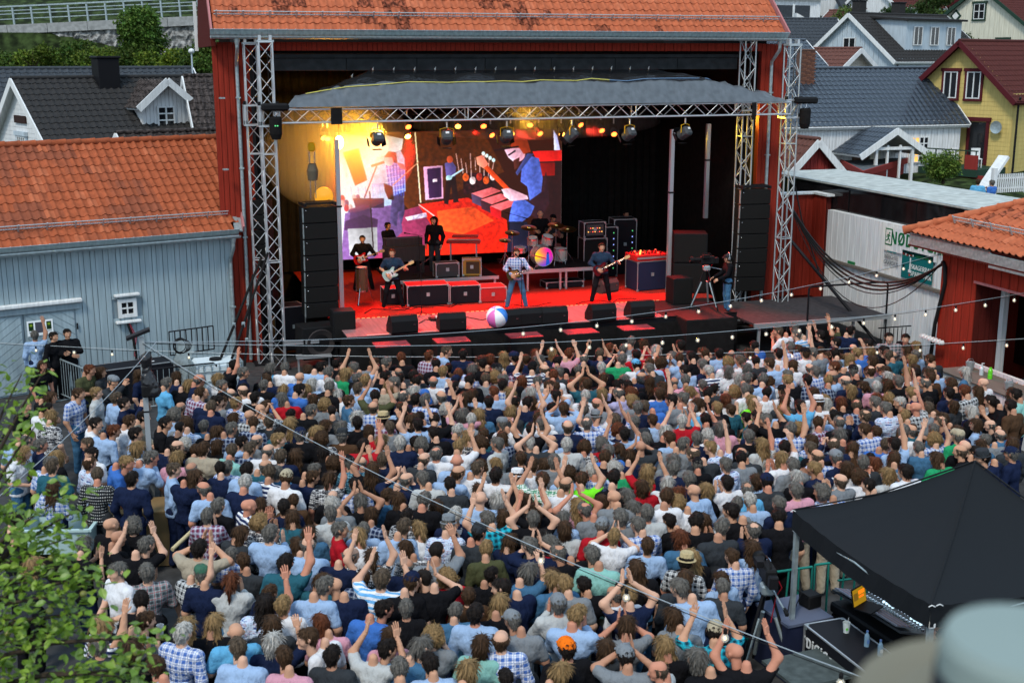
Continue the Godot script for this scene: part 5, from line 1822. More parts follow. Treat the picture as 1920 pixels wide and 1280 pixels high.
	var sp := thing("bass_bin", "round-coned bass bin lying in the dark below the hanging array", "loudspeaker", V3(-5.0,0.35,-1.6),0.15)
	cb("cabinet", V3(0,0.45,0), V3(1.0,0.9,0.8), M.plastic, sp, 0.02)
	var cone := MB.new()
	cone.lathe([V2(0.4,0.03), V2(0.38,0.05), V2(0.14,-0.04), V2(0.0,0.0)], Tf(Basis(RX, PI / 2), V3(0,0.45,0.4)),20)
	part("cone", cone, mat("cone", Color(0.035,0.03,0.03),0.6), sp)
	var stp := thing("steel_step", "pale aluminium stage step behind the truss tower", "step", V3(-5.15,0.46,-1.20))
	bx("tread", V0, V3(0.95,0.08,0.3), M.aluminium, stp)
	for s in [-1,1]:
		bx("leg", V3(s * 0.42,-0.35,0), V3(0.05,0.7,0.05), M.aluminium, stp)
	var stp2 := thing("steel_beam", "pale aluminium beam lying at the stage edge behind the truss tower", "beam", V3(-5.47,0.87,-1.20))
	bx("bar", V0, V3(0.95,0.1,0.12), M.aluminium, stp2)
	var pl := thing("hanging_hoist", "chain hoist with a grey chain bag above the hanging loudspeakers", "chain hoist", V3(-4.85,5.42,-2.30))
	cb("motor", V3(0,0.65,0), V3(0.2,0.26,0.2), M["yellow paint"], pl, 0.05)
	for s in [-1,1]:
		rod("chain", [V3(s * 0.07,-0.75,0), V3(s * 0.07,0.6,0)], 0.014, M.chrome, pl)
	var bg := MB.new()
	bg.lathe([V2(0.0,-0.28), V2(0.13,-0.26), V2(0.16,0.0), V2(0.1,0.2)], Tf(),10)
	part("chain_bag", bg, mat("grey canvas", Color(0.1,0.085,0.06),0.9), pl)
	var disc := thing("amber_lit_disc", "round disc behind the hanging loudspeakers with its amber light painted as glow", "lamp", V3(-4.40,4.59,-3.40))
	var dm := MB.new()
	dm.lathe([V2(0.0,0.06), V2(0.26,0.0), V2(0.27,-0.03)], Tf(Basis(RX, PI / 2), V0),18)
	part("dish", dm, glow("painted amber light", Color(0.9,0.4,0.02),0.5), disc)  # amber light on the disc painted as its own glow; not a lamp

func drum_picture() -> ImageTexture:
	var im := Image.create(96,96, false, Image.FORMAT_RGB8)
	for y in 96:
		for x in 96:
			var u := x / 96.0
			var v := y / 96.0
			var c := Color(0.95,0.85,0.1).lerp(Color(0.85,0.1,0.6), clampf(u * 1.3 - v * 0.4 + 0.1 * sin(v * 9),0,1)).lerp(Color(0.4,0.2,0.85), clampf(v * 1.5 - 0.75 + u * 0.3,0,1))
			if absf(u - 0.72) < 0.05 + 0.06 * v and v > 0.35:
				c = Color(0.1,0.3,0.7)
			if V2(u - 0.72, v - 0.3).length() < 0.06:
				c = Color(0.08,0.15,0.4)
			if absf(v - 0.5 - (u - 0.3) * 0.3) < 0.03 and u < 0.6:
				c = Color(0.7,0.05,0.2)
			im.set_pixel(x, y, c)
	return ImageTexture.create_from_image(im)

func video_camera(label: String, at: Vector3, turn: float, h: float) -> Node3D:
	var t := thing("video_camera", label, "video camera", at, turn, "video cameras on tripods")
	for k in 3:
		var d := V3(cos(k * TAU / 3 + 0.5),0, sin(k * TAU / 3 + 0.5))
		var leg := bar("leg", d * 0.5, V3(0, h - 0.3,0) + d * 0.07,0.022, M.iron, t)
		bar("leg_tube", d * 0.44 + V3(0,0.1,0), V3(0, h - 0.65,0) + d * 0.14,0.03, M.zinc, t)
	cb("head", V3(0, h - 0.24,0), V3(0.18,0.16,0.2), M.zinc, t, 0.03)
	cb("body", V3(0, h, 0.02), V3(0.16,0.24,0.42), M.plastic, t, 0.025)
	cb("battery", V3(0, h - 0.02,0.29), V3(0.13,0.18,0.12), M.iron, t, 0.015)
	var l := MB.new()
	l.lathe([V2(0.0,0.0), V2(0.06,0.0), V2(0.065,0.22), V2(0.09,0.24), V2(0.09,0.34), V2(0.07,0.34), V2(0.0,0.3)], Tf(Basis(RX, -PI / 2), V3(0, h + 0.02,-0.18)),14)
	part("lens", l, M.plastic, t)
	bx("viewfinder", V3(-0.12, h + 0.13,-0.06), V3(0.09,0.09,0.2), M.plastic, t)
	rod("carry_handle", [V3(0, h + 0.12,0.14), V3(0, h + 0.19,0.1), V3(0, h + 0.19,-0.12), V3(0, h + 0.12,-0.16)], 0.016, M.plastic, t)
	bar("pan_handle", V3(0.06, h - 0.22,0.1), V3(0.12, h - 0.34,0.62),0.014, M.zinc, t)
	bx("grip", V3(0.117, h - 0.33,0.56), V3(0.04,0.04,0.14), M.plastic, t, Basis(RX, 0.22))
	rod("cable", [V3(0.07, h + 0.02,0.2), V3(0.14, h - 0.12,0.24), V3(0.1, h - 0.3,0.12), V3(0.05, h - 0.7,0.1)], 0.008, mat("red cable", Color(0.3,0.01,0.02),0.5), t)
	return t

func build_band() -> void:
	var face := PI
	var s := func(label: String, at: Vector3, turn: float, fit: Array, size := 1.02) -> Node3D: return person(label, "musicians and crew on the stage", at, turn, size, fit)
	var sing: Vector3 = V3(1.05,1.20,-2.35)
	s.call("singer with brown hair in a blue checked shirt and jeans, playing a dark guitar", sing, face - 0.35, outfit("short", "brown", "check_blue", "guitar", 0, "denim", "wide", "long"))
	var place := func(p: Vector3, turn: float, off: Vector3) -> Vector3: return p + Basis(UY, turn) * off
	guitar("dark single-cut guitar with gold edges held by the singer", place.call(sing, face - 0.35, V3(0.06,1.06,-0.2)),-0.35,0.28, mat("dark guitar", Color(0.03,0.03,0.012),0.15), M.brass, false, true)
	var bas: Vector3 = V3(3.76,1.20,-2.45)
	s.call("bass player looking down, in a dark blue shirt, black trousers and pale shoes", bas, face - 0.2, outfit("short", "brown", "ink", "guitar", 0, "black", "wide", "long"),1.04)
	guitar("dark red bass guitar with a pale maple neck held by the bass player", place.call(bas, face - 0.2, V3(0.06,1.06,-0.21)),-0.2,0.42, mat("wine red", Color(0.09,0.005,0.008),0.15), mat("tortoise", Color(0.1,0.02,0.015),0.3), true, false)
	var g2: Vector3 = V3(-2.45,1.20,-3.41)
	s.call("guitarist with reddish hair in a denim shirt and black trousers near the conga", g2, face - 0.3, outfit("short", "red", "ink", "guitar", 0, "black", "wide", "short"),1.02)
	guitar("pale green double-cut guitar held by the guitarist in denim", place.call(g2, face - 0.3, V3(0.06,1.06,-0.2)),-0.3,0.5, mat("pale green", Color(0.35,0.5,0.45),0.15), M.white, false, false)
	var g3: Vector3 = V3(-2.79,1.20,-6.45)
	s.call("guitarist in black with dark hair and glasses, playing a red guitar behind the conga", g3, face - 0.25, outfit("short", "dark", "black", "guitar", 0, "black", "wide", "long"))
	guitar("red double-cut guitar with a white guard held by the guitarist in black", place.call(g3, face - 0.25, V3(0.06,1.06,-0.2)),-0.25,0.35, mat("bright red", Color(0.45,0.01,0.01),0.15), M.white, false, false)
	s.call("keyboard player with dark hair in a black waistcoat and grey jeans, standing on the riser", V3(-0.58,1.87,-5.90) * V3(1,0,1) + V3(0,1.76,0), face - 0.6, outfit("bob", "dark", "black", "standing", 0, "dark_grey", "", "long"),1.03)
	s.call("dark-clad organist bent behind the organ, seen as a silhouette", V3(-1.83,1.81,-7.20) * V3(1,0,1) + V3(0,1.55,0), face + 0.6, outfit("short", "dark", "black", "reaching", 1, "black", "", "long"),0.98)
	s.call("bald drummer in a black vest and sunglasses behind the kit", V3(3.14,2.03,-6.50) * V3(1,0,1) + V3(0,1.72,0), face - 0.2, outfit("bald", "grey", "black", "drumming", 0, "black", "seated", "short"),1.05)
	s.call("dark-capped percussionist sitting behind the drummer's cymbals", V3(3.89,1.86,-7.40) * V3(1,0,1) + V3(0,1.5,0), face + 0.1, outfit("short+cap+black", "dark", "dark_grey", "drumming", 1, "black", "seated", "long"))
	s.call("stage hand standing in the dark beside the tall rack cases, only the face lit", V3(6.79,1.63,-8.00) * V3(1,0,1) + V3(0,1.45,0), face, outfit("short", "dark", "black", "standing", 1, "black", "", "long"))
	s.call("camera operator in black with a cap and headphones working the stage camera", V3(6.84,1.20,-0.18), rad(82.0), outfit("ponytail+cap+dark_grey", "dark", "black", "reaching", 0, "denim", "", "long"),0.96)
	# headphones
	var hp := thing("headphones", "grey headphones on the camera operator's cap", "headphones", V3(6.84,1.20,-0.18) + V3(0,1.57,0))
	hp.rotation.y = rad(82.0)
	for k in [-1,1]:
		cb("ear_cup", V3(k * 0.09,0,0), V3(0.04,0.08,0.07), M.zinc, hp, 0.015)
	rod("band", [V3(-0.1,0.02,0), V3(-0.08,0.13,0), V3(0,0.165,0), V3(0.08,0.13,0), V3(0.1,0.02,0)], 0.012, M.zinc, hp)

# ---------------------------------------------------------------- the town behind
func ground_height(x: float, z: float) -> float:
	# distance from the terrace along the way the street climbs
	var d := (x + 9.5) * 0.29 + (31.9 - z) * 0.957
	var s := (x + 9.5) * 0.957 - (31.9 - z) * 0.29
	var pts := [[0,0.0], [40,0.0], [52,1.7], [62,2.6], [84,5.6], [100,8.0], [125,12.5], [170,26.0], [260,48.0], [2000,60.0]]
	var y := 0.0
	for i in pts.size() - 1:
		if d >= pts[i][0]:
			y = lerpf(pts[i][1], pts[i + 1][1], smoothstep(0.0,1.0, (d - pts[i][0]) / (pts[i + 1][0] - pts[i][0])))
	if s < -6.0:
		var k := clampf((-6.0 - s) / 6.0,0,1)
		var e := 0.0 if d < 42 else lerpf(0.0,3.0, clampf((d - 42) / 12.0,0,1))
		if d > 66:
			e = lerpf(3.0,5.6, clampf((d - 66) / 8.0,0,1))
		if d > 76.5:
			e = 9.9 + maxf(0.0, d - 86) * 0.35
		y = lerpf(y, e, k)
	return y

func foliage(called: String, label: String, cat: String, at: Vector3, h: float, r: float, col: Color, n: int, leaf: float, seed_: int, group := "", trunk := 0.0) -> Node3D:
	var t := thing(called, label, cat, at, 0, group)
	var g := RandomNumberGenerator.new()
	g.seed = seed_
	var base := trunk
	for k in 5:
		var a := TAU * k / 5 + g.randf()
		var e := V3(cos(a) * r * 0.5, h * g.randf_range(0.55,0.85), sin(a) * r * 0.5)
		rod("limb", [V3(0, h * 0.1,0), V3(0, h * 0.3,0) + e * 0.15, e], [0.05 * h * 0.3,0.03 * h * 0.3,0.01], mat("bark", Color(0.06,0.045,0.03),0.9,0, "streak", 2.0), t)
	rod("trunk", [V0, V3(0.03, h * 0.35,0.02), V3(0.0, h * 0.8,0)], [0.03 * h + 0.03,0.02 * h, 0.01], M.bark, t)
	if not shapes.has("leaf"):
		var m := MB.new()
		for k in 5:
			var b := Basis(UY, k * 2.4) * Basis(RX, 0.5 + 0.35 * (k % 3))
			var o := V3(cos(k * 2.1), sin(k * 3.7) * 0.6, sin(k * 2.1)) * 0.7
			m.tri(o, o + b * V3(0.35,0.08,0.45), o + b * V3(0,0,1.0))
			m.tri(o, o + b * V3(0,0,1.0), o + b * V3(-0.35,0.08,0.45))
		shapes.leaf = m.mesh()
	var lm := mat("leaves %s" % col.to_html(), Color(1,1,1),0.6)
	lm.vertex_color_use_as_albedo = true
	lm.backlight_enabled = true
	lm.backlight = Color(0.35,0.45,0.12)
	var lobes := []
	for k in 9:
		var a := g.randf() * TAU
		lobes.append([V3(cos(a) * r * g.randf_range(0.15,0.62), base + (h - base) * g.randf_range(0.25,0.8), sin(a) * r * g.randf_range(0.15,0.62)), r * g.randf_range(0.36,0.6), g.randf_range(0.72,1.25)])
	var where := []
	var tints := []
	while where.size() < n:
		var l: Array = lobes[g.randi() % lobes.size()]
		var d := V3(g.randfn(), g.randfn(), g.randfn()).normalized() * pow(g.randf(),0.45)
		var p: Vector3 = l[0] + d * l[1] * V3(1,0.85,1)
		if p.y < 0.05 or p.y > h * 1.05:
			continue
		var s := leaf * g.randf_range(0.6,1.25)
		where.append(Tf(Basis(V3(g.randfn(), g.randfn(), g.randfn()).normalized(), g.randf() * TAU) * Basis.from_scale(Vector3.ONE * s), p))
		var v: float = l[2] * g.randf_range(0.7,1.3)
		tints.append(Color(col.r * v * g.randf_range(0.8,1.25), col.g * v, col.b * v * g.randf_range(0.7,1.1)))
	copies("crown", shapes.leaf, lm, where, t, tints)
	return t

func wavy(w: float, l: float, tw: float, tl: float) -> MB:
	# a tiled slope as real relief: x across, z down from 0 to l, y out
	var m := MB.new()
	var cols := maxi(1, int(round(w / tw)))
	var rows := maxi(1, int(round(l / tl)))
	tw = w / cols
	tl = l / rows
	var prof := [V2(0.0,0.0), V2(0.3,-0.012), V2(0.6,0.004), V2(0.78,0.035), V2(0.92,0.03), V2(1.0,0.0)]
	for r in rows:
		for c in cols:
			for i in 5:
				var a: Vector2 = prof[i]
				var b: Vector2 = prof[i + 1]
				var x0 := -w * 0.5 + (c + a.x) * tw
				var x1 := -w * 0.5 + (c + b.x) * tw
				var z0 := r * tl
				var z1 := (r + 1) * tl
				m.quad(V3(x0, a.y + 0.025, z1), V3(x1, b.y + 0.025, z1), V3(x1, b.y, z0), V3(x0, a.y, z0))
				if i in [0,2,3]:
					m.quad(V3(x0, a.y - 0.01, z1), V3(x1, b.y - 0.01, z1), V3(x1, b.y + 0.025, z1), V3(x0, a.y + 0.025, z1))
	return m

# a house: ridge along its own x; faces F (+z), B, L (-x), R (+x)
func house(label: String, at: Vector3, turn: float, w: float, d: float, eave: float, ridge: float, wall: Material, roof: Material, trim: Material, step := 0.2, tile := V2(0.3,0.36), over := 0.35, lap := false, called := "house", group := "houses in the town") -> Node3D:
	var t := thing(called, label, "house" if called != "shed" else "shed", at, turn, group)
	var body := MB.new()
	body.prism(PackedVector2Array([V2(-d * 0.5,-1.5), V2(d * 0.5,-1.5), V2(d * 0.5, eave), V2(0, ridge - 0.12), V2(-d * 0.5, eave)]), w, Tf(Basis(UY, -PI / 2), V0))
	part("wall", body, wall, t)
	# cladding on the front and both gables
	if lap:
		var y := 0.0
		while y < ridge - 0.4:
			var half := d * 0.5 if y < eave else d * 0.5 * (ridge - y - 0.15) / (ridge - eave)
			if y < eave - 0.1:
				bx("cladding_board", V3(0, y + step * 0.5, d * 0.5 + 0.012), V3(w, step - 0.012,0.024), wall, t, Basis(RX, 0.04))
			for s in [-1,1]:
				bx("cladding_board", V3(s * (w * 0.5 + 0.012), y + step * 0.5,0), V3(0.024, step - 0.012, half * 2), wall, t)
			y += step
	else:
		var n := int(w / step)
		for i in n:
			bx("cladding_board", V3(-w * 0.5 + (i + 0.5) * w / n, eave * 0.5 - 0.5, d * 0.5 + 0.012 + 0.012 * (i % 2)), V3(w / n - 0.02, eave + 1.0,0.024), wall, t)
		n = int(d / step)
		for i in n:
			var z := -d * 0.5 + (i + 0.5) * d / n
			var top := eave + (ridge - eave) * (1.0 - absf(z) / (d * 0.5)) - 0.14
			for s in [-1,1]:
				bx("cladding_board", V3(s * (w * 0.5 + 0.012 + 0.012 * (i % 2)), top * 0.5 - 0.5, z), V3(0.024, top + 1.0, d / n - 0.02), wall, t)
	var ang := atan2(ridge - eave, d * 0.5)
	var sl := sqrt(pow(ridge - eave, 2) + pow(d * 0.5,2)) + over
	var rw := w + over * 2
	for s in [0,1]:
		var bs := Basis(UY, PI * s) * Basis(RX, ang)
		bx("roof_deck", V3(0, ridge, 0) + bs * V3(0,-0.05, sl * 0.5), V3(rw, 0.08, sl), trim, t, bs)
		var sh := part("roof_tiles", wavy(rw, sl, tile.x, tile.y), roof, t)
		sh.transform = Tf(bs, V3(0, ridge + 0.02,0))
		sh.set_meta("kind", "stuff")
		for e in [-1,1]:
			bx("verge_board", V3(0, ridge - 0.06,0) + bs * V3(e * (rw * 0.5 + 0.02),-0.02, sl * 0.5), V3(0.05,0.26, sl), trim, t, bs)
		bx("fascia", V3(0, ridge, 0) + bs * V3(0,-0.08, sl + 0.02), V3(rw, 0.16,0.05), trim, t, bs)
	rod("ridge_cap", [V3(-rw * 0.5, ridge + 0.03,0), V3(rw * 0.5, ridge + 0.03,0)], 0.09, roof, t, 8)
	return t

func window(t: Node3D, at: Vector3, face: String, w: float, h: float, frame: Material, cols := 2, rows := 2, trim: Material = null, lit := false) -> void:
	var turn: float = {"F": 0.0, "R": PI / 2, "L": -PI / 2, "B": PI}[face]
	var f := Node3D.new()
	f.name = "window"
	t.add_child(f, true)
	f.transform = Tf(Basis(UY, turn), at)
	for i in cols:
		for j in rows:
			bx("pane", V3((i - (cols - 1) * 0.5) * w / cols, (j - (rows - 1) * 0.5) * h / rows, 0.045), V3(w / cols - 0.05, h / rows - 0.05,0.012), glow("lit window", Color(1.0,0.5,0.1),0.7) if lit and i < cols / 2 else M["dark glass"], f)
	for i in cols + 1:
		bx("frame_bar", V3((i - cols * 0.5) * w / cols, 0,0.055), V3(0.06, h + 0.06,0.05), frame, f)
	for j in rows + 1:
		bx("frame_bar", V3(0, (j - rows * 0.5) * h / rows, 0.058), V3(w + 0.06,0.05,0.05), frame, f)
	if trim:
		for s in [-1,1]:
			bx("casing", V3(s * (w * 0.5 + 0.09),0,0.04), V3(0.13, h + 0.12,0.07), trim, f)
		bx("casing", V3(0, h * 0.5 + 0.12,0.06), V3(w + 0.42,0.16,0.12), trim, f)
		bx("casing", V3(0,-h * 0.5 - 0.1,0.06), V3(w + 0.32,0.1,0.1), trim, f)

func chimney(t: Node3D, at: Vector3, s: Vector3, ma: Material, bricks := false) -> void:
	cb("chimney", at, s, ma, t, 0.02)
	cb("chimney_cap", at + V3(0, s.y * 0.5 + 0.04,0), V3(s.x + 0.1,0.09, s.z + 0.1), M.iron if not bricks else ma, t, 0.02)
	if bricks:
		var n := int(s.y / 0.075)
		for j in n:
			for i in 3:
				bx("brick", at + V3((i - 1) * s.x / 3.0 + (0.06 if j % 2 else -0.03),-s.y * 0.5 + (j + 0.5) * 0.075, s.z * 0.5 + 0.008), V3(s.x / 3.0 - 0.02,0.06,0.03), mat("brick %d" % ((i + j) % 3), [Color(0.13,0.06,0.04), Color(0.17,0.08,0.055), Color(0.1,0.05,0.04)][(i + j) % 3], 0.9), t)

func gable_dormer(t: Node3D, at: Vector3, w: float, h: float, depth: float, wall: Material, roof: Material, trim: Material, frame: Material) -> void:
	# stands on the front slope, looking along +z; at is the foot of its front
	var p := MB.new()
	var rise := w * 0.42
	p.prism(PackedVector2Array([V2(-w * 0.5,-0.8), V2(w * 0.5,-0.8), V2(w * 0.5, h), V2(0, h + rise), V2(-w * 0.5, h)]), depth, Tf(Basis(), at + V3(0,0,-depth * 0.5)))
	part("dormer", p, wall, t)
	for i in int(w / 0.16):
		var x := -w * 0.5 + (i + 0.5) * 0.16
		var top := h + rise * (1 - absf(x) / (w * 0.5)) - 0.1
		bx("cladding_board", at + V3(x, top * 0.5 - 0.3,0.014 + 0.01 * (i % 2)), V3(0.145, top + 0.6,0.024), wall, t)
	var sl := sqrt(rise * rise + w * w * 0.25) + 0.4
	for s in [-1,1]:
		var bs := Basis(BZ, -s * atan2(rise, w * 0.5))
		var c := at + V3(0, h + rise + 0.05,-depth * 0.5 + 0.2)
		bx("dormer_roof_deck", c + bs * V3(s * sl * 0.5,-0.05,0), V3(sl, 0.06, depth + 0.4), trim, t, bs)
		var sh := part("dormer_roof_tiles", wavy(depth + 0.4, sl, 0.3,0.36), roof, t)
		sh.transform = Tf(bs * Basis(UY, PI / 2 * s), c)
		sh.set_meta("kind", "stuff")
		bx("dormer_verge", c + bs * V3(s * sl * 0.5,-0.03, depth * 0.5 + 0.22), V3(sl, 0.26,0.05), trim, t, bs)
	window(t, at + V3(0, h * 0.45,0.02), "F", w * 0.34, h * 0.75, frame, 2,3)

func build_town() -> void:
	mat("grass", Color(0.04,0.062,0.018),0.95,0, "patch", 0.15, "speck", 3.0)
	mat("asphalt", Color(0.055,0.056,0.058),0.9,0, "mottle", 0.6, "speck", 0.5)
	mat("concrete", Color(0.33,0.34,0.34),0.9,0, "mottle", 0.5, "speck", 0.6)
	mat("stone", Color(0.4,0.4,0.39),0.9,0, "patch", 0.35, "patch", 9.0)
	mat("white boards", Color(0.7,0.72,0.73),0.65,0, "streak", 0.7)
	mat("pale blue boards", Color(0.46,0.54,0.6),0.65,0, "streak", 0.7)
	mat("cream boards", Color(0.68,0.66,0.54),0.65,0, "streak", 0.7)
	mat("yellow boards", Color(0.62,0.48,0.17),0.65,0, "streak", 0.6)
	mat("beige boards", Color(0.55,0.5,0.42),0.65,0, "streak", 0.6)
	mat("red boards", Color(0.26,0.035,0.03),0.75,0, "streak", 0.8)
	mat("glazed tiles", Color(0.035,0.045,0.06),0.22,0.0, "mottle", 1.0)
	mat("dark tiles", Color(0.035,0.034,0.034),0.75,0, "mottle", 1.0)
	mat("worn tiles", Color(0.085,0.07,0.066),0.85,0, "patch", 0.8)
	mat("slate", Color(0.05,0.058,0.068),0.6,0, "mottle", 0.7)
	mat("maroon tiles", Color(0.085,0.024,0.02),0.7,0, "mottle", 1.0)
	mat("brown tiles", Color(0.14,0.062,0.05),0.75,0, "mottle", 1.0)
	mat("maroon paint", Color(0.075,0.012,0.016),0.6)
	mat("green paint", Color(0.02,0.045,0.032),0.6)
	mat("roofing felt", Color(0.1,0.11,0.12),0.9,0, "mottle", 0.5)
	# the ground, out to the hills
	var g := MB.new()
	var xs := []
	for i in 61:
		var u := (i - 30) / 30.0
		xs.append(10.0 + u * 60 + pow(u, 3) * 440 + pow(u, 9) * 900)
	var zs := []
	for i in 61:
		var u := i / 60.0
		zs.append(60.0 - u * 130.0 - pow(u, 4) * 500 - pow(u, 10) * 900)
	var gm := [MB.new(), MB.new()]
	for i in 60:
		for j in 60:
			var q := []
			for w in [[i, j + 1], [i + 1, j + 1], [i + 1, j], [i, j]]:
				q.append(V3(xs[w[0]], ground_height(xs[w[0]], zs[w[1]]), zs[w[1]]))
			(gm[0] if zs[j] > -9.0 else gm[1]).quad(q[1], q[2], q[3], q[0])
	for k in 2:
		for v in gm[k].p.size():
			pass
	struct("ground", gm[0], M.asphalt)
	struct("hill", gm[1], M.grass)
	# --- right: the street climbing behind the bar
	var h1 := house("long white house with a dark glazed tile roof and a brick chimney", V3(25.581,2.3,-26.0),0.0,11.2,6.6,3.0,5.55, M["white boards"], M["glazed tiles"], M.white, 0.17)
	chimney(h1, V3(-2.05,5.5,0.7), V3(0.75,1.9,0.6), mat("brick mortar", Color(0.12,0.07,0.055),0.9), true)
	window(h1, V3(3.15,1.55,3.34), "F", 1.05,1.25, M.white, 4,4, null, true)
	var pr := V3(0.1,0,3.3)
	for s in [-1,1]:
		var bs := Basis(BZ, -s * 0.56)
		bx("porch_roof_deck", pr + V3(0,2.75,1.3) + bs * V3(s * 1.15,-0.06,0), V3(2.3,0.08,2.7), M.white, h1, bs)
		var sh := part("porch_roof_tiles", wavy(2.7,2.3,0.3,0.36), M["glazed tiles"], h1)
		sh.transform = Tf(bs * Basis(UY, PI / 2 * s), pr + V3(0,2.77,1.3))
		sh.set_meta("kind", "stuff")
		bx("porch_verge", pr + V3(0,2.72,2.66) + bs * V3(s * 1.15,-0.03,0), V3(2.36,0.3,0.06), M.white, h1, bs)
		bx("porch_post", pr + V3(s * 1.0,0.6,2.5), V3(0.13,2.4,0.13), M.white, h1)
		bx("porch_post", pr + V3(s * 0.35,1.2,2.45), V3(0.1,1.6,0.1), M.white, h1)
	bx("porch_beam", pr + V3(0,1.85,2.5), V3(2.2,0.14,0.13), M.white, h1)
	bx("porch_door", pr + V3(-0.3,0.8,0.06), V3(0.9,2.0,0.06), mat("brown door", Color(0.12,0.07,0.05),0.6), h1)
	bx("porch_curtain", pr + V3(0.5,0.9,0.1), V3(0.6,1.7,0.05), M["cream boards"], h1)
	# yellow house
	var yf := V3(32.46,3.39,-20.65)
	var yw := rad(23.0)
	var yb := Basis(UY, yw)
	var h2 := house("yellow clapboard house with maroon window frames and a dark red tiled roof", yf + yb * V3(4.5,0,-3.1) + V3(0.35,-0.9,0), yw, 9.0,5.9,4.1,6.75, M["yellow boards"], M["maroon tiles"], M["maroon paint"], 0.22, V2(0.3,0.36),0.5, true)
	for z in [-0.55,0.75]:
		window(h2, V3(-4.53,4.55, z), "L", 0.72,1.3, M.white, 2,1, M["maroon paint"])
	window(h2, V3(-4.53,2.0,-1.95), "L", 0.8,1.5, M.white, 2,2, M["maroon paint"])
	bx("balcony_door", V3(-4.54,1.65,1.2), V3(0.08,2.1,0.85), M["dark glass"], h2)
	for s in [-1,1]:
		bx("door_casing", V3(-4.56,1.7,1.2 + s * 0.52), V3(0.1,2.3,0.16), M["maroon paint"], h2)
	bx("door_casing", V3(-4.58,2.85,1.2), V3(0.14,0.2,1.35), M["maroon paint"], h2)
	var dish := MB.new()
	dish.lathe([V2(0.32,0.06), V2(0.18,0.02), V2(0.0,0.0)], Tf(Basis(BZ, PI / 2), V3(-4.75,2.5,2.3)),16)
	part("satellite_dish", dish, M.zinc, h2)
	rod("downpipe", [V3(-4.5,4.0,3.3), V3(-4.45,3.6,3.2), V3(-4.45,-0.5,3.2)], 0.06, M.iron, h2)
	# its terrace with table and chairs
	var tb := thing("terrace", "dark green balcony terrace with chairs before the yellow house", "terrace", h2.position + yb * V3(-6.0,0.35,0.6), yw)
	bx("deck", V3(0,0,0), V3(2.8,0.35,4.6), M["green paint"], tb)
	for s in 9:
		bx("railing_post", V3(-1.36,0.62,-2.2 + s * 0.55), V3(0.05,0.95,0.05), M["green paint"], tb)
	bx("railing_bar", V3(-1.36,1.1,0), V3(0.06,0.06,4.6), M["green paint"], tb)
	for s in [-1.7,2.0]:
		bx("red_panel", V3(-1.4,0.55, s), V3(0.03,0.7,0.7), M["red boards"], tb)
	bx("door_panel", V3(-1.2,-1.3,0.7), V3(0.1,2.2,0.9), M["green paint"], tb)
	bx("wall_panel", V3(-1.15,-1.4,-0.9), V3(0.1,2.4,2.2), M["white boards"], tb)
	bx("wall_panel", V3(-1.16,-1.2,1.9), V3(0.1,2.2,1.4), M["red boards"], tb)
	window(tb, V3(-1.22,-0.9,1.9), "L", 0.7,0.7, M.white, 3,3)
	for k in 4:
		var ch := thing("garden_chair", ["white garden chair on the terrace, nearest the satellite dish", "white garden chair on the terrace behind the red panel", "white garden chair in the middle of the terrace", "white garden chair on the terrace by the balcony door"][k], "chair", tb.position + yb * V3(-0.4 + 0.5 * (k % 2),0.18,-1.9 + 1.1 * k), yw + 0.8 * k, "white chairs on the terrace")
		bx("seat", V3(0,0.43,0), V3(0.45,0.04,0.45), M.white, ch)
		bx("backrest", V3(0,0.7,0.21), V3(0.45,0.5,0.04), M.white, ch)
		for s in [-1,1]:
			for e in [-1,1]:
				bx("leg", V3(s * 0.2,0.21, e * 0.2), V3(0.035,0.42,0.035), M.white, ch)
	# pale blue house with a long dormer
	var bf := V3(39.19,6.42,-40.80)
	var bw := rad(18.0)
	var bb := Basis(UY, bw)
	var h3 := house("pale blue wooden house with a dark roof and a long three-window dormer", bf + bb * V3(5.0,0,-3.9) + V3(0,-2.2,0), bw, 10.0,7.8,4.1,7.1, M["pale blue boards"], M["dark tiles"], M.white, 0.2)
	window(h3, V3(-5.03,4.9,0.0), "L", 1.0,1.15, M.white, 2,1)
	for k in 4:
		window(h3, V3(-3.6 + k * 1.7,2.2,3.93), "F", 0.85,1.7, M.white, 2,3)
	bx("dormer", V3(-0.2,5.55,1.7), V3(6.0,2.3,3.0), M["pale blue boards"], h3)
	bx("dormer_roof", V3(-0.2,6.78,1.75), V3(6.5,0.14,3.5), M["dark tiles"], h3, Basis(RX, 0.07))
	for k in 3:
		window(h3, V3(-2.0 + k * 1.8,5.6,3.22), "F", 0.85,1.2, M.white, 2,1)
	chimney(h3, V3(-3.8,7.4,-0.4), V3(0.7,1.1,0.7), M["dark tiles"])
	chimney(h3, V3(0.4,7.4,-0.4), V3(0.7,1.0,0.7), M["dark tiles"])
	rod("downpipe", [V3(-4.9,4.0,4.1), V3(-4.9,3.5,4.0), V3(-4.9,0,4.0)], 0.06, M.iron, h3)
	# cream house with green trim, highest on the slope
	var cf := V3(55.30,9.94,-53.92)
	var h4 := house("cream house with dark green trim and a diamond window in its gable", cf + Basis(UY, 0.28) * V3(4.6,0,0) + V3(0,-3.0,0),0.28,9.0,10.5,3.4,7.0, M["cream boards"], M["maroon tiles"], M["green paint"], 0.22)
	window(h4, V3(-4.53,5.0,0.0), "L", 0.95,1.15, M.white, 2,2, M["green paint"])
	window(h4, V3(-4.53,2.2,2.4), "L", 0.95,1.15, M.white, 2,2, M["green paint"])
	window(h4, V3(-4.53,2.2,-2.4), "L", 0.95,1.15, M.white, 2,2, M["green paint"])
	bx("diamond_window", V3(-4.56,4.7,-2.2), V3(0.06,0.75,0.75), M["green paint"], h4, Basis(RX, PI / 4))
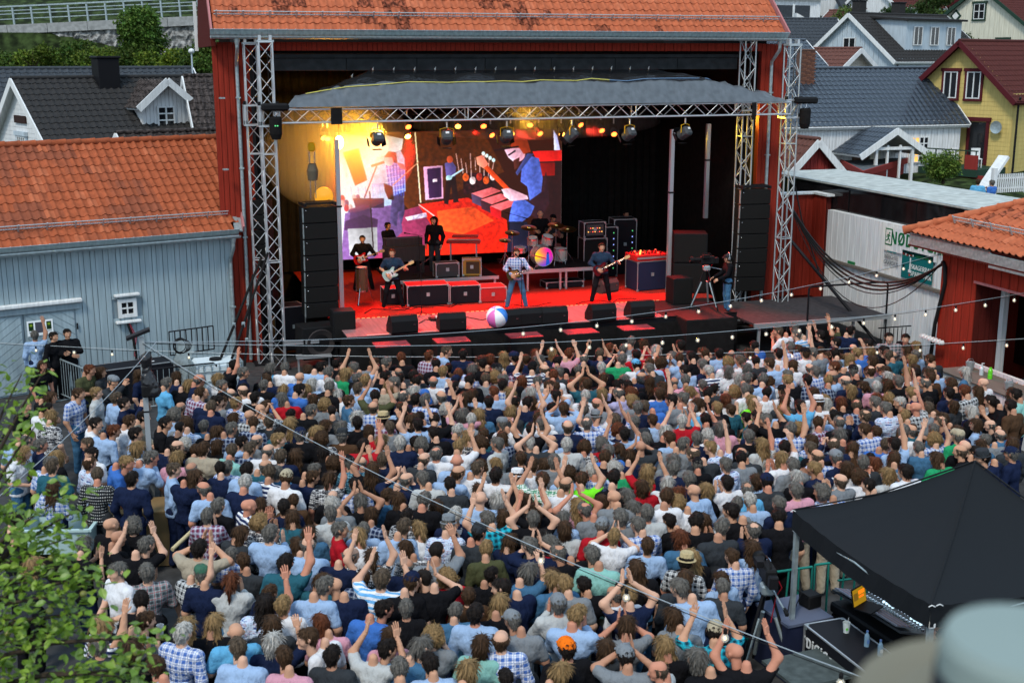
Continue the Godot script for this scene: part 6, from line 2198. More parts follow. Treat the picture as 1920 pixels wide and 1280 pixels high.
	bx("diamond_pane", V3(-4.6,4.7,-2.2), V3(0.04,0.45,0.45), M.white, h4, Basis(RX, PI / 4))
	# smaller houses between
	var h5 := house("small beige gabled house with a red-brown roof before the pale blue house", V3(30.60,6.70,-31.67) + V3(-1.0,-2.4,-2.4),0.3 + PI / 2,5.2,5.4,2.7,4.6, M["beige boards"], M["brown tiles"], M.white, 0.18, V2(0.3,0.36),0.4, true)
	window(h5, V3(-2.63,1.6,0.0), "L", 1.1,0.9, M.white, 2,1)
	house("low house with a blue-black roof partly hidden by the free-standing truss tower", V3(25.75,7.18,-31.12) + V3(0,-2.2,-2.8),0.1,5.0,5.6,2.6,4.4, M["beige boards"], M["glazed tiles"], M.white, 0.2)
	house("white house under a large slate roof behind the hall's right corner", V3(36.63,7.94,-48.38) + V3(0,-2.6,-3.0),-0.15,7.5,7.0,3.0,5.8, M["white boards"], M.slate, M.white, 0.25)
	var h8 := house("white flat-fronted villa with a roofed balcony at the top of the slope", V3(48.23,10.62,-71.26) + V3(-1.0,-2.5,-3.5),0.05,8.0,7.0,5.6,7.0, M["white boards"], M.slate, M.white, 0.25)
	bx("balcony", V3(0.8,2.4,4.2), V3(6.4,1.0,1.4), M["white boards"], h8)
	bx("balcony_opening", V3(0.4,3.9,3.53), V3(5.0,1.9,0.06), M.slate, h8)
	for s in [-2.1,0.4,2.9]:
		bx("balcony_post", V3(s, 3.9,4.8), V3(0.14,2.0,0.14), M.white, h8)
	var stair := thing("outdoor_stair", "white outdoor stair running down from the villa's balcony", "stair", V3(49.08,10.54,-66.69))
	var sp := MB.new()
	sp.prism(PackedVector2Array([V2(-2.6,1.6), V2(2.8,-1.2), V2(2.8,-2.6), V2(-2.6,0.3)]),1.2, Tf(Basis(UY, -0.29), V0))
	part("side_panel", sp, M["white boards"], stair)
	var h9 := house("white house with grey roof at the very top edge of the slope", V3(57.93,12.83,-75.28) + V3(1.0,-2.0,-3.5),0.25,9.0,7.0,4.4,6.6, M["white boards"], M.slate, M.white, 0.25)
	for k in 3:
		window(h9, V3(-2.0 + 2.2 * k, 2.6,3.53), "F", 1.0,1.0, M.white, 2,2)
	bx("roof_slab", V3(-3.4,2.4,4.0), V3(4.2,2.6,0.3), M.slate, h9, Basis(RX, -0.7))
	house("small white gabled outbuilding with a red roof edge above the hedge", V3(49.42,11.13,-62.44) + V3(0.4,-1.6,-1.8),0.3 + PI / 2,3.4,3.2,1.6,2.8, M["white boards"], M["brown tiles"], M.white, 0.2)
	house("white house with a dark red roof behind the cream one", V3(59.29,12.75,-68.41) + V3(0,-3.0,-3.5),0.28,6.0,6.5,3.2,5.6, M["white boards"], M["maroon tiles"], M.white, 0.25)
	house("pale villa with a maroon roof at the top corner of the slope", V3(70.87,12.66,-69.16) + V3(1.0,-3.0,-3.5),0.28,7.0,6.5,3.6,5.2, M["cream boards"], M["maroon tiles"], M["maroon paint"], 0.25)
	# red sheds behind the white wall
	var s1 := house("red boarded shed with white gable boards and a brown roof", V3(15.20,4.23,-10.00) * V3(1,0,1) + V3(0,0.05,-2.6), PI / 2 + 0.05,5.0,3.9,3.4,5.35, M["red boards"], M["brown tiles"], M.white, 0.16, V2(0.3,0.36),0.3, false, "shed", "red sheds behind the white wall")
	var s2 := thing("shed", "red shed with a nearly flat dark felt roof beside the white house", "shed", V0,0.0, "red sheds behind the white wall")
	var rf := [V3(25.96,3.50,-26.65), V3(27.09,3.70,-27.10), V3(28.97,3.50,-23.46), V3(21.85,3.25,-16.83)]
	var sr := MB.new()
	for w in [[0,1,2], [0,2,3]]:
		sr.tri(rf[w[0]], rf[w[2]], rf[w[1]])
		sr.tri(rf[w[0]] - V3(0,0.1,0), rf[w[1]] - V3(0,0.1,0), rf[w[2]] - V3(0,0.1,0))
	part("roof", sr, M["roofing felt"], s2)
	for k in 4:
		var fm := MB.new()
		var a0: Vector3 = rf[k] + V3(0,0.04,0)
		var b0: Vector3 = rf[(k + 1) % 4] + V3(0,0.04,0)
		fm.box((a0 + b0) * 0.5 - V3(0,0.1,0), V3(a0.distance_to(b0),0.28,0.08), Basis.looking_at((b0 - a0).cross(UY), UY))
		part("fascia", fm, M["red boards"], s2)
		var n: int = int(a0.distance_to(b0) / 0.18)
		for q in n:
			var p := a0.lerp(b0, (q + 0.5) / n)
			p = p.lerp((rf[0] + rf[2]) * 0.5,0.06)
			bx("wall_board", V3(p.x, p.y * 0.5 - 0.2, p.z), V3(0.16, p.y + 0.2,0.05), M["red boards"], s2, Basis.looking_at(((b0 - a0) * V3(1,0,1)).cross(UY), UY))
	# garden bits right of the white house
	foliage("garden_bush", "round leafy bush beside the white house", "bush", V3(24.35,3.02,-14.44),1.5,0.95, Color(0.09,0.15,0.03),1500,0.1,31)
	var fe := thing("picket_fence", "white picket fence at the street's end below the yellow house", "fence", V3(24.43,3.28,-10.19),0.1)
	for k in 14:
		bx("picket", V3(-0.7 + k * 0.11,0.2,0), V3(0.055,0.75,0.025), M.white, fe)
	for y in [0.0,0.4]:
		bx("rail", V3(0.05, y, -0.03), V3(1.7,0.06,0.03), M.white, fe)
	for s in [-0.85,0.95]:
		cb("post", V3(s, 0.3,0), V3(0.2,1.1,0.2), M.white, fe, 0.02)
	var sl := thing("garden_slide", "white slide-like ramp leaning in the garden by the picket fence", "ramp", V3(24.49,3.76,-11.36),0.2)
	bx("ramp", V3(0,0,0), V3(1.8,0.12,0.5), M.white, sl, Basis(BZ, 0.85))
	person("far person in a blue jacket sitting by the picket fence", "people at the far garden tables", V3(23.00,2.81,-9.44) + V3(0,-0.85,0),0.3,1.0, outfit("short", "grey", "blue", "drink", 0, "navy", "", "long"))
	person("far person in a sky blue shirt beside the leaning white ramp", "people at the far garden tables", V3(22.46,2.85,-9.61) + V3(0,-0.85,0),-0.6,1.0, outfit("short", "brown", "sky", "standing", 0, "navy", "", "long"))
	# trees and shrubs between the houses on the right
	foliage("hedge_tree", "dark rounded conifer beside the pale blue house's chimneys", "tree", V3(47.90,10.80,-54.23) + V3(0,-1.8,0),3.4,2.0, Color(0.035,0.07,0.025),1400,0.2,3)
	foliage("birch_tree", "tall drooping tree beside the cream house", "tree", V3(55.57,10.91,-60.51) + V3(0,-2.0,0),6.0,1.6, Color(0.045,0.08,0.025),1500,0.2,4)
	foliage("bush", "bush on the grassy slope right of the villa's stair", "bush", V3(49.82,11.40,-64.53) + V3(0,-1.5,0),2.6,2.2, Color(0.06,0.095,0.025),900,0.22,5)
	foliage("bush", "bush under the eaves behind the hall's right corner", "bush", V3(32.74,8.85,-45.49) + V3(0,-1.4,0),2.0,1.4, Color(0.03,0.06,0.02),700,0.2,6)
	foliage("bush", "leafy bush at the foot of the cream house's gable", "bush", V3(50.11,9.78,-49.02) + V3(0,-1.2,0),1.5,1.6, Color(0.04,0.075,0.02),800,0.16,7)
	foliage("bush", "dark tree at the very top corner beside the maroon roof", "bush", V3(68.36,11.57,-65.37) + V3(0,-2.0,0),3.0,1.6, Color(0.03,0.06,0.02),900,0.2,8)
	foliage("bush", "wild bush on the slope at the top, left of the grey-roofed house", "bush", V3(56.66,13.57,-82.29) + V3(0,-1.5,0),3.0,3.0, Color(0.05,0.09,0.025),1000,0.24,9)
	# --- left: houses behind the wing, the road on its wall
	var lw := rad(22.0)
	var lb := Basis(UY, lw)
	var lf := V3(-13.81,7.66,-18.58)
	var l1 := house("white house with a long dark tiled roof, a chimney and a white gabled dormer", V3(lf.x, lf.y - 6.4, lf.z) + lb * V3(6.5,0,0), lw, 12.3,10.6,2.6,6.4, M["white boards"], M["dark tiles"], M.white, 0.17, V2(0.28,0.34),0.3, true)
	window(l1, V3(-6.18,3.5,-0.1), "L", 0.9,1.5, M.white, 4,4, M["pale blue boards"])
	window(l1, V3(-6.18,2.7,2.1), "L", 0.5,0.9, M.white, 2,2, M["pale blue boards"])
	bx("gable_board", V3(-6.2,4.9,-0.1), V3(0.08,0.28,1.3), mat("brown sign", Color(0.035,0.02,0.018),0.7), l1)
	chimney(l1, V3(-2.9,6.5,0.25), V3(0.85,1.3,0.7), M.iron)
	gable_dormer(l1, V3(-1.5,4.5,2.4),1.9,1.0,2.6, M["white boards"], M["worn tiles"], M.white, M.white)
	house("dark blue-roofed house behind the long roof and its chimney", V3(-11.31,7.92,-29.68) + V3(0,-5.6,0),0.22,9.0,8.0,3.0,5.6, M["white boards"], M.slate, M.white, 0.3)
	house("low outhouse with a worn grey tile roof right behind the wing's ridge", V3(-8.15,5.92,-13.22) + V3(0.4,-3.4,-0.1),0.33,4.2,3.4,2.1,3.4, M["white boards"], M["worn tiles"], M.white, 0.2)
	house("house with a hipped brown-grey roof against the red hall's corner", V3(-6.87,7.71,-19.70) + V3(1.4,-6.2,0.4),0.1,3.4,8.0,2.4,6.2, M["white boards"], M["worn tiles"], M.white, 0.3)
	# road on a retaining wall
	var a := V3(-18.86,9.97,-52.86)
	var b := V3(-4.63,10.65,-48.70)
	var dir := (b - a).normalized()
	var nrm := V3(-dir.z, 0, dir.x).normalized()
	var out_ := nrm if nrm.z > 0 else -nrm
	var l := a.distance_to(b)
	var rbs := Basis(dir, out_.cross(dir).normalized(), out_)
	var rd := MB.new()
	rd.box((a + b) * 0.5 - out_ * 4.2 + UY * 0.1, V3(l, 0.3,8.0), rbs)
	struct("road", rd, M.asphalt)
	var rw := thing("retaining_wall", "rough stone retaining wall with a concrete edge carrying the road", "wall")
	for k in 6:
		bx("concrete_edge", a + dir * l * (k + 0.5) / 6.0, V3(l / 6.0 - 0.03,0.55,0.4), M.concrete, rw, rbs)
	var sw := MB.new()
	var fn := FastNoiseLite.new()
	fn.seed = 12
	fn.frequency = 0.6
	for i in 60:
		for j in 10:
			var q := []
			for w in [[i, j], [i + 1, j], [i + 1, j + 1], [i, j + 1]]:
				var p: Vector3 = a + dir * l * w[0] / 60.0 + Vector3.DOWN * (0.25 + w[1] * 0.3)
				q.append(p + out_ * (0.0 + w[1] * 0.03 + fn.get_noise_2d(w[0] * 1.3, w[1] * 1.1) * 0.3))
			sw.quad(q[3], q[2], q[1], q[0])
	part("stone_face", sw, M.stone, rw)
	var gr := thing("guard_rail", "pale steel guard rail with posts along the road on the wall", "railing")
	for k in 13:
		var p: Vector3 = a + dir * l * (k + 0.5) / 13.0 + UY * 0.27
		bx("post", p + UY * 0.5, V3(0.09,1.05,0.12), M.zinc, gr, rbs)
	for y in [0.35,0.65,0.85,1.1]:
		bx("rail", (a + b) * 0.5 + UY * (0.27 + y), V3(l, 0.09 if y > 1 else 0.05,0.07), M.zinc, gr, rbs)
	for k in 11:
		var p: Vector3 = [V3(-15.55,8.13,-40.68), V3(-14.33,8.03,-39.21), V3(-13.40,8.30,-41.14), V3(-12.26,8.13,-39.68), V3(-11.18,8.04,-37.18), V3(-10.46,8.30,-40.24), V3(-9.31,8.14,-37.71), V3(-7.94,8.04,-36.20), V3(-6.91,8.10,-34.83), V3(-5.98,8.00,-33.45), V3(-16.51,8.08,-40.96)][k]
		var spots := ["at the far end by the frame's corner", "above the white gable", "above the long roof's end", "left of the chimney", "right above the chimney", "just right of the chimney", "under the tall tree", "under the tall tree's right side", "beside the lamp post", "against the red hall", "beyond the white gable"]
		foliage("shrub", "dense green shrub below the retaining wall, " + spots[k], "shrub", p + V3(0,-1.0,0),1.9 + 0.5 * sin(k * 2.3),1.45, Color(0.05 + 0.025 * (k % 3),0.085 + 0.03 * (k % 3),0.018),1100,0.15,40 + k, "shrubs below the road")
	foliage("young_tree", "tall leafy young tree standing before the retaining wall", "tree", V3(-8.65,8.08,-38.57) + V3(0,-1.2,0),4.4,1.75, Color(0.06,0.11,0.022),3400,0.16,77)
	var lp := thing("street_lamp", "thin street lamp with a round white head beside the red hall", "street lamp", V3(-6.65,7.64,-29.27) + V3(0,-1.5,0))
	rod("post", [V0, V3(0,2.5,0)], 0.04, M["pale blue boards"], lp)
	var lh := MB.new()
	lh.ball(V3(0,2.58,0), V3(0.14,0.12,0.14),8,12)
	part("head", lh, M.white, lp)

# ---------------------------------------------------------------- the yard: walls, bar, canopy and the gear around the crowd
func write(called: String, s: String, size: float, at: Transform3D, ma: Material, parent: Node3D, weight := 700, font := "Droid Sans") -> MeshInstance3D:
	var o := part(called, text_mesh(s, size, font, weight, 0.008), ma, parent)
	o.transform = at
	return o

func build_right() -> void:
	# red wall beside the hall
	var rw := thing("red_wall", "red boarded wall with a pale cap between the hall and the white wall", "wall")
	bx("core", V3(11.1,2.0,-4.62), V3(2.4,4.0,0.16), M["dark red paint"], rw)
	boards(rw, Tf(Basis(), V3(9.9,0,-4.54)),2.35,0.6,4.0,0.15, M["red paint"])
	bx("core", V3(12.2,2.0,-4.15), V3(0.16,4.0,0.9), M["dark red paint"], rw)
	boards(rw, Tf(Basis(UY, -PI / 2), V3(12.11,0,-4.6)),0.9,0.6,4.0,0.15, M["red paint"])
	bx("cap", V3(11.05,4.06,-4.55), V3(2.5,0.07,0.3), M.white, rw)
	bx("cap", V3(12.17,4.064,-4.1), V3(0.3,0.07,1.1), M.white, rw)
	bx("sign_plate", V3(10.45,2.0,-4.49), V3(0.5,0.12,0.02), M.white, rw)
	# white wall with its banners; its face looks along -x
	var w := thing("white_wall", "white boarded wall with green banners between the red wall and the bar", "wall")
	bx("core", V3(12.24,1.8,-0.4), V3(0.16,3.6,6.4), M["white boards"], w)
	boards(w, Tf(Basis(UY, -PI / 2), V3(12.14,0,-3.6)),6.4,0.02,3.6,0.17, M["white boards"], "wall_board", 0.008)
	cb("rail_beam", V3(12.06,2.0,-0.4), V3(0.09,0.1,6.3), mat("weathered wood", Color(0.16,0.14,0.12),0.85,0, "streak", 1.5), w, 0.012)
	cb("emergency_sign", V3(12.09,2.06,-2.0), V3(0.04,0.16,0.4), mat("exit green", Color(0.02,0.16,0.06),0.5), w, 0.01)
	# banners
	var gl := mat("banner green", Color(0.008,0.12,0.045),0.6)
	var face := Basis(UY, -PI / 2)
	var bn := thing("exit_banner", "white banner with a green running figure and a green emergency exit word", "banner", V3(12.05,3.15,1.1))
	bx("cloth", V3(0,0,0), V3(0.012,0.72,2.6), M["white boards"], bn)
	bx("figure_frame", V3(-0.01,0.06,-1.08), V3(0.012,0.5,0.36), gl, bn)
	bx("figure_ground", V3(-0.016,0.06,-1.08), V3(0.012,0.42,0.28), M.white, bn)
	var man := MB.new()
	for q in [[V2(0.02,0.04), V2(-0.01,-0.06),0.05], [V2(-0.01,-0.06), V2(0.06,-0.1),0.04], [V2(0.06,-0.1), V2(0.05,-0.19),0.035], [V2(-0.01,-0.07), V2(-0.05,-0.13),0.04], [V2(-0.05,-0.13), V2(-0.12,-0.14),0.035], [V2(0.02,0.05), V2(0.09,0.0),0.03], [V2(0.01,0.05), V2(-0.07,0.02),0.03], [V2(-0.07,0.02), V2(-0.08,-0.05),0.03]]:
		var d: Vector2 = (q[1] - q[0]).normalized()
		var n: Vector2 = V2(-d.y, d.x) * q[2] * 0.5
		man.prism(PackedVector2Array([q[0] + n, q[1] + n, q[1] - n, q[0] - n]),0.01)
	man.ball(V3(0.05,0.1,0), V3(0.032,0.032,0.008),6,10)
	part("running_figure", man, gl, bn).transform = Tf(face, V3(-0.024,0.08,-1.08))
	write("lettering", "NØDUTGANG", 0.52, Tf(face, V3(-0.012,0.06,0.62)), gl, bn)
	var b2 := thing("bank_banner", "teal banner with white bank lettering and a lighthouse on the white wall", "banner", V3(12.05,2.52,1.5))
	bx("cloth", V0, V3(0.012,0.82,1.5), mat("banner teal", Color(0.006,0.115,0.12),0.6), b2)
	for k in 2:
		write("lettering", ["SKAGERRAK", "SPAREBANK"][k], 0.19, Tf(face, V3(-0.01,-0.02 - k * 0.2,0.22)), M.white, b2,400)
	write("lettering", "HOVEDSPONSOR", 0.1, Tf(face, V3(-0.01,0.3,0.3)), M["banner green"], b2,400)
	bx("lighthouse", V3(-0.012,0.05,-0.32), V3(0.012,0.34,0.05), M.white, b2)
	bx("lighthouse_foot", V3(-0.014,-0.17,-0.32), V3(0.012,0.08,0.14), M.white, b2)
	bx("lighthouse_foot", V3(-0.014,-0.28,-0.32), V3(0.012,0.06,0.05), mat("banner red", Color(0.35,0.02,0.02),0.6), b2)
	for k in 9:
		bx("pennant", V3(-0.012,0.3 - 0.02 * (k % 2),-0.68 + k * 0.06), V3(0.01,0.05,0.03), [M["banner red"], M.brass, M.white][k % 3], b2)
	var b3 := thing("brewery_logo", "small grey and teal lettered emblem on the white wall beside the teal banner", "emblem", V3(12.06,2.7,0.18))
	write("lettering", "WRIGHTE", 0.17, Tf(face, V3(0,-0.1,0)), mat("logo grey", Color(0.12,0.13,0.14),0.6), b3,400)
	write("lettering", "GAARDEN", 0.17, Tf(face, V3(0,-0.27,0)), M["logo grey"], b3,400)
	var hs := MB.new()
	hs.prism(PackedVector2Array([V2(-0.22,0.05), V2(0.22,0.05), V2(0.22,0.13), V2(0.15,0.2), V2(0.06,0.17), V2(0.0,0.21), V2(-0.12,0.18), V2(-0.22,0.13)]),0.01, Tf(face, V0))
	part("house_mark", hs, mat("logo teal", Color(0.03,0.22,0.24),0.6), b3)
	# the trailer behind the white wall: glossy dark flank, pale roof
	var t := thing("stage_trailer", "long dark glossy trailer with a pale roof behind the white wall", "trailer")
	bx("body", V3(13.75,2.5,-0.9), V3(2.8,3.76,14.6), mat("gloss black", Color(0.012,0.011,0.012),0.08,0, "mottle", 0.25), t)
	for k in 8:
		var f := MB.new()
		f.box(V0, V3(0.03,1.7,1.76), Basis(UY, 0.012 * sin(k * 2.0)) * Basis(BZ, 0.015 * cos(k * 3.1)))
		part("flank_panel", f, M["gloss black"], t).position = V3(12.33,3.45,-7.2 + k * 1.8)
	for k in 10:
		bx("roof_sheet", V3(13.75,4.42 + 0.004 * (k % 2),-7.5 + k * 1.46), V3(2.95,0.05,1.44), mat("pale roof", Color(0.46,0.49,0.46),0.55,0, "mottle", 0.4), t)
	bx("roof_rim", V3(12.31,4.42,-0.9), V3(0.06,0.07,14.7), M.zinc, t)
	for k in 6:
		cb("wheel_block", V3(13.75,0.35,-6.5 + k * 2.2), V3(2.4,0.7,0.8), M.iron, t, 0.1)
	# parked van roof peeping out behind the hall's corner
	var vn := thing("name_board", "white board with dark lettering below the brown shed roof", "sign", V3(11.43,4.69,-6.50))
	bx("plate", V0, V3(1.0,0.26,0.03), M.white, vn)
	write("lettering", "Torsnes Bygg", 0.2, Tf(Basis(), V3(0,0,0.02)), mat("letter dark", Color(0.02,0.03,0.05),0.6), vn)
	# ramp / side platform with black rails
	var rp := thing("side_ramp", "grey side platform with a black handrail under the white wall", "platform")
	for k in 4:
		bx("deck", V3(7.75 + 1.1 * k, 0.98,-0.7), V3(1.09,0.06,3.1), mat("grey deck", Color(0.05,0.045,0.048),0.7,0, "mottle", 0.8), rp)
	bx("edge_beam", V3(9.45,0.95,0.88), V3(4.5,0.12,0.06), M.galvanised, rp)
	for s in [7.4,9.0,10.5,11.6]:
		bx("leg", V3(s, 0.46,0.8), V3(0.07,0.92,0.07), M.galvanised, rp)
	rod("handrail", [V3(8.9,1.0,0.9), V3(8.9,1.95,0.9), V3(9.0,2.0,0.88), V3(11.45,2.0,0.82), V3(11.58,1.92,0.82), V3(11.6,0.2,0.82)], 0.03, M.iron, rp)
	rod("handrail", [V3(9.3,1.3,-4.4), V3(9.35,2.0,-4.3), V3(10.4,2.05,-4.3)], 0.03, M.iron, rp)
	for k in 7:
		rod("bar", [V3(11.0 + k * 0.14,0.05,1.5), V3(11.0 + k * 0.14,0.75,1.5)], 0.013, M.iron, rp)
	rod("bar", [V3(10.9,0.78,1.5), V3(12.0,0.78,1.5)], 0.02, M.iron, rp)
	var br := thing("brace_pole", "black diagonal brace from the free-standing truss tower to the ground", "brace")
	bar("tube", V3(9.85,2.9,-1.9), V3(11.27,-0.60,0.90) * V3(1,0,1) + V3(0,0.2,0),0.05, M.iron, br)
	var tk := thing("truss_cables", "thick bundle of black cables swinging from the free-standing tower to the bar's corner", "cable")
	for k in 5:
		rod("cable", sag(V3(9.85,3.85 - 0.03 * k, -1.85), V3(9.95,3.36 + 0.02 * k, 5.55),1.2 + 0.12 * k + (0.3 if k == 4 else 0.0),20),0.03 if k < 3 else 0.014, M.plastic, tk)
	rod("cable", [V3(9.93,3.42,5.55), V3(9.9,3.3,5.7), V3(9.92,2.9,5.72), V3(9.88,1.8,5.5), V3(9.9,0.9,5.4)], 0.055, M.plastic, tk)
	rod("cable", [V3(9.83,4.6,-1.8), V3(10.0,3.6,-1.6), V3(10.3,2.4,-1.2), V3(10.4,1.9,-1.0)], 0.022, M.plastic, tk)

func build_bar() -> void:
	var t := thing("bar_house", "red boarded bar hut with a hipped orange tile roof and an open serving hatch", "building")
	var x := 10.0
	var face := Basis(UY, -PI / 2)
	# wall with hatch, seen from the yard; boards run up
	bx("wall", V3(x + 0.1,1.8,6.15), V3(0.16,3.6,1.3), M["dark red paint"], t)
	boards(t, Tf(face, V3(x, 0,5.5)),1.35,0.0,3.62,0.15, M["red paint"])
	bx("wall", V3(x + 0.1,3.45,9.4), V3(0.16,0.66,5.2), M["dark red paint"], t)
	boards(t, Tf(face, V3(x, 0,6.85)),5.1,3.14,3.78,0.15, M["red paint"])
	bx("hatch_trim", V3(x - 0.03,3.12,9.3), V3(0.06,0.06,5.0), M["pink trim"], t)
	boards(t, Tf(Basis(), V3(x, 0,6.82)),0.8,0.0,3.15,0.16, M["dark red paint"])
	bx("hatch_post", V3(x + 0.78,1.55,6.95), V3(0.14,3.1,0.14), M["white boards"], t)
	bx("wall", V3(x + 2.0,1.8,5.5), V3(4.0,3.6,0.12), M["red paint"], t)
	bx("back_wall", V3(x + 3.8,1.8,9.0), V3(0.15,3.6,7.0), M.drape, t)
	bx("inner_floor", V3(x + 2.0,0.03,9.0), V3(3.9,0.06,7.0), M.drape, t)
	bx("ceiling", V3(x + 2.0,3.5,9.0), V3(3.9,0.08,7.0), M["dark red paint"], t)
	bx("end_wall", V3(x + 2.0,1.8,12.4), V3(4.0,3.6,0.12), M["red paint"], t)
	bx("front_panel", V3(x + 0.05,0.55,9.5), V3(0.1,1.1,5.2), M["white boards"], t)
	bx("switch_plate", V3(x + 0.4,1.45,6.78), V3(0.02,0.2,0.12), M.white, t)
	# eave boards in zinc grey
	cb("eave_board", V3(x - 0.35,3.86,6.1), V3(0.05,0.34,3.2), M.zinc, t, 0.01)
	cb("eave_board", V3(x - 0.37,3.8,9.9), V3(0.05,0.34,4.4), M.zinc, t, 0.01)
	cb("eave_board", V3(x + 1.9,3.86,4.52), V3(4.5,0.34,0.05), M.zinc, t, 0.01)
	bx("soffit", V3(x + 1.8,3.72,8.5), V3(4.4,0.04,8.0), M["dark red paint"], t)
	# hipped roof: this slope rises towards +x
	var pitch := rad(24.0)
	var up := V3(cos(pitch), sin(pitch),0)
	var fr := Tf(Basis(BZ, V3(-sin(pitch), cos(pitch),0),-up), V3(x - 0.42,4.05,4.4))
	var roof := Node3D.new()
	roof.name = "roof"
	t.add_child(roof)
	tile_roof(roof, fr, 33,7,0.2347,0.36,260, false, func(c: int, r: int) -> bool: return (c + 0.5) * 0.2347 > (r + 0.4) * 0.36 * 0.93)
	snow_guard(roof, fr * Tf(Basis(), V3(0.95,0.03,-0.78)),6.6,0.72)
	var d := MB.new()
	d.tri(fr * V3(0,-0.05,0), fr * V3(8,-0.05,0), fr * V3(8,-0.05,-2.6))
	d.tri(fr * V3(0,-0.05,0), fr * V3(8,-0.05,-2.6), fr * V3(2.4,-0.05,-2.6))
	part("roof_deck", d, M["dark red paint"], roof)
	var e := MB.new()
	var h1 := fr * V3(0,0,0)
	var h2 := fr * V3(2.4,0,-2.6)
	e.tri(h1, h2, V3(x + 4.4,4.05,4.4))
	e.tri(h2, V3(h2.x + 0.1, h2.y, h2.z), V3(x + 4.4,4.05,4.4))
	part("hip_slope", e, M["clay 1"], roof)
	for k in 9:
		var p := h1.lerp(h2, (k + 0.4) / 9.0)
		var m := MB.new()
		var hd := (h2 - h1).normalized()
		m.tube([-hd * 0.21, V0, hd * 0.21], [0.115,0.105,0.095], 10)
		m.tube([-hd * 0.22,-hd * 0.17], [0.125,0.125], 10)
		part("hip_tile", m, M["clay %d" % [0,3,0][k % 3]], roof).position = p + V3(0,0.05,0)
	# counter and what stands on it
	var ct := thing("bar_counter", "white bar counter with a wooden top in front of the hatch", "counter", V3(9.3,0,9.0))
	bx("front", V3(-0.38,0.53,0), V3(0.08,1.06,3.6), M["white boards"], ct)
	bx("end", V3(0,0.53,-1.76), V3(0.84,1.06,0.08), M["white boards"], ct)
	cb("top", V3(0,1.08,0), V3(0.92,0.05,3.7), M["weathered wood"], ct, 0.012)
	var bt := thing("spray_bottle", "clear pump bottle standing on the bar counter", "bottle", V3(9.45,1.105,8.0))
	var m := MB.new()
	m.lathe([V2(0.05,0.0), V2(0.052,0.16), V2(0.02,0.21), V2(0.018,0.26), V2(0.0,0.265)], Tf(),12)
	part("bottle", m, mat("clear plastic", Color(0.5,0.58,0.62),0.3), bt)
	bx("nozzle", V3(0.02,0.28,0), V3(0.07,0.02,0.02), M.white, bt)
	var gb := thing("drink_bottle", "bright green drinking bottle standing on the bar counter", "bottle", V3(9.42,1.105,8.35))
	m = MB.new()
	m.lathe([V2(0.055,0.0), V2(0.055,0.1), V2(0.048,0.12), V2(0.055,0.14), V2(0.052,0.2), V2(0.03,0.24), V2(0.03,0.27), V2(0.0,0.275)], Tf(),12)
	part("bottle", m, mat("neon green", Color(0.12,0.6,0.02),0.35), gb)
	for k in 3:
		var bk := thing("steel_bucket", ["small steel bucket at the counter's far end", "steel bucket in the middle of the bar counter", "white bucket with a handle at the near end of the counter"][k], "bucket", V3([9.5,9.15,9.2][k], 1.105, [7.5,9.35,10.2][k]))
		m = MB.new()
		m.lathe([V2(0.0,0.005), V2(0.085,0.0), V2(0.11,0.2), V2(0.1,0.2), V2(0.08,0.02)], Tf(),14)
		part("pail", m, M.galvanised if k < 2 else M.white, bk)
		rod("handle", [V3(-0.11,0.18,0), V3(-0.06,0.27,0), V3(0.06,0.27,0), V3(0.11,0.18,0)], 0.006, M.zinc, bk)
	person("bartender in a dark hooded jacket with pale cords, bent over the bar counter", "people at the bar", V3(10.35,0.0,8.9), rad(70),1.0, outfit("short", "dark", "black", "reaching", 0, "black", "", "long"))
	var tl := thing("strip_lamp", "white ribbed strip lamp sticking out beside the bar's corner", "lamp", V3(9.75,1.42,5.6))
	cb("housing", V0, V3(0.12,0.1,0.95), M.white, tl, 0.03)
	for k in 7:
		bx("rib", V3(0,0.01,-0.39 + k * 0.13), V3(0.135,0.1,0.03), M.white, tl)

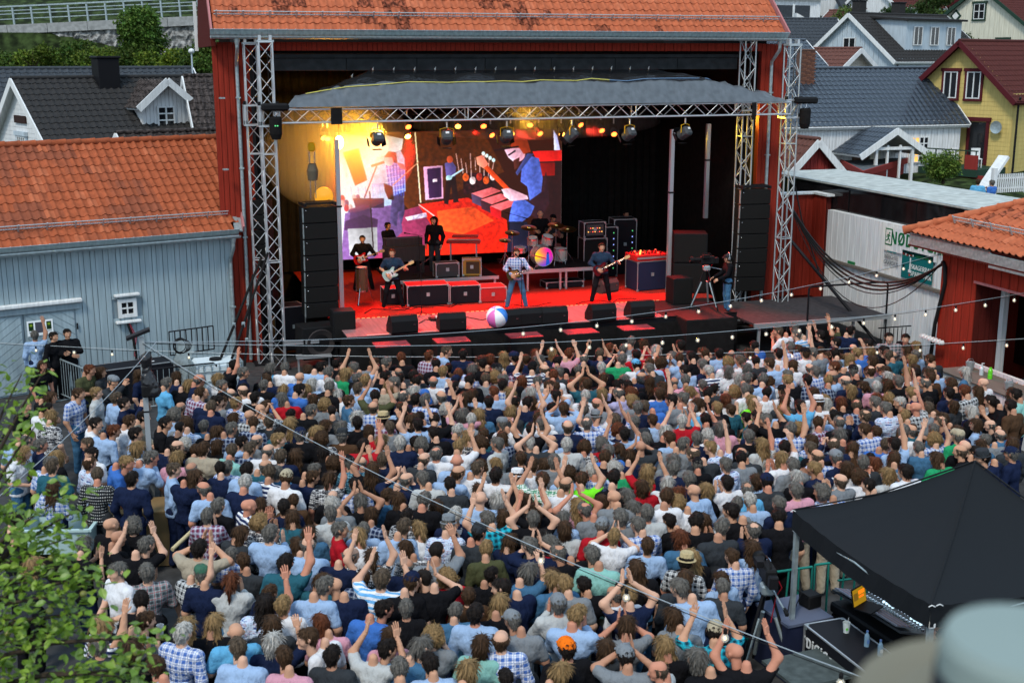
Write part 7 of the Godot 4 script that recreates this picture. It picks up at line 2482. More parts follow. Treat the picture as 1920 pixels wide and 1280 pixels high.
func build_front() -> void:
	# the sound crew's black canopy
	var t := thing("canopy_tent", "black pop-up canopy over the sound crew's place", "canopy")
	var lo := V3(-1.22,2.46,17.85)
	var hi := V3(1.78,2.46,20.95)
	var mid := V3((lo.x + hi.x) * 0.5 + 0.15,3.5, (lo.z + hi.z) * 0.5)
	var cs := [lo, V3(hi.x, lo.y, lo.z), hi, V3(lo.x, lo.y, hi.z)]
	mat("canopy cloth", Color(0.013,0.015,0.0175),0.6,0, "speck", 2.0)
	for s in 4:
		var a: Vector3 = cs[s]
		var b: Vector3 = cs[(s + 1) % 4]
		var m := MB.new()
		var n := 22
		var f := func(i: int, j: int) -> Vector3:
			# i along the edge, j from the edge to the peak; the cloth sags between its seams
			var u := float(i) / n
			var v := float(j) / n
			var e := a.lerp(b, u)
			var p := e.lerp(mid, v)
			p.y -= sin(PI * u) * (1 - v) * 0.07 + sin(PI * v) * 0.1
			p.y += 0.012 * sin(u * 46.0) * (1 - v) * (1 - v) * absf(u - 0.5) * 2.0
			return p
		for i in n:
			for j in n:
				var q := [f.call(i, j), f.call(i + 1, j), f.call(i + 1, j + 1), f.call(i, j + 1)]
				var ns := []
				for w in [[i, j], [i + 1, j], [i + 1, j + 1], [i, j + 1]]:
					var dx: Vector3 = f.call(mini(w[0] + 1, n), mini(w[1], n - 1)) - f.call(maxi(w[0] - 1,0), mini(w[1], n - 1))
					var dy: Vector3 = f.call(w[0], mini(w[1] + 1, n)) - f.call(w[0], maxi(w[1] - 1,0))
					ns.append(dy.cross(dx).normalized() if dy.cross(dx).y > 0 else dx.cross(dy).normalized())
				if (q[1] - q[0]).cross(q[2] - q[0]).y > 0.0:
					m.tri_n(q[0], q[1], q[2], ns[0], ns[1], ns[2])
					m.tri_n(q[0], q[2], q[3], ns[0], ns[2], ns[3])
				else:
					m.tri_n(q[0], q[2], q[1], ns[0], ns[2], ns[1])
					m.tri_n(q[0], q[3], q[2], ns[0], ns[3], ns[2])
		part("roof_panel", m, M["canopy cloth"], t)
		var vl := MB.new()
		var o := ((a + b) * 0.5 - mid) * V3(1,0,1)
		o = o.normalized()
		for i in n:
			var p: Vector3 = f.call(i, 0)
			var q: Vector3 = f.call(i + 1,0)
			var w0 := o * (0.01 + 0.012 * sin(i * 1.7))
			var w1 := o * (0.01 + 0.012 * sin((i + 1) * 1.7))
			vl.out(p, q, q + w1 - V3(0,0.28,0), p + w0 - V3(0,0.28,0), mid)
		part("valance", vl, M["canopy cloth"], t)
		rod("seam", [a + V3(0,0.012,0), a.lerp(mid, 0.5) + V3(0,-0.09,0), mid + V3(0,0.01,0)], 0.012, M["canopy cloth"], t)
		bx("leg", V3(a.x, 1.22, a.z) - o * 0.0 + (mid - a) * V3(0.03,0,0.03), V3(0.06,2.44,0.06), M.zinc, t)
		cb("leg_joint", V3(a.x, 2.2, a.z) + (mid - a) * V3(0.03,0,0.03), V3(0.1,0.09,0.1), M.white, t, 0.02)
		bar("strut", a + (mid - a) * V3(0.03,0,0.03) - V3(0,0.25,0), a.lerp(b, 0.5) - V3(0,0.12,0),0.015, M.zinc, t)
		bar("strut", b + (mid - b) * V3(0.03,0,0.03) - V3(0,0.25,0), a.lerp(b, 0.5) - V3(0,0.12,0),0.015, M.zinc, t)
		for k in 2:
			rod("loop", [a + V3(-0.05 + 0.1 * k, 0.0,0.03), a + V3(-0.03 + 0.1 * k, 0.03,0.06), a + V3(0.02 + 0.1 * k, 0.0,0.05)], 0.007, M.white, t)
	# green fence of the mixing place
	var fx := [[V3(-1.05,0,16.9),1.55,0.02, "by the camera tripod"], [V3(0.6,0,16.85),1.6,-0.02, "under the canopy's far edge"]]
	mat("fence green", Color(0.015,0.17,0.14),0.5)
	for q in fx:
		var fe := thing("crowd_fence", "green tubular fence panel " + q[3], "fence", q[0], q[2], "green fence panels round the mixing place")
		var wd: float = q[1]
		for y in [0.12,1.12]:
			bar("rail", V3(-wd * 0.5, y, 0), V3(wd * 0.5, y, 0),0.02, M["fence green"], fe)
		bar("rail", V3(-wd * 0.5 + 0.4,0.82,0), V3(-wd * 0.5 + 0.75,0.82,0),0.016, M["fence green"], fe)
		for k in 8:
			bar("upright", V3(-wd * 0.5 + wd * k / 7.0,0.0 if k in [0,7] else 0.12,0), V3(-wd * 0.5 + wd * k / 7.0 + (0.05 if k in [2,5] else 0.0),1.12,0),0.016, M["fence green"], fe)
	# black railing before the mixing place
	var rl := thing("black_railing", "plain black railing between the crowd and the sound desk", "fence", V3(-1.39,1.10,16.45) * V3(1,0,1),0.05)
	bar("rail", V3(-0.95,1.1,0), V3(0.75,1.1,0),0.02, M.iron, rl)
	for k in 9:
		bar("upright", V3(-0.95 + k * 0.21,0.0,0), V3(-0.95 + k * 0.21,1.1,0),0.012, M.iron, rl)
	# camera for the video screen
	video_camera("big broadcast camera on a tripod beside the canopy's corner", V3(-1.5,0,17.75), rad(-14.0),1.55)
	# mixing desk
	var md := thing("mixing_console", "large black mixing console full of faders and small screens", "mixing desk", V3(0.12,0.72,18.25), rad(96.0))
	cb("frame", V3(0,0.08,0.06), V3(1.5,0.16,0.95), M.plastic, md, 0.03)
	var sf := Basis(RX, 0.28)
	bx("surface", V3(0,0.24,-0.05), V3(1.46,0.03,0.72), mat("desk face", Color(0.03,0.032,0.035),0.4), md, sf)
	for k in 2:
		bx("touch_screen", V3(-0.36 + 0.72 * k, 0.36,-0.27) , V3(0.6,0.012,0.3), mat("desk screen", Color(0.16,0.17,0.2),0.25), md, sf)
		for r in 9:
			bx("screen_row", V3(-0.36 + 0.72 * k, 0.37,-0.27) + sf * V3(0,0.0,-0.12 + r * 0.03), V3(0.56,0.012,0.012), mat("screen rows %d" % (r % 3), [Color(0.4,0.38,0.42), Color(0.22,0.2,0.3), Color(0.45,0.25,0.2)][r % 3], 0.4), md, sf)
	for k in 22:
		for r in 2:
			bx("fader", V3(-0.68 + k * 0.064,0.27 - 0.06 * r, 0.02 + 0.2 * r), V3(0.02,0.03,0.035), glow("fader light", Color(0.6,0.85,1.0),0.9) if (k + r * 5) % 9 < 4 and r == 1 else M.chrome, md)
	for k in 40:
		bx("knob", V3(-0.68 + (k % 20) * 0.07,0.3 - 0.02 * (k / 20),-0.05 + 0.06 * (k / 20)), V3(0.022,0.025,0.022), M.zinc, md)
	var dk := thing("desk_case", "black case under the mixing console", "case", V3(0.12,0,18.25), rad(96.0))
	bx("stand", V3(0,0.36,0), V3(1.4,0.7,0.8), M.drape, dk)
	var lap := thing("laptop", "laptop with a bright yellow and orange picture, open on the console's end", "laptop", V3(-0.33,1.12,18.25), rad(28.0))
	cb("keyboard", V3(0,0.012,0.13), V3(0.36,0.022,0.26), M.plastic, lap, 0.006)
	bx("lid", V3(0,0.14,-0.03), V3(0.36,0.26,0.012), M.plastic, lap, Basis(RX, -0.2))
	var im := Image.create(48,32, false, Image.FORMAT_RGB8)
	im.fill(Color(0.5,0.38,0.03))
	im.fill_rect(Rect2i(3,8,16,14), Color(0.35,0.26,0.05))
	im.fill_rect(Rect2i(22,6,22,7), Color(1.0,0.45,0.05))
	im.fill_rect(Rect2i(22,16,18,4), Color(1.0,0.4,0.05))
	T.laptop = ImageTexture.create_from_image(im)
	var lm := StandardMaterial3D.new()
	lm.resource_name = "laptop screen"
	lm.albedo_color = Color(0.02,0.02,0.02)
	lm.emission_enabled = true
	lm.emission_texture = T.laptop
	lm.emission = Color.WHITE
	lm.emission_operator = BaseMaterial3D.EMISSION_OP_MULTIPLY
	var sq := MB.new()
	sq.quad_uv(V3(-0.165,-0.115,0), V3(0.165,-0.115,0), V3(0.165,0.115,0), V3(-0.165,0.115,0))
	var lsc := part("laptop_screen", sq, lm, lap)
	lsc.transform = Tf(Basis(RX, -0.2), V3(0,0.141,-0.02))
	person("sound engineer in dark clothes leaning over the mixing console", "sound crew", V3(0.62,0,19.35), rad(35),1.0, outfit("short", "dark", "dark_grey", "reaching", 0, "black", "", "long"))
	# flight cases in front
	var fc := amp_case("console_case", "black flight case with white maker's lettering, bottles standing on its lid", "case", V3(-0.78,0,18.95), rad(92.0), V3(1.65,0.9,0.62), M.case, M.case)
	write("lettering", "DiGiCo", 0.2, Tf(Basis(UY, PI), V3(0.42,0.68,-0.32)), M.white, fc)
	for k in 3:
		bx("mark", V3(0.78 - 0.035 * k, 0.74 - 0.02 * k, -0.316), V3(0.02,0.03,0.006), M.white, fc)
	var f2 := amp_case("small_flight_case", "open aluminium-edged flight case at the balcony side of the big case", "case", V3(-0.75,0,20.35), rad(95.0), V3(0.8,0.7,0.6), M.case, mat("case lid", Color(0.3,0.32,0.33),0.4,0.4))
	var bc := thing("blue_table", "dark blue covered table with a small black box beside the flight case", "table", V3(-1.0,0,17.65),0.1)
	bx("top", V3(0,0.86,0), V3(0.75,0.04,0.8), mat("table blue", Color(0.1,0.12,0.18),0.6), bc)
	bx("cover", V3(0,0.43,0), V3(0.72,0.84,0.76), M["blue case"], bc)
	var bxx := thing("power_box", "small black power box on the dark blue table", "box", V3(-0.72,0.88,17.6),0.2)
	cb("case", V3(0,0.1,0), V3(0.24,0.2,0.24), M.plastic, bxx, 0.02)
	for k in 3:
		rod("lead", [V3(-0.1,0.18,0.05 * k), V3(-0.25,0.3,-0.1 + 0.1 * k), V3(-0.4,0.02,0.05 * k), V3(-0.5,0.0,0.1)], 0.008, M.plastic, bxx)
	for k in 2:
		var wb := thing("water_bottle", ["blue water bottle on the flight case's lid, closer to the console", "half-empty water bottle on the flight case's lid, closer to the balcony"][k], "bottle", V3(-0.66 + 0.02 * k, 0.9,18.95 + 0.28 * k))
		var m := MB.new()
		m.lathe([V2(0.0,0.0), V2(0.034,0.0), V2(0.035,0.13), V2(0.03,0.16), V2(0.014,0.19), V2(0.014,0.21)], Tf(),12)
		part("bottle", m, mat("bottle plastic", Color(0.2,0.32,0.42),0.15), wb)
		var cp := MB.new()
		cp.lathe([V2(0.016,0.205), V2(0.016,0.225), V2(0.0,0.226)], Tf(),10)
		part("cap", cp, mat("cap blue", Color(0.1,0.2,0.45),0.4), wb)
		bx("label", V3(0,0.08,0.034), V3(0.04,0.05,0.004), M.white if k else M["cap blue"], wb)
	var pc := thing("plastic_cup", "pale plastic cup with a green mark and straw on the flight case's lid", "cup", V3(-0.7,0.9,18.52))
	var m2 := MB.new()
	m2.lathe([V2(0.0,0.0), V2(0.038,0.0), V2(0.052,0.15), V2(0.048,0.15), V2(0.035,0.01)], Tf(),14)
	part("cup", m2, mat("milky plastic", Color(0.6,0.66,0.64),0.35), pc)
	bx("mark", V3(-0.02,0.07,0.047), V3(0.03,0.03,0.004), M["neon green"], pc)
	rod("straw", [V3(0,0.05,0), V3(0.02,0.22,0.01)], 0.004, M.white, pc)
	var yr := thing("cable_reel", "small yellow cable roll hanging by the flight case", "cable", V3(-1.20,0.45,18.46))
	for k in 4:
		var rg := []
		for i in 13:
			rg.append(V3(cos(TAU * i / 12) * 0.07, sin(TAU * i / 12) * 0.08,0.012 * k))
		rod("turn", rg, 0.008, mat("yellow cable", Color(0.6,0.5,0.02),0.5), yr)
	var wt := thing("work_table", "grey-green table top behind the bald clapping person", "table", V3(-1.61,0.70,17.74) * V3(1,0,1) + V3(0.1,0,1.2),0.1)
	bx("top", V3(0,0.7,0), V3(0.9,0.04,0.8), mat("grey green", Color(0.08,0.1,0.1),0.6,0, "mottle", 1.0), wt)
	for s in [-1,1]:
		for e in [-1,1]:
			bx("leg", V3(s * 0.4,0.34, e * 0.35), V3(0.04,0.68,0.04), M.iron, wt)
	# --- left: post with lamps, festoons
	var po := thing("steel_post", "square galvanised post carrying the string lights among the crowd", "post", V3(-9.60,0.00,9.87))
	bx("tube", V3(0,1.85,0), V3(0.09,3.7,0.09), M.galvanised, po)
	bx("band", V3(0,2.35,0), V3(0.1,0.03,0.1), M.iron, po)
	bx("foot", V3(0,0.02,0), V3(0.4,0.04,0.4), M.galvanised, po)
	var pl := thing("covered_floodlight", "floodlight wrapped in black plastic strapped to the steel post", "floodlight", po.position + V3(0.05,2.75,0.02))
	cb("housing", V3(0.03,0.0,0.06), V3(0.28,0.22,0.2), M.plastic, pl, 0.03)
	var wr := skin_net([[V3(0,0.35,0), V3(0.02,0.15,0.02),0.09,0.13], [V3(0.06,0.2,0.05), V3(0.1,-0.02,0.05),0.08,0.13], [V3(0,0.5,0), V3(0,0.58,0),0.1,0.1], [V3(0,0.56,0), V3(0,0.4,0),0.1,0.05]], 0.03,0.05, null, 0.04)
	part("wrap", wr, mat("bin liner", Color(0.01,0.01,0.012),0.28), pl)
	var fl := thing("flat_lamp", "flat black lamp head at the very top of the steel post", "floodlight", po.position + V3(-0.05,3.76,0))
	bx("head", V3(0.0,0,0), V3(0.42,0.05,0.2), M.iron, fl, Basis(BZ, 0.35))
	var cl := thing("cable_coil", "coil of black cable hanging from the string light wire by the wing", "cable", V3(-8.86,2.54,5.63))
	for k in 5:
		var rg := []
		for i in 17:
			rg.append(V3(cos(TAU * i / 16) * (0.13 + 0.012 * k) + 0.015 * k, sin(TAU * i / 16) * (0.14 + 0.01 * ((k * 3) % 4)),0.015 * k))
		rod("turn", rg, 0.01, M.plastic, cl)
	var top: Vector3 = po.position + V3(0,3.62,0)
	var lines := [
		[[top, V3(9.95,3.64,5.50)], 0.62, [0.000], "string of bulbs from the steel post up to the bar's corner"],
		[[top, V3(10.00,3.21,8.70)], 0.5, [], "string of bulbs from the steel post to the bar's hatch"],
		[[V3(-13.53,1.56,-0.60), V3(10.00,2.15,8.85)], 0.42, [], "lowest string of bulbs running from the wing across to the bar"],
		[[top, V3(-3.20,2.95,23.34)], 0.35, [], "string of bulbs running down over the crowd to the balcony"],
		[[top + V3(0.25,-0.02,0), V3(-11.46,3.44,17.49)], 0.12, [], "bare wire running down from the steel post toward the apple tree"],
	]
	mat("bulb glass", Color(0.5,0.48,0.44),0.1)
	var fil := glow("filament", Color(1.0,0.75,0.42),1.3)
	var gls := StandardMaterial3D.new()
	gls.resource_name = "bulb glass"
	gls.transparency = BaseMaterial3D.TRANSPARENCY_ALPHA
	gls.albedo_color = Color(0.95,0.95,0.9,0.25)
	gls.roughness = 0.08
	for i in 5:
		var ln := thing("string_light" if i < 4 else "tension_wire", lines[i][3], "string lights" if i < 4 else "wire")
		var c := sag(lines[i][0][0], lines[i][0][1], lines[i][1], 28)
		rod("wire", c, 0.006, M.galvanised, ln, 5)
		if i == 4:
			continue
		rod("lamp_cable", sag(lines[i][0][0] - V3(0,0.03,0), lines[i][0][1] - V3(0,0.03,0), lines[i][1] + 0.01,28),0.005, M.plastic, ln, 5)
		var n: int = [22,24,26,11][i]
		for k in n:
			var u := (k + 0.5) / n
			if i < 2 and u < 0.36 or i == 3 and u < 0.6 or i == 2 and u > 0.22 and u < 0.42:
				continue
			var p: Vector3 = lines[i][0][0].lerp(lines[i][0][1], u) - V3(0, lines[i][1] * 4 * u * (1 - u) + 0.05,0)
			var b := Node3D.new()
			b.name = "bulb"
			ln.add_child(b, true)
			b.position = p
			if not shapes.has("bulb_glass"):
				var m := MB.new()
				m.lathe([V2(0.0,-0.135), V2(0.025,-0.128), V2(0.042,-0.1), V2(0.04,-0.075), V2(0.02,-0.04), V2(0.016,-0.03)], Tf(),12)
				shapes.bulb_glass = m.mesh()
				m = MB.new()
				m.lathe([V2(0.0,-0.045), V2(0.02,-0.045), V2(0.022,0.0), V2(0.012,0.02), V2(0.0,0.03)], Tf(),10)
				shapes.bulb_cap = m.mesh()
				m = MB.new()
				m.ball(V3(0,-0.09,0), V3(0.017,0.024,0.017),6,8)
				shapes.bulb_wire = m.mesh()
			part("glass", shapes.bulb_glass, gls, b)
			part("socket", shapes.bulb_cap, M.plastic, b)
			part("filament", shapes.bulb_wire, fil, b)
	# plastic tank, barriers, cases by the wing
	var ib := thing("water_tank", "white plastic water tank in a steel cage, ballast for the tower by the wing", "tank", V3(-7.9,0,1.0),0.12)
	cb("tank", V3(0,0.58,0), V3(1.1,0.98,0.95), mat("milky tank", Color(0.55,0.62,0.64),0.4), ib, 0.08)
	for y in [0.15,0.4,0.65,0.9,1.08]:
		for s in [-1,1]:
			bar("cage_bar", V3(-0.58, y, s * 0.5), V3(0.58, y, s * 0.5),0.013, M.zinc, ib)
			bar("cage_bar", V3(s * 0.58, y, -0.5), V3(s * 0.58, y, 0.5),0.013, M.zinc, ib)
	for k in 7:
		for s in [-1,1]:
			bar("cage_bar", V3(-0.58 + k * 0.193,0.0, s * 0.505), V3(-0.58 + k * 0.193,1.1, s * 0.505),0.013, M.zinc, ib)
			bar("cage_bar", V3(s * 0.585,0,-0.5 + k * 0.166), V3(s * 0.585,1.1,-0.5 + k * 0.166),0.013, M.zinc, ib)
	var cl2 := MB.new()
	cl2.lathe([V2(0.0,0.06), V2(0.15,0.05), V2(0.16,0.0)], Tf(),14)
	part("lid", cl2, M.plastic, ib).position = V3(0,1.07,0)
	bx("pallet", V3(0,0.05,0), V3(1.2,0.1,1.0), M.wood, ib)
	for q in [[V3(-7.75,1.1,0.9), V3(-6.35,3.1,-2.2), "black guy strap from the water tank to the truss tower"], [V3(-7.5,1.1,1.1), V3(-6.2,3.3,-1.8), "second black guy strap beside the water tank's lid"], [V3(-7.2,0.7,0.9), V3(-6.6,2.6,-2.3), "short black brace behind the water tank"]]:
		var st := thing("guy_strap", q[2], "strap", V0,0, "guy straps of the tower by the wing")
		bar("strap", q[0], q[1], 0.035, M.drape, st)
		cb("ratchet", q[0].lerp(q[1], 0.3), V3(0.09,0.14,0.07), M.zinc, st, 0.015)
	var gt := thing("black_gate", "black barred grating leaning behind the water tank", "grating", V3(-8.4,1.0,-0.3),0.35)
	for k in 9:
		bar("bar", V3(-0.6 + k * 0.15,0,0), V3(-0.6 + k * 0.15,0.62,0),0.016, M.iron, gt)
	for y in [0.0,0.62]:
		bar("bar", V3(-0.6, y, 0), V3(0.6, y, 0),0.018, M.iron, gt)
	var bq := [[V3(-11.3,0,0.6),-1.1, "pale steel crowd barrier beside the two people in black"], [V3(-8.9,0,1.6),0.15, "dark-railed crowd barrier in front of the water tank"]]
	for q in bq:
		var ba := thing("crowd_barrier", q[2], "barrier", q[0], q[1], "steel crowd barriers")
		rod("frame", [V3(-1.0,0.05,0), V3(-1.0,1.05,0), V3(-0.93,1.1,0), V3(0.93,1.1,0), V3(1.0,1.05,0), V3(1.0,0.05,0)], 0.022, M.zinc if q[1] < 0 else M.iron, ba)
		bar("rail", V3(-1,0.18,0), V3(1,0.18,0),0.016, M.zinc, ba)
		for k in 13:
			bar("bar", V3(-0.86 + k * 0.143,0.18,0), V3(-0.86 + k * 0.143,1.1,0),0.009, M.zinc, ba)
		for s in [-0.8,0.8]:
			bar("foot", V3(s, 0.02,-0.3), V3(s, 0.02,0.3),0.02, M.zinc, ba)
	var wc := amp_case("long_flight_case", "long black flight case with a red mark along the pale blue wall", "case", V3(-9.9,0,0.3),0.29, V3(1.9,0.95,0.7), M.case, M.case)
	bx("red_mark", V3(0.2,0.965,0.1), V3(0.12,0.006,0.05), M["banner red"], wc)
	bx("white_mark", V3(0.45,0.965,0.1), V3(0.14,0.006,0.06), M.white, wc)
	var sh := thing("steel_sheet", "leaning pale steel sheet between the flight case and the water tank", "sheet", V3(-8.75,0,0.2),0.5)
	bx("sheet", V3(0,0.7,0), V3(0.04,1.4,0.8), M.zinc, sh, Basis(BZ, -0.35))
	# table covered with hessian, plastic crate
	var tb := thing("hessian_table", "long low counter clad in brown hessian behind the steel post", "counter", V3(-9.75,0,11.0),-0.12)
	bx("top", V3(0,0.98,0), V3(1.75,0.05,0.75), mat("hessian", Color(0.24,0.16,0.075),0.95,0, "speck", 3.0), tb)
	bx("front_cloth", V3(0,0.5,0.36), V3(1.74,0.94,0.03), M.hessian, tb)
	for s in [-1,1]:
		bx("side_cloth", V3(s * 0.86,0.5,0), V3(0.03,0.94,0.72), M.hessian, tb)
	var pw := thing("pale_pole", "pale wooden pole leaning over the hessian counter's end", "pole")
	bar("pole", V3(-9.34,0.95,13.02), V3(-9.01,1.05,12.57),0.035, mat("pale wood", Color(0.5,0.42,0.24),0.7), pw)
	var cr := thing("plastic_tub", "pale blue-green plastic tub heaped beside the apple branches", "tub", V3(-11.05,0.55,11.3),-0.25)
	for s in [-1,1]:
		bx("side", V3(s * 0.52,0.2,0), V3(0.03,0.42,0.72), mat("tub plastic", Color(0.4,0.55,0.55),0.4), cr, Basis(BZ, -s * 0.1))
		bx("side", V3(0,0.2, s * 0.36), V3(1.05,0.42,0.03), M["tub plastic"], cr, Basis(RX, s * 0.1))
		bx("rim", V3(s * 0.56,0.41,0), V3(0.06,0.04,0.84), M["tub plastic"], cr)
		bx("rim", V3(0,0.411, s * 0.4), V3(1.1,0.04,0.06), M["tub plastic"], cr)
	bx("bottom", V3(0,0.0,0), V3(1.0,0.03,0.7), M["tub plastic"], cr)
	bx("stand", V3(0,-0.28,0), V3(0.9,0.52,0.6), M.drape, cr)
	# people by the door
	person("person in a pale blue shirt and jeans facing the door's notice", "people at the wing's door", V3(-12.2,0,-0.35), rad(12),1.03, outfit("short", "grey", "light_blue", "one_up", 1, "navy", "", "long"))
	person("dark-haired guard in a black jacket, looking toward the other guard", "people at the wing's door", V3(-11.75,0,-0.1), rad(-130),1.03, outfit("short", "dark", "black", "standing", 0, "black", "", "long"))
	person("dark-haired guard in a black jacket with badges, arms folded, hand on the barrier", "people at the wing's door", V3(-11.42,0,-0.2), rad(-165),1.05, outfit("short", "dark", "black", "crossed", 0, "black", "", "long"))
	# the balcony and the person in the pale hat close to the lens
	var bal := MB.new()
	bal.box(V3(-8.6,6.42,31.6), V3(6.0,0.2,2.6))
	struct("balcony_floor", bal, M.concrete)
	var hp := V3(-8.50,7.71,30.77)
	var hatted := person("person in a pale hat with a dark band, close to the lens on the balcony", "", V3(hp.x, hp.y - 1.70, hp.z), rad(-30),1.0, [["body", body_mesh("standing"), skin_mat(0)], ["top", shirt_mesh("standing", true), cloth("beige")], ["trousers", trousers_mesh(), cloth("navy")], ["hair", hair_mesh("short"), hair_mat("grey")]])
	var hm := MB.new()
	hm.lathe([V2(0.1,0.0), V2(0.16,-0.012), V2(0.2,0.006), V2(0.203,0.012), V2(0.16,-0.002), V2(0.108,0.012)], Tf(Basis(), HEAD + V3(0,0.07,0)),28)
	part("hat_brim", hm, mat("hat straw", Color(0.2,0.19,0.145),0.85,0, "speck", 6.0), hatted)
	var hb := MB.new()
	hb.lathe([V2(0.111,0.0), V2(0.108,0.055)], Tf(Basis(), HEAD + V3(0,0.075,0)),28)
	part("hat_band", hb, mat("hat band", Color(0.02,0.024,0.034),0.7), hatted)
	var hc := MB.new()
	hc.lathe([V2(0.106,0.05), V2(0.105,0.09), V2(0.097,0.104), V2(0.0,0.108)], Tf(Basis(), HEAD + V3(0,0.075,0)),28)
	part("hat_crown", hc, mat("hat crown", Color(0.2,0.25,0.235),0.8), hatted)

func build_apple() -> void:
	# branches of an apple tree reaching in from the left, close to the balcony
	var t := thing("apple_tree", "apple tree with bright green leaves and small apples, branches over the crowd", "tree", V3(-11.2,0,22.3))
	mat("apple bark", Color(0.05,0.038,0.028),0.9,0, "streak", 3.0)
	rod("trunk", [V3(-0.3,0,0), V3(-0.2,1.5,0.1), V3(-0.1,3.0,0.0), V3(-0.1,4.2,0)], [0.17,0.13,0.1,0.06], M["apple bark"], t, 9)
	var o: Vector3 = t.position
	var ends := [V3(-10.27,6.13,21.92), V3(-10.48,6.01,21.57), V3(-10.55,5.72,21.94), V3(-10.34,5.75,22.10), V3(-10.53,5.39,22.13), V3(-10.18,5.22,22.38), V3(-9.99,5.13,22.36), V3(-10.42,4.98,22.48), V3(-10.17,4.95,22.56), V3(-10.08,4.79,22.73), V3(-9.92,4.69,22.81), V3(-10.43,4.67,22.65), V3(-10.20,4.60,22.85), V3(-9.95,4.48,22.96), V3(-10.57,4.40,22.68), V3(-10.34,4.29,22.88), V3(-10.63,4.05,22.75), V3(-10.40,3.95,22.95), V3(-9.84,4.08,23.19), V3(-9.64,4.10,23.25), V3(-9.51,4.34,23.23), V3(-10.16,4.26,22.73), V3(-10.66,4.71,22.36), V3(-10.64,5.03,22.08), V3(-9.78,3.97,23.13)]
	var leaf := MB.new()
	for s in [-1,1]:
		for k in 4:
			var z0 := k / 4.0
			var z1 := (k + 1) / 4.0
			var w0 := sin(PI * pow(z0,0.8)) * 0.33
			var w1 := sin(PI * pow(z1,0.8)) * 0.33
			var a := V3(0,-0.12 * z0 * z0, z0)
			var b := V3(0,-0.12 * z1 * z1, z1)
			var c := V3(s * w1,0.09 - 0.12 * z1 * z1, z1)
			var d := V3(s * w0,0.09 - 0.12 * z0 * z0, z0)
			if s > 0:
				leaf.quad(a, b, c, d)
			else:
				leaf.quad(d, c, b, a)
	var lmesh := leaf.mesh()
	var lm := []
	for k in 3:
		var m := mat("apple leaf %d" % k, [Color(0.1,0.18,0.018), Color(0.16,0.25,0.024), Color(0.065,0.12,0.016)][k], 0.45)
		m.backlight_enabled = true
		m.backlight = Color(0.4,0.5,0.1)
		lm.append(m)
	var g := RandomNumberGenerator.new()
	g.seed = 99
	var n := 0
	var rest := [[], [], []]
	for i in ends.size():
		var e: Vector3 = ends[i] - o
		var st := V3(-0.1, clampf(e.y - 0.5,2.4,4.2),0)
		var midp := st.lerp(e, 0.55) + V3(0,0.12,0)
		rod("branch", [st, midp, st.lerp(e, 0.82) + V3(0,0.07,0), e], [0.035,0.018,0.009,0.004], M["apple bark"], t)
		var cnt := 66 if i > 6 else 40
		for k in cnt:
			var u := sqrt(g.randf())
			var p := midp.lerp(e, u) + V3(g.randfn(), g.randfn(), g.randfn()) * 0.075
			p.y += 0.03
			var s := g.randf_range(0.04,0.105)
			var dirx := V3(g.randfn(), g.randfn() * 0.5 - 0.15, g.randfn()).normalized()
			var b := Basis.looking_at(-dirx, V3(g.randfn() * 0.4,1, g.randfn() * 0.4).normalized()) * Basis.from_scale(V3(s, s, s))
			var mk := 1 if g.randf() < 0.3 else 0 if g.randf() < 0.6 else 2
			if n < 300 and k % 6 == 0:
				var lf := part("leaf", lmesh, lm[mk], t)
				lf.transform = Tf(b, p)
				n += 1
			else:
				rest[mk].append(Tf(b, p))
		if i % 2 == 0 and i > 6:
			var ap := MB.new()
			ap.ball(V0, V3(0.028,0.025,0.028),8,10)
			part("apple", ap, mat("apple skin", Color(0.22,0.22,0.05),0.4), t).position = midp.lerp(e, 0.7) + V3(0.03,-0.07,0.05)
	for k in 3:
		copies("leaves", lmesh, lm[k], rest[k], t)

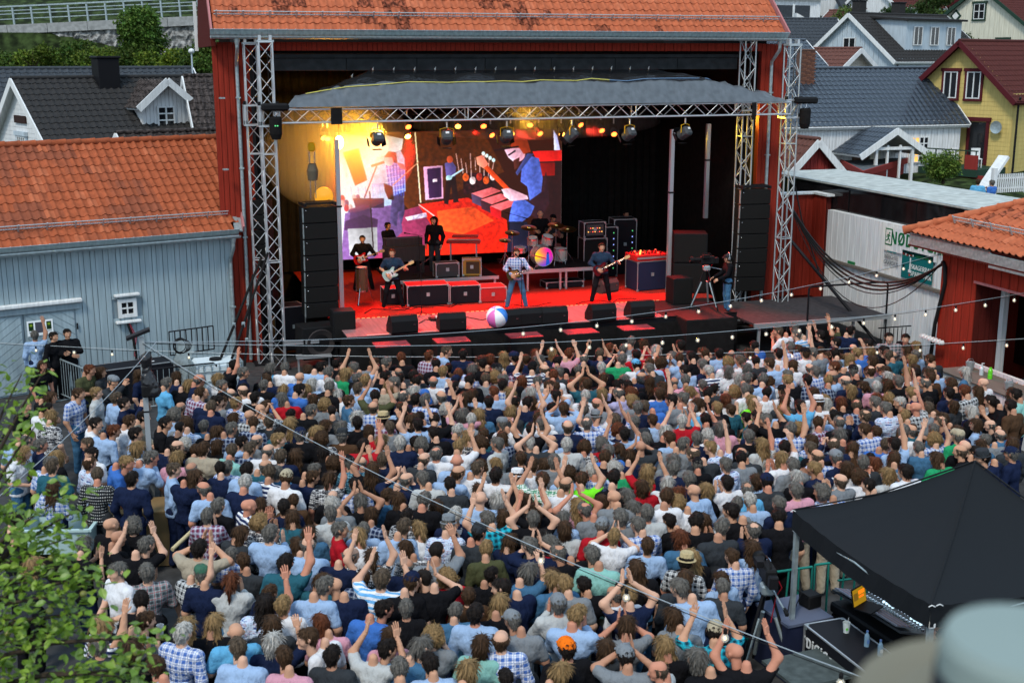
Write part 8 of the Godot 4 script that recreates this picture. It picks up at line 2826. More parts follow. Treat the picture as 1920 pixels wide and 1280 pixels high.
# where everyone stands: x z facing size complexion head top pose trousers, then how the label goes on
const NEAR := """-6.38 19.71 5 103 0 9 gy 0 n z0
-7.07 19.44 -24 106 0 8 gy 0 b z0
-6.62 19.39 -10 107 0 7 lb 1 b z0
-5.33 19.73 -27 98 0 9 bk 1 n z0
-4.05 20.09 57 103 3 12 lg 1 b a
-4.51 19.87 -20 108 1 51 gy H e a
-8.21 18.92 -27 109 0 4 pk 1 g a
-5.00 19.50 -2 106 3 52 bk 0 b a
-3.48 20.15 -14 103 0 20 bk 1 n a
-7.68 18.82 -30 104 1 7 dg 0 b z0
-3.07 20.28 -23 106 3 13 bk r d a
-6.78 18.87 -21 104 2 44 dn 0 g a
-7.25 18.75 -35 104 0 7 lg R n a
-5.66 19.06 -21 105 2 38 xb 0 e a
-9.54 18.49 -15 103 3 4 xb 1 d a
-6.03 18.92 -26 102 0 2 mt 0 n a
-8.74 18.48 -26 106 2 6 lb 0 d z0
-6.46 18.64 -27 104 2 26 gy c n a
-3.77 19.56 -24 98 3 23 bk 1 n z1
-7.72 18.36 49 109 2 4 w 0 g z0
-6.99 18.45 -9 103 0 2 pk 0 b a
-3.28 19.59 -7 106 0 50 xt R n a
-5.32 18.74 -19 107 1 49 gy 1 g a
-8.30 18.11 -18 99 0 24 nv O n a
-4.69 18.82 -34 109 3 5 lb c n a
-4.07 18.97 -13 100 3 2 gy H d a
-5.83 18.34 -28 107 3 7 lb 0 d n4 br
-8.78 17.87 1 105 0 13 sky 1 n a
-9.94 17.84 -26 101 1 2 bk c g a
-9.44 17.78 -37 108 2 18 xb 0 g z3
-10.34 17.79 -11 106 1 19 dg 1 e z4
-7.56 17.83 -13 100 0 43 pk 1 d a
-3.40 18.94 -32 100 0 0 gy 1 n a
-8.95 17.52 -14 102 1 23 bk 0 d z0
-6.56 17.80 -11 103 1 8 bk 0 b n42 bk
-7.05 17.66 -37 103 3 7 bl 0 g a
-4.73 18.22 -7 105 3 49 lg c d a
-5.40 17.95 4 100 1 23 bk 1 b n7 nv
-9.34 17.35 -8 100 0 23 bk 0 n z3
-3.81 18.41 2 106 2 5 nv h d a
-9.92 17.21 -32 104 2 4 gy d e a
-7.99 17.23 -26 105 1 5 w 1 b a
-10.37 17.14 -63 103 0 23 sn o n a
-4.43 17.95 -17 108 2 5 gy 0 d a
-8.37 17.09 -4 103 3 36 fb o n a
-5.07 17.70 24 106 2 7 nv 1 n n20 dn
-2.90 18.49 -10 109 2 8 lb 0 n z1
-6.54 17.24 -4 109 2 42 bk 0 g n10 nv
-7.66 17.02 -18 108 0 8 lb 0 n r5 w
-6.08 17.23 -5 109 2 15 bk H n a
-7.26 16.96 -9 105 0 13 nv 0 b a
-6.85 16.99 -28 110 2 6 st R e a
-4.52 17.56 0 103 1 25 dn 1 d a
-9.82 16.68 -20 106 2 7 bk 0 n z3
-2.95 17.96 -7 101 0 0 dg 0 n a
-6.29 16.80 -21 100 0 28 fl 0 n n10 nv
-4.91 17.13 -20 103 2 20 dn O g a
-5.78 16.85 2 99 2 26 rd c e a
-8.64 16.27 -19 102 0 22 lg c d a
-3.29 17.46 -14 103 2 0 bk 0 d z1
-7.94 16.13 -28 109 3 7 tl o n a
-8.97 16.06 -30 104 0 21 nv 0 d a
-3.78 17.08 -30 107 1 8 mt 0 e a
-2.67 17.44 -42 104 3 32 xk 1 n a
-5.83 16.32 -6 110 1 15 gy O e a
-4.45 16.60 -6 108 2 8 nv H b a
-9.26 15.79 -50 104 2 12 xk o g a
-3.96 16.72 13 105 1 19 bk 0 n r14 rd
-7.15 15.91 -32 104 2 10 nv 1 b n25 w
-9.70 15.72 6 107 2 8 xg 1 b a
-5.07 16.33 -7 106 0 5 ol 0 n a
-6.73 15.93 2 103 2 28 fl r b a
-10.09 15.71 119 109 2 8 w 1 g z3
-2.37 17.18 3 99 3 23 bk 0 d n7 bk
-7.56 15.62 -25 108 2 10 lb 0 e r7 tl
-4.09 16.35 -32 100 1 14 rd 0 e l19 bk
-6.10 15.70 -8 98 1 2 fl 0 b a
-2.93 16.71 -15 104 0 4 lb 0 b z1
-5.14 15.77 -20 107 3 41 dg 1 g a
-9.08 15.18 -27 109 0 7 be H n a
-3.30 16.31 -27 104 2 5 w H n a
-6.23 15.33 -2 108 0 6 lb 0 n n7 fl
-6.70 15.21 -8 101 3 25 w 0 n r8 rd
-2.19 16.61 -16 102 3 29 dn 0 n a
-5.49 15.43 -19 109 2 40 fb d b a
-1.71 16.74 -5 109 1 8 dg c e a
-5.85 15.24 -6 103 0 25 w 0 n n7 fl
-8.05 14.91 -29 108 2 8 lb c b n7 tl
-9.87 14.83 -14 107 2 8 bk R n a
-2.69 16.17 -1 107 2 8 xb c e a
-6.98 14.94 -91 105 0 8 rd 1 b a
-3.29 15.88 -11 104 3 49 rd 0 b a
-3.72 15.63 -20 100 3 2 lg 0 g a
-1.87 16.37 -15 109 0 7 bk 0 d l0 w
-11.36 14.68 -22 98 0 23 dg 1 b a
-4.68 15.23 -1 105 2 8 xt r b a
-2.89 15.79 -5 110 0 8 gy 1 n n13 gy
-4.18 15.31 -11 104 2 8 bk h n a
-5.20 15.01 -13 108 0 18 nv c n a
-1.05 16.62 -2 103 2 19 nv c n a
-10.55 14.45 -55 103 2 20 bk c n a
-10.16 14.40 -42 105 1 13 bk 1 n z3
-5.89 14.64 -29 104 2 7 fl 0 b a
-0.62 16.56 -9 108 0 7 bk 0 b z2
-2.43 15.63 -12 106 3 8 lg 0 n n4 w
-3.63 15.14 -30 99 0 20 lb 0 d a
-6.92 14.24 0 104 2 8 lg 1 n n10 bk
-1.10 16.14 -6 107 0 7 bk 0 d n8 gy
-7.58 14.13 -25 100 0 0 tl 0 b a
-3.03 15.20 -11 103 3 19 gy 0 g n49 rd
-8.01 14.05 -42 100 1 26 fl c n a
-5.64 14.33 -14 109 3 8 bk 0 b n7 fl
-10.21 13.93 -44 107 0 13 bk 1 e n13 bk
-3.86 14.81 4 100 3 28 bk R n a
-4.78 14.49 -23 110 2 13 lb 0 b r18 nv
-8.81 13.83 -16 105 2 8 xr c b a
-11.49 13.90 -42 108 2 13 bk 1 b z4
-9.85 13.76 -20 102 2 14 bk 0 e a
-2.67 15.03 -14 108 0 13 gy c e a
-3.20 14.79 0 101 3 23 pk h b a
-1.94 15.30 2 109 1 4 w 0 b r20 nv
-2.29 15.14 -4 98 2 20 nv 0 d a
-0.99 15.76 -16 105 0 8 gy 1 e z2
-4.40 14.35 -21 103 0 24 w r n a
-6.86 13.82 -14 101 0 16 gy 0 e a
-4.00 14.44 -31 100 2 0 bk r n n8 bk
-7.58 13.65 -2 104 0 7 nv 0 b l4 br
-0.31 15.99 12 110 3 8 nv 1 d z2
-8.25 13.50 -72 106 3 13 sn c n a
-1.55 15.24 0 101 0 26 w 1 n a
-0.60 15.71 -16 108 0 18 lb 0 g a
-6.44 13.59 9 99 1 20 bk h b a
-2.25 14.75 11 103 2 44 bk 0 n a
-8.67 13.29 -39 104 0 8 bk 0 n n8 xr
-1.23 15.00 10 105 0 13 lb 0 d n8 nv
-4.94 13.63 -16 107 2 7 dg 0 n n38 lb
-1.58 14.81 -26 99 0 29 lg 0 n a
-3.20 14.11 -9 106 0 12 w 0 n r4 fg
-3.57 13.97 -21 110 1 4 fg R n a
-11.62 13.14 -84 107 2 7 bk 0 n z4
-5.31 13.40 -19 109 0 8 lg 0 g l38 lb
-4.48 13.56 -9 99 2 28 bk 0 n a
-0.50 15.13 -13 107 1 19 sky 0 d a
-2.40 14.20 6 110 2 7 bk 0 n l16 gn
0.33 15.52 3 108 2 8 pk 1 e a
-3.87 13.60 -21 105 3 39 bk 0 n a
-2.78 13.96 -12 105 2 4 lm r e a
-1.88 14.32 3 99 2 2 rd 0 e n4 w
-0.90 14.76 12 99 0 9 bk 1 b r8 nv
0.77 15.66 1 104 1 14 xb c e a
-8.73 12.70 -9 106 3 10 lb 0 g n8 bk
-8.28 12.69 -38 110 3 18 nv 0 d n8 xb
-0.10 15.09 4 109 3 31 dg 1 n a
-7.57 12.69 -38 110 1 37 w 1 b a
-5.70 12.96 -30 103 2 10 nv H b a
-4.15 13.33 -26 108 1 7 w 0 b l39 bk
-4.92 13.07 -25 109 0 38 lb c d a
-6.89 12.67 -7 104 3 28 fl o n a
-1.08 14.41 -14 106 0 8 nv 0 b n13 lb
-0.51 14.67 1 105 2 7 w c n a
-1.51 14.19 -32 99 2 24 w 0 g a
-4.45 13.07 -20 109 0 6 w 1 b l34 fl
-2.47 13.72 -12 109 3 18 xb 0 g n4 bk
-2.96 13.52 -3 102 2 34 lb 0 e a
-3.45 13.17 -2 107 2 4 w c n a
-7.72 12.21 -50 106 1 6 sn 0 g a
-1.23 13.91 -29 107 2 8 nv 0 n n20 gy
1.20 15.20 10 105 2 12 gy c e a
1.62 15.42 20 103 2 7 bk 0 n n34 w
-8.07 12.05 -44 109 3 7 lb 0 d n10 tl
-4.57 12.60 -14 110 3 13 lb 0 b n5 w
-1.55 13.63 -29 101 0 23 rd R d a
-6.07 12.27 -29 103 1 0 bk r n r10 w
0.68 14.73 -10 101 3 24 bk 1 d n8 pk
-1.87 13.40 -18 99 0 16 gn 1 b a
-3.01 12.93 -15 108 2 8 gy 0 n n10 lb
-3.78 12.60 -1 100 2 9 gy 0 n n7 w
-9.95 11.75 -29 106 0 7 nv 0 n z5
-0.18 14.03 19 108 1 8 fb 1 n a
-2.19 13.07 -11 108 0 4 bk 0 g l8 bl
-0.65 13.71 2 103 3 30 bk 0 b a
-4.12 12.40 -26 98 2 34 fl 1 g r6 w
-8.50 11.69 -36 104 2 7 nv 0 b l8 xb
-6.26 11.92 -21 103 0 30 td O d a
-9.07 11.66 -45 102 3 0 nv 1 n a
1.10 14.64 14 106 1 5 nv c n a
-5.16 12.06 -30 105 2 12 dg 0 g l19 w
-5.81 11.88 -11 105 2 6 nv 1 g r0 bk
0.82 14.36 -3 109 0 8 gy 0 n r9 w
1.85 14.93 4 100 0 34 w 0 b a
2.43 15.31 11 109 1 7 w d n a
-1.00 13.29 -12 103 3 20 gy 0 d a
-6.55 11.64 -16 101 0 34 bk 0 b a
0.18 13.84 1 107 0 7 gy 0 g a
-9.33 11.37 -87 104 2 6 lb 0 n z5
-1.92 12.79 9 106 2 8 bl 0 n a
-4.80 11.88 -25 104 3 19 w 1 d n14 fl
-11.19 11.41 -29 99 0 0 xb 1 n a
-10.46 11.34 -22 105 3 6 nd 0 g a
-0.36 13.44 -4 108 2 48 dg 1 d l5 fb
2.25 14.97 19 100 3 9 lg p n a
1.68 14.56 -13 102 0 2 w 0 g a
-1.53 12.84 9 99 2 2 nv 0 n a
0.86 13.96 8 104 3 9 w c n a
-7.41 11.23 -24 104 2 6 nv d n a
2.08 14.61 -28 107 3 8 dg 0 b n7 tl
1.40 14.10 -9 108 0 12 xb c g a
-4.30 11.62 -17 105 0 5 w O n a
-2.46 12.17 -17 108 3 18 lg 1 b a
-3.04 11.97 -7 107 2 18 dg h d a
-0.67 12.87 -30 109 0 8 gy 0 e n4 lb
-1.19 12.62 -13 107 1 13 dg H d a
-3.64 11.72 44 106 1 8 lg 1 b r4 tl
-1.56 12.44 2 101 0 28 fl 1 b r8 bl
1.80 14.17 21 107 3 49 nv 0 g a
-5.25 11.28 -18 108 0 18 nv 1 d l7 bk
-11.14 10.91 -27 109 0 6 tl 1 n a
2.47 14.55 0 102 1 29 gy 0 n a
-6.61 11.02 -9 99 1 36 bk 0 e a
-7.05 10.95 -21 99 2 0 bk 1 b r6 nv
-7.69 10.80 -20 104 2 10 w 1 d n5 xk
-10.21 10.73 -82 109 3 5 bl 0 b a
-5.89 11.03 -26 104 3 7 rd o n a
-2.08 12.04 -9 100 3 34 fl 0 d l4 bk
-4.85 11.21 -2 104 3 14 fl 1 b a
0.16 13.01 14 104 2 5 fb o n a
-3.90 11.39 -13 102 0 34 nv 0 e a
-8.33 10.67 -55 104 3 6 mt 0 d a
-9.13 10.62 -25 101 0 9 pk 0 e a
-9.83 10.62 -37 106 3 8 lb c n z5
-8.73 10.62 -26 108 2 4 be 0 e a
-10.59 10.61 -57 105 0 17 fb 0 b a
1.16 13.41 9 105 2 7 w O d a
-11.41 10.63 -53 109 0 8 xb 0 e l6 tl
1.64 13.59 -20 105 0 6 bk 0 e n12 xb
-1.70 11.93 13 101 2 14 rd 1 n n4 bk
-7.94 10.49 -30 103 0 6 xn 0 d n10 gy
-5.57 10.78 -27 102 3 9 lg 0 n a
-0.55 12.33 -3 107 0 4 lb 0 g n8 gy
2.05 13.73 -9 109 2 48 nv p n a
-7.48 10.47 -90 109 2 5 xk 0 d a
-0.18 12.48 -12 108 0 8 nv 0 n l16 w
-0.87 12.10 2 105 3 8 bk 0 d l24 bk
-4.02 10.97 -10 101 2 23 fl 0 b n5 w
-4.52 10.83 -2 107 2 7 bk 0 d l18 nv
-1.20 11.89 -1 110 1 7 lb R n n8 dg
1.05 12.87 10 100 3 23 lg o b a
-8.12 10.14 -45 103 0 7 lb 0 n l6 xn
3.60 14.46 3 100 1 0 gn 1 g a
-6.93 10.24 -17 108 2 33 bk 0 b n8 bk
-6.53 10.27 -32 102 2 34 fl 0 n n8 bk
-6.14 10.32 -27 103 2 35 br 0 e a
-9.31 10.02 -43 103 2 12 nv 0 e z5
-0.52 11.93 2 104 3 24 bk 1 g r8 bk
-5.74 10.31 -36 104 0 2 rd 0 n n7 rd
-2.79 11.03 -12 107 0 7 bk r d a
-4.19 10.61 -24 104 0 18 nv 0 b r7 bk
-10.47 9.98 126 104 0 7 w 1 e n6 nv
0.88 12.53 -7 105 2 8 bk 0 e n7 nv
4.11 14.61 2 107 0 12 bk 0 n a
3.20 13.92 6 109 0 7 lb o n a
-9.82 9.85 -62 103 2 9 fl 1 b a
-11.12 9.89 104 102 2 9 bk 0 d n6 tl
4.47 14.78 32 104 0 57 nv 1 b a
-2.12 11.07 -18 107 2 12 nv 0 n r8 w
0.29 12.08 -14 100 0 16 w 0 n a
-1.11 11.41 2 102 0 47 nv 0 d a
-6.70 9.91 -29 103 0 23 fl 1 d n8 bk
2.97 13.51 -38 103 1 6 bl 1 g a
-2.43 10.83 -10 107 2 8 w 1 n r4 w
-5.17 10.10 1 105 0 6 gy O b a
-7.35 9.77 -53 103 2 7 tl 0 d a
-3.12 10.59 -24 105 1 3 w p n a
4.86 14.91 30 107 1 33 nv 1 b a
-9.03 9.65 -24 99 2 16 bk 1 d a
-4.76 10.15 5 106 2 7 lb r n l7 lb
-1.63 11.04 -15 106 2 19 xb 0 b n12 gy
4.24 14.24 -13 107 2 13 bk 1 b z6
1.70 12.50 -11 108 0 8 xb o g a
-0.02 11.58 -15 110 2 18 rd R n a
-3.78 10.21 -49 106 1 18 gy 0 b a
2.62 12.95 24 103 3 20 dg 1 d a
0.79 11.84 -22 102 2 20 pk 1 n a
-5.78 9.66 0 107 1 7 bk 1 b n2 rd
-4.44 9.92 -16 107 2 7 bk O e a
-6.17 9.55 -24 100 2 20 gy d e a
-9.84 9.29 -82 108 0 7 lb 0 e z5
-10.60 9.30 105 104 1 6 nv 0 e n7 w
-0.97 10.91 -3 105 1 6 xb R d a
2.09 12.43 0 103 3 26 dg 1 n a
-5.28 9.64 -19 106 2 32 xr 0 n a
-8.18 9.28 -23 104 1 8 xn 0 g a
-0.60 11.06 1 104 0 8 dg 0 b n7 lb
-9.06 9.22 -46 108 1 15 bk 0 d a
-11.87 9.34 -116 100 2 9 w 1 d a
-2.36 10.36 1 106 2 4 w 1 d r0 tl
-11.48 9.28 -71 103 3 8 nv 0 g r9 w
-7.79 9.25 -27 107 0 4 xn 1 b r8 xn
3.60 13.23 -5 107 2 8 w 0 e z6
-8.59 9.08 -47 99 0 0 bk 0 d n8 dn"""
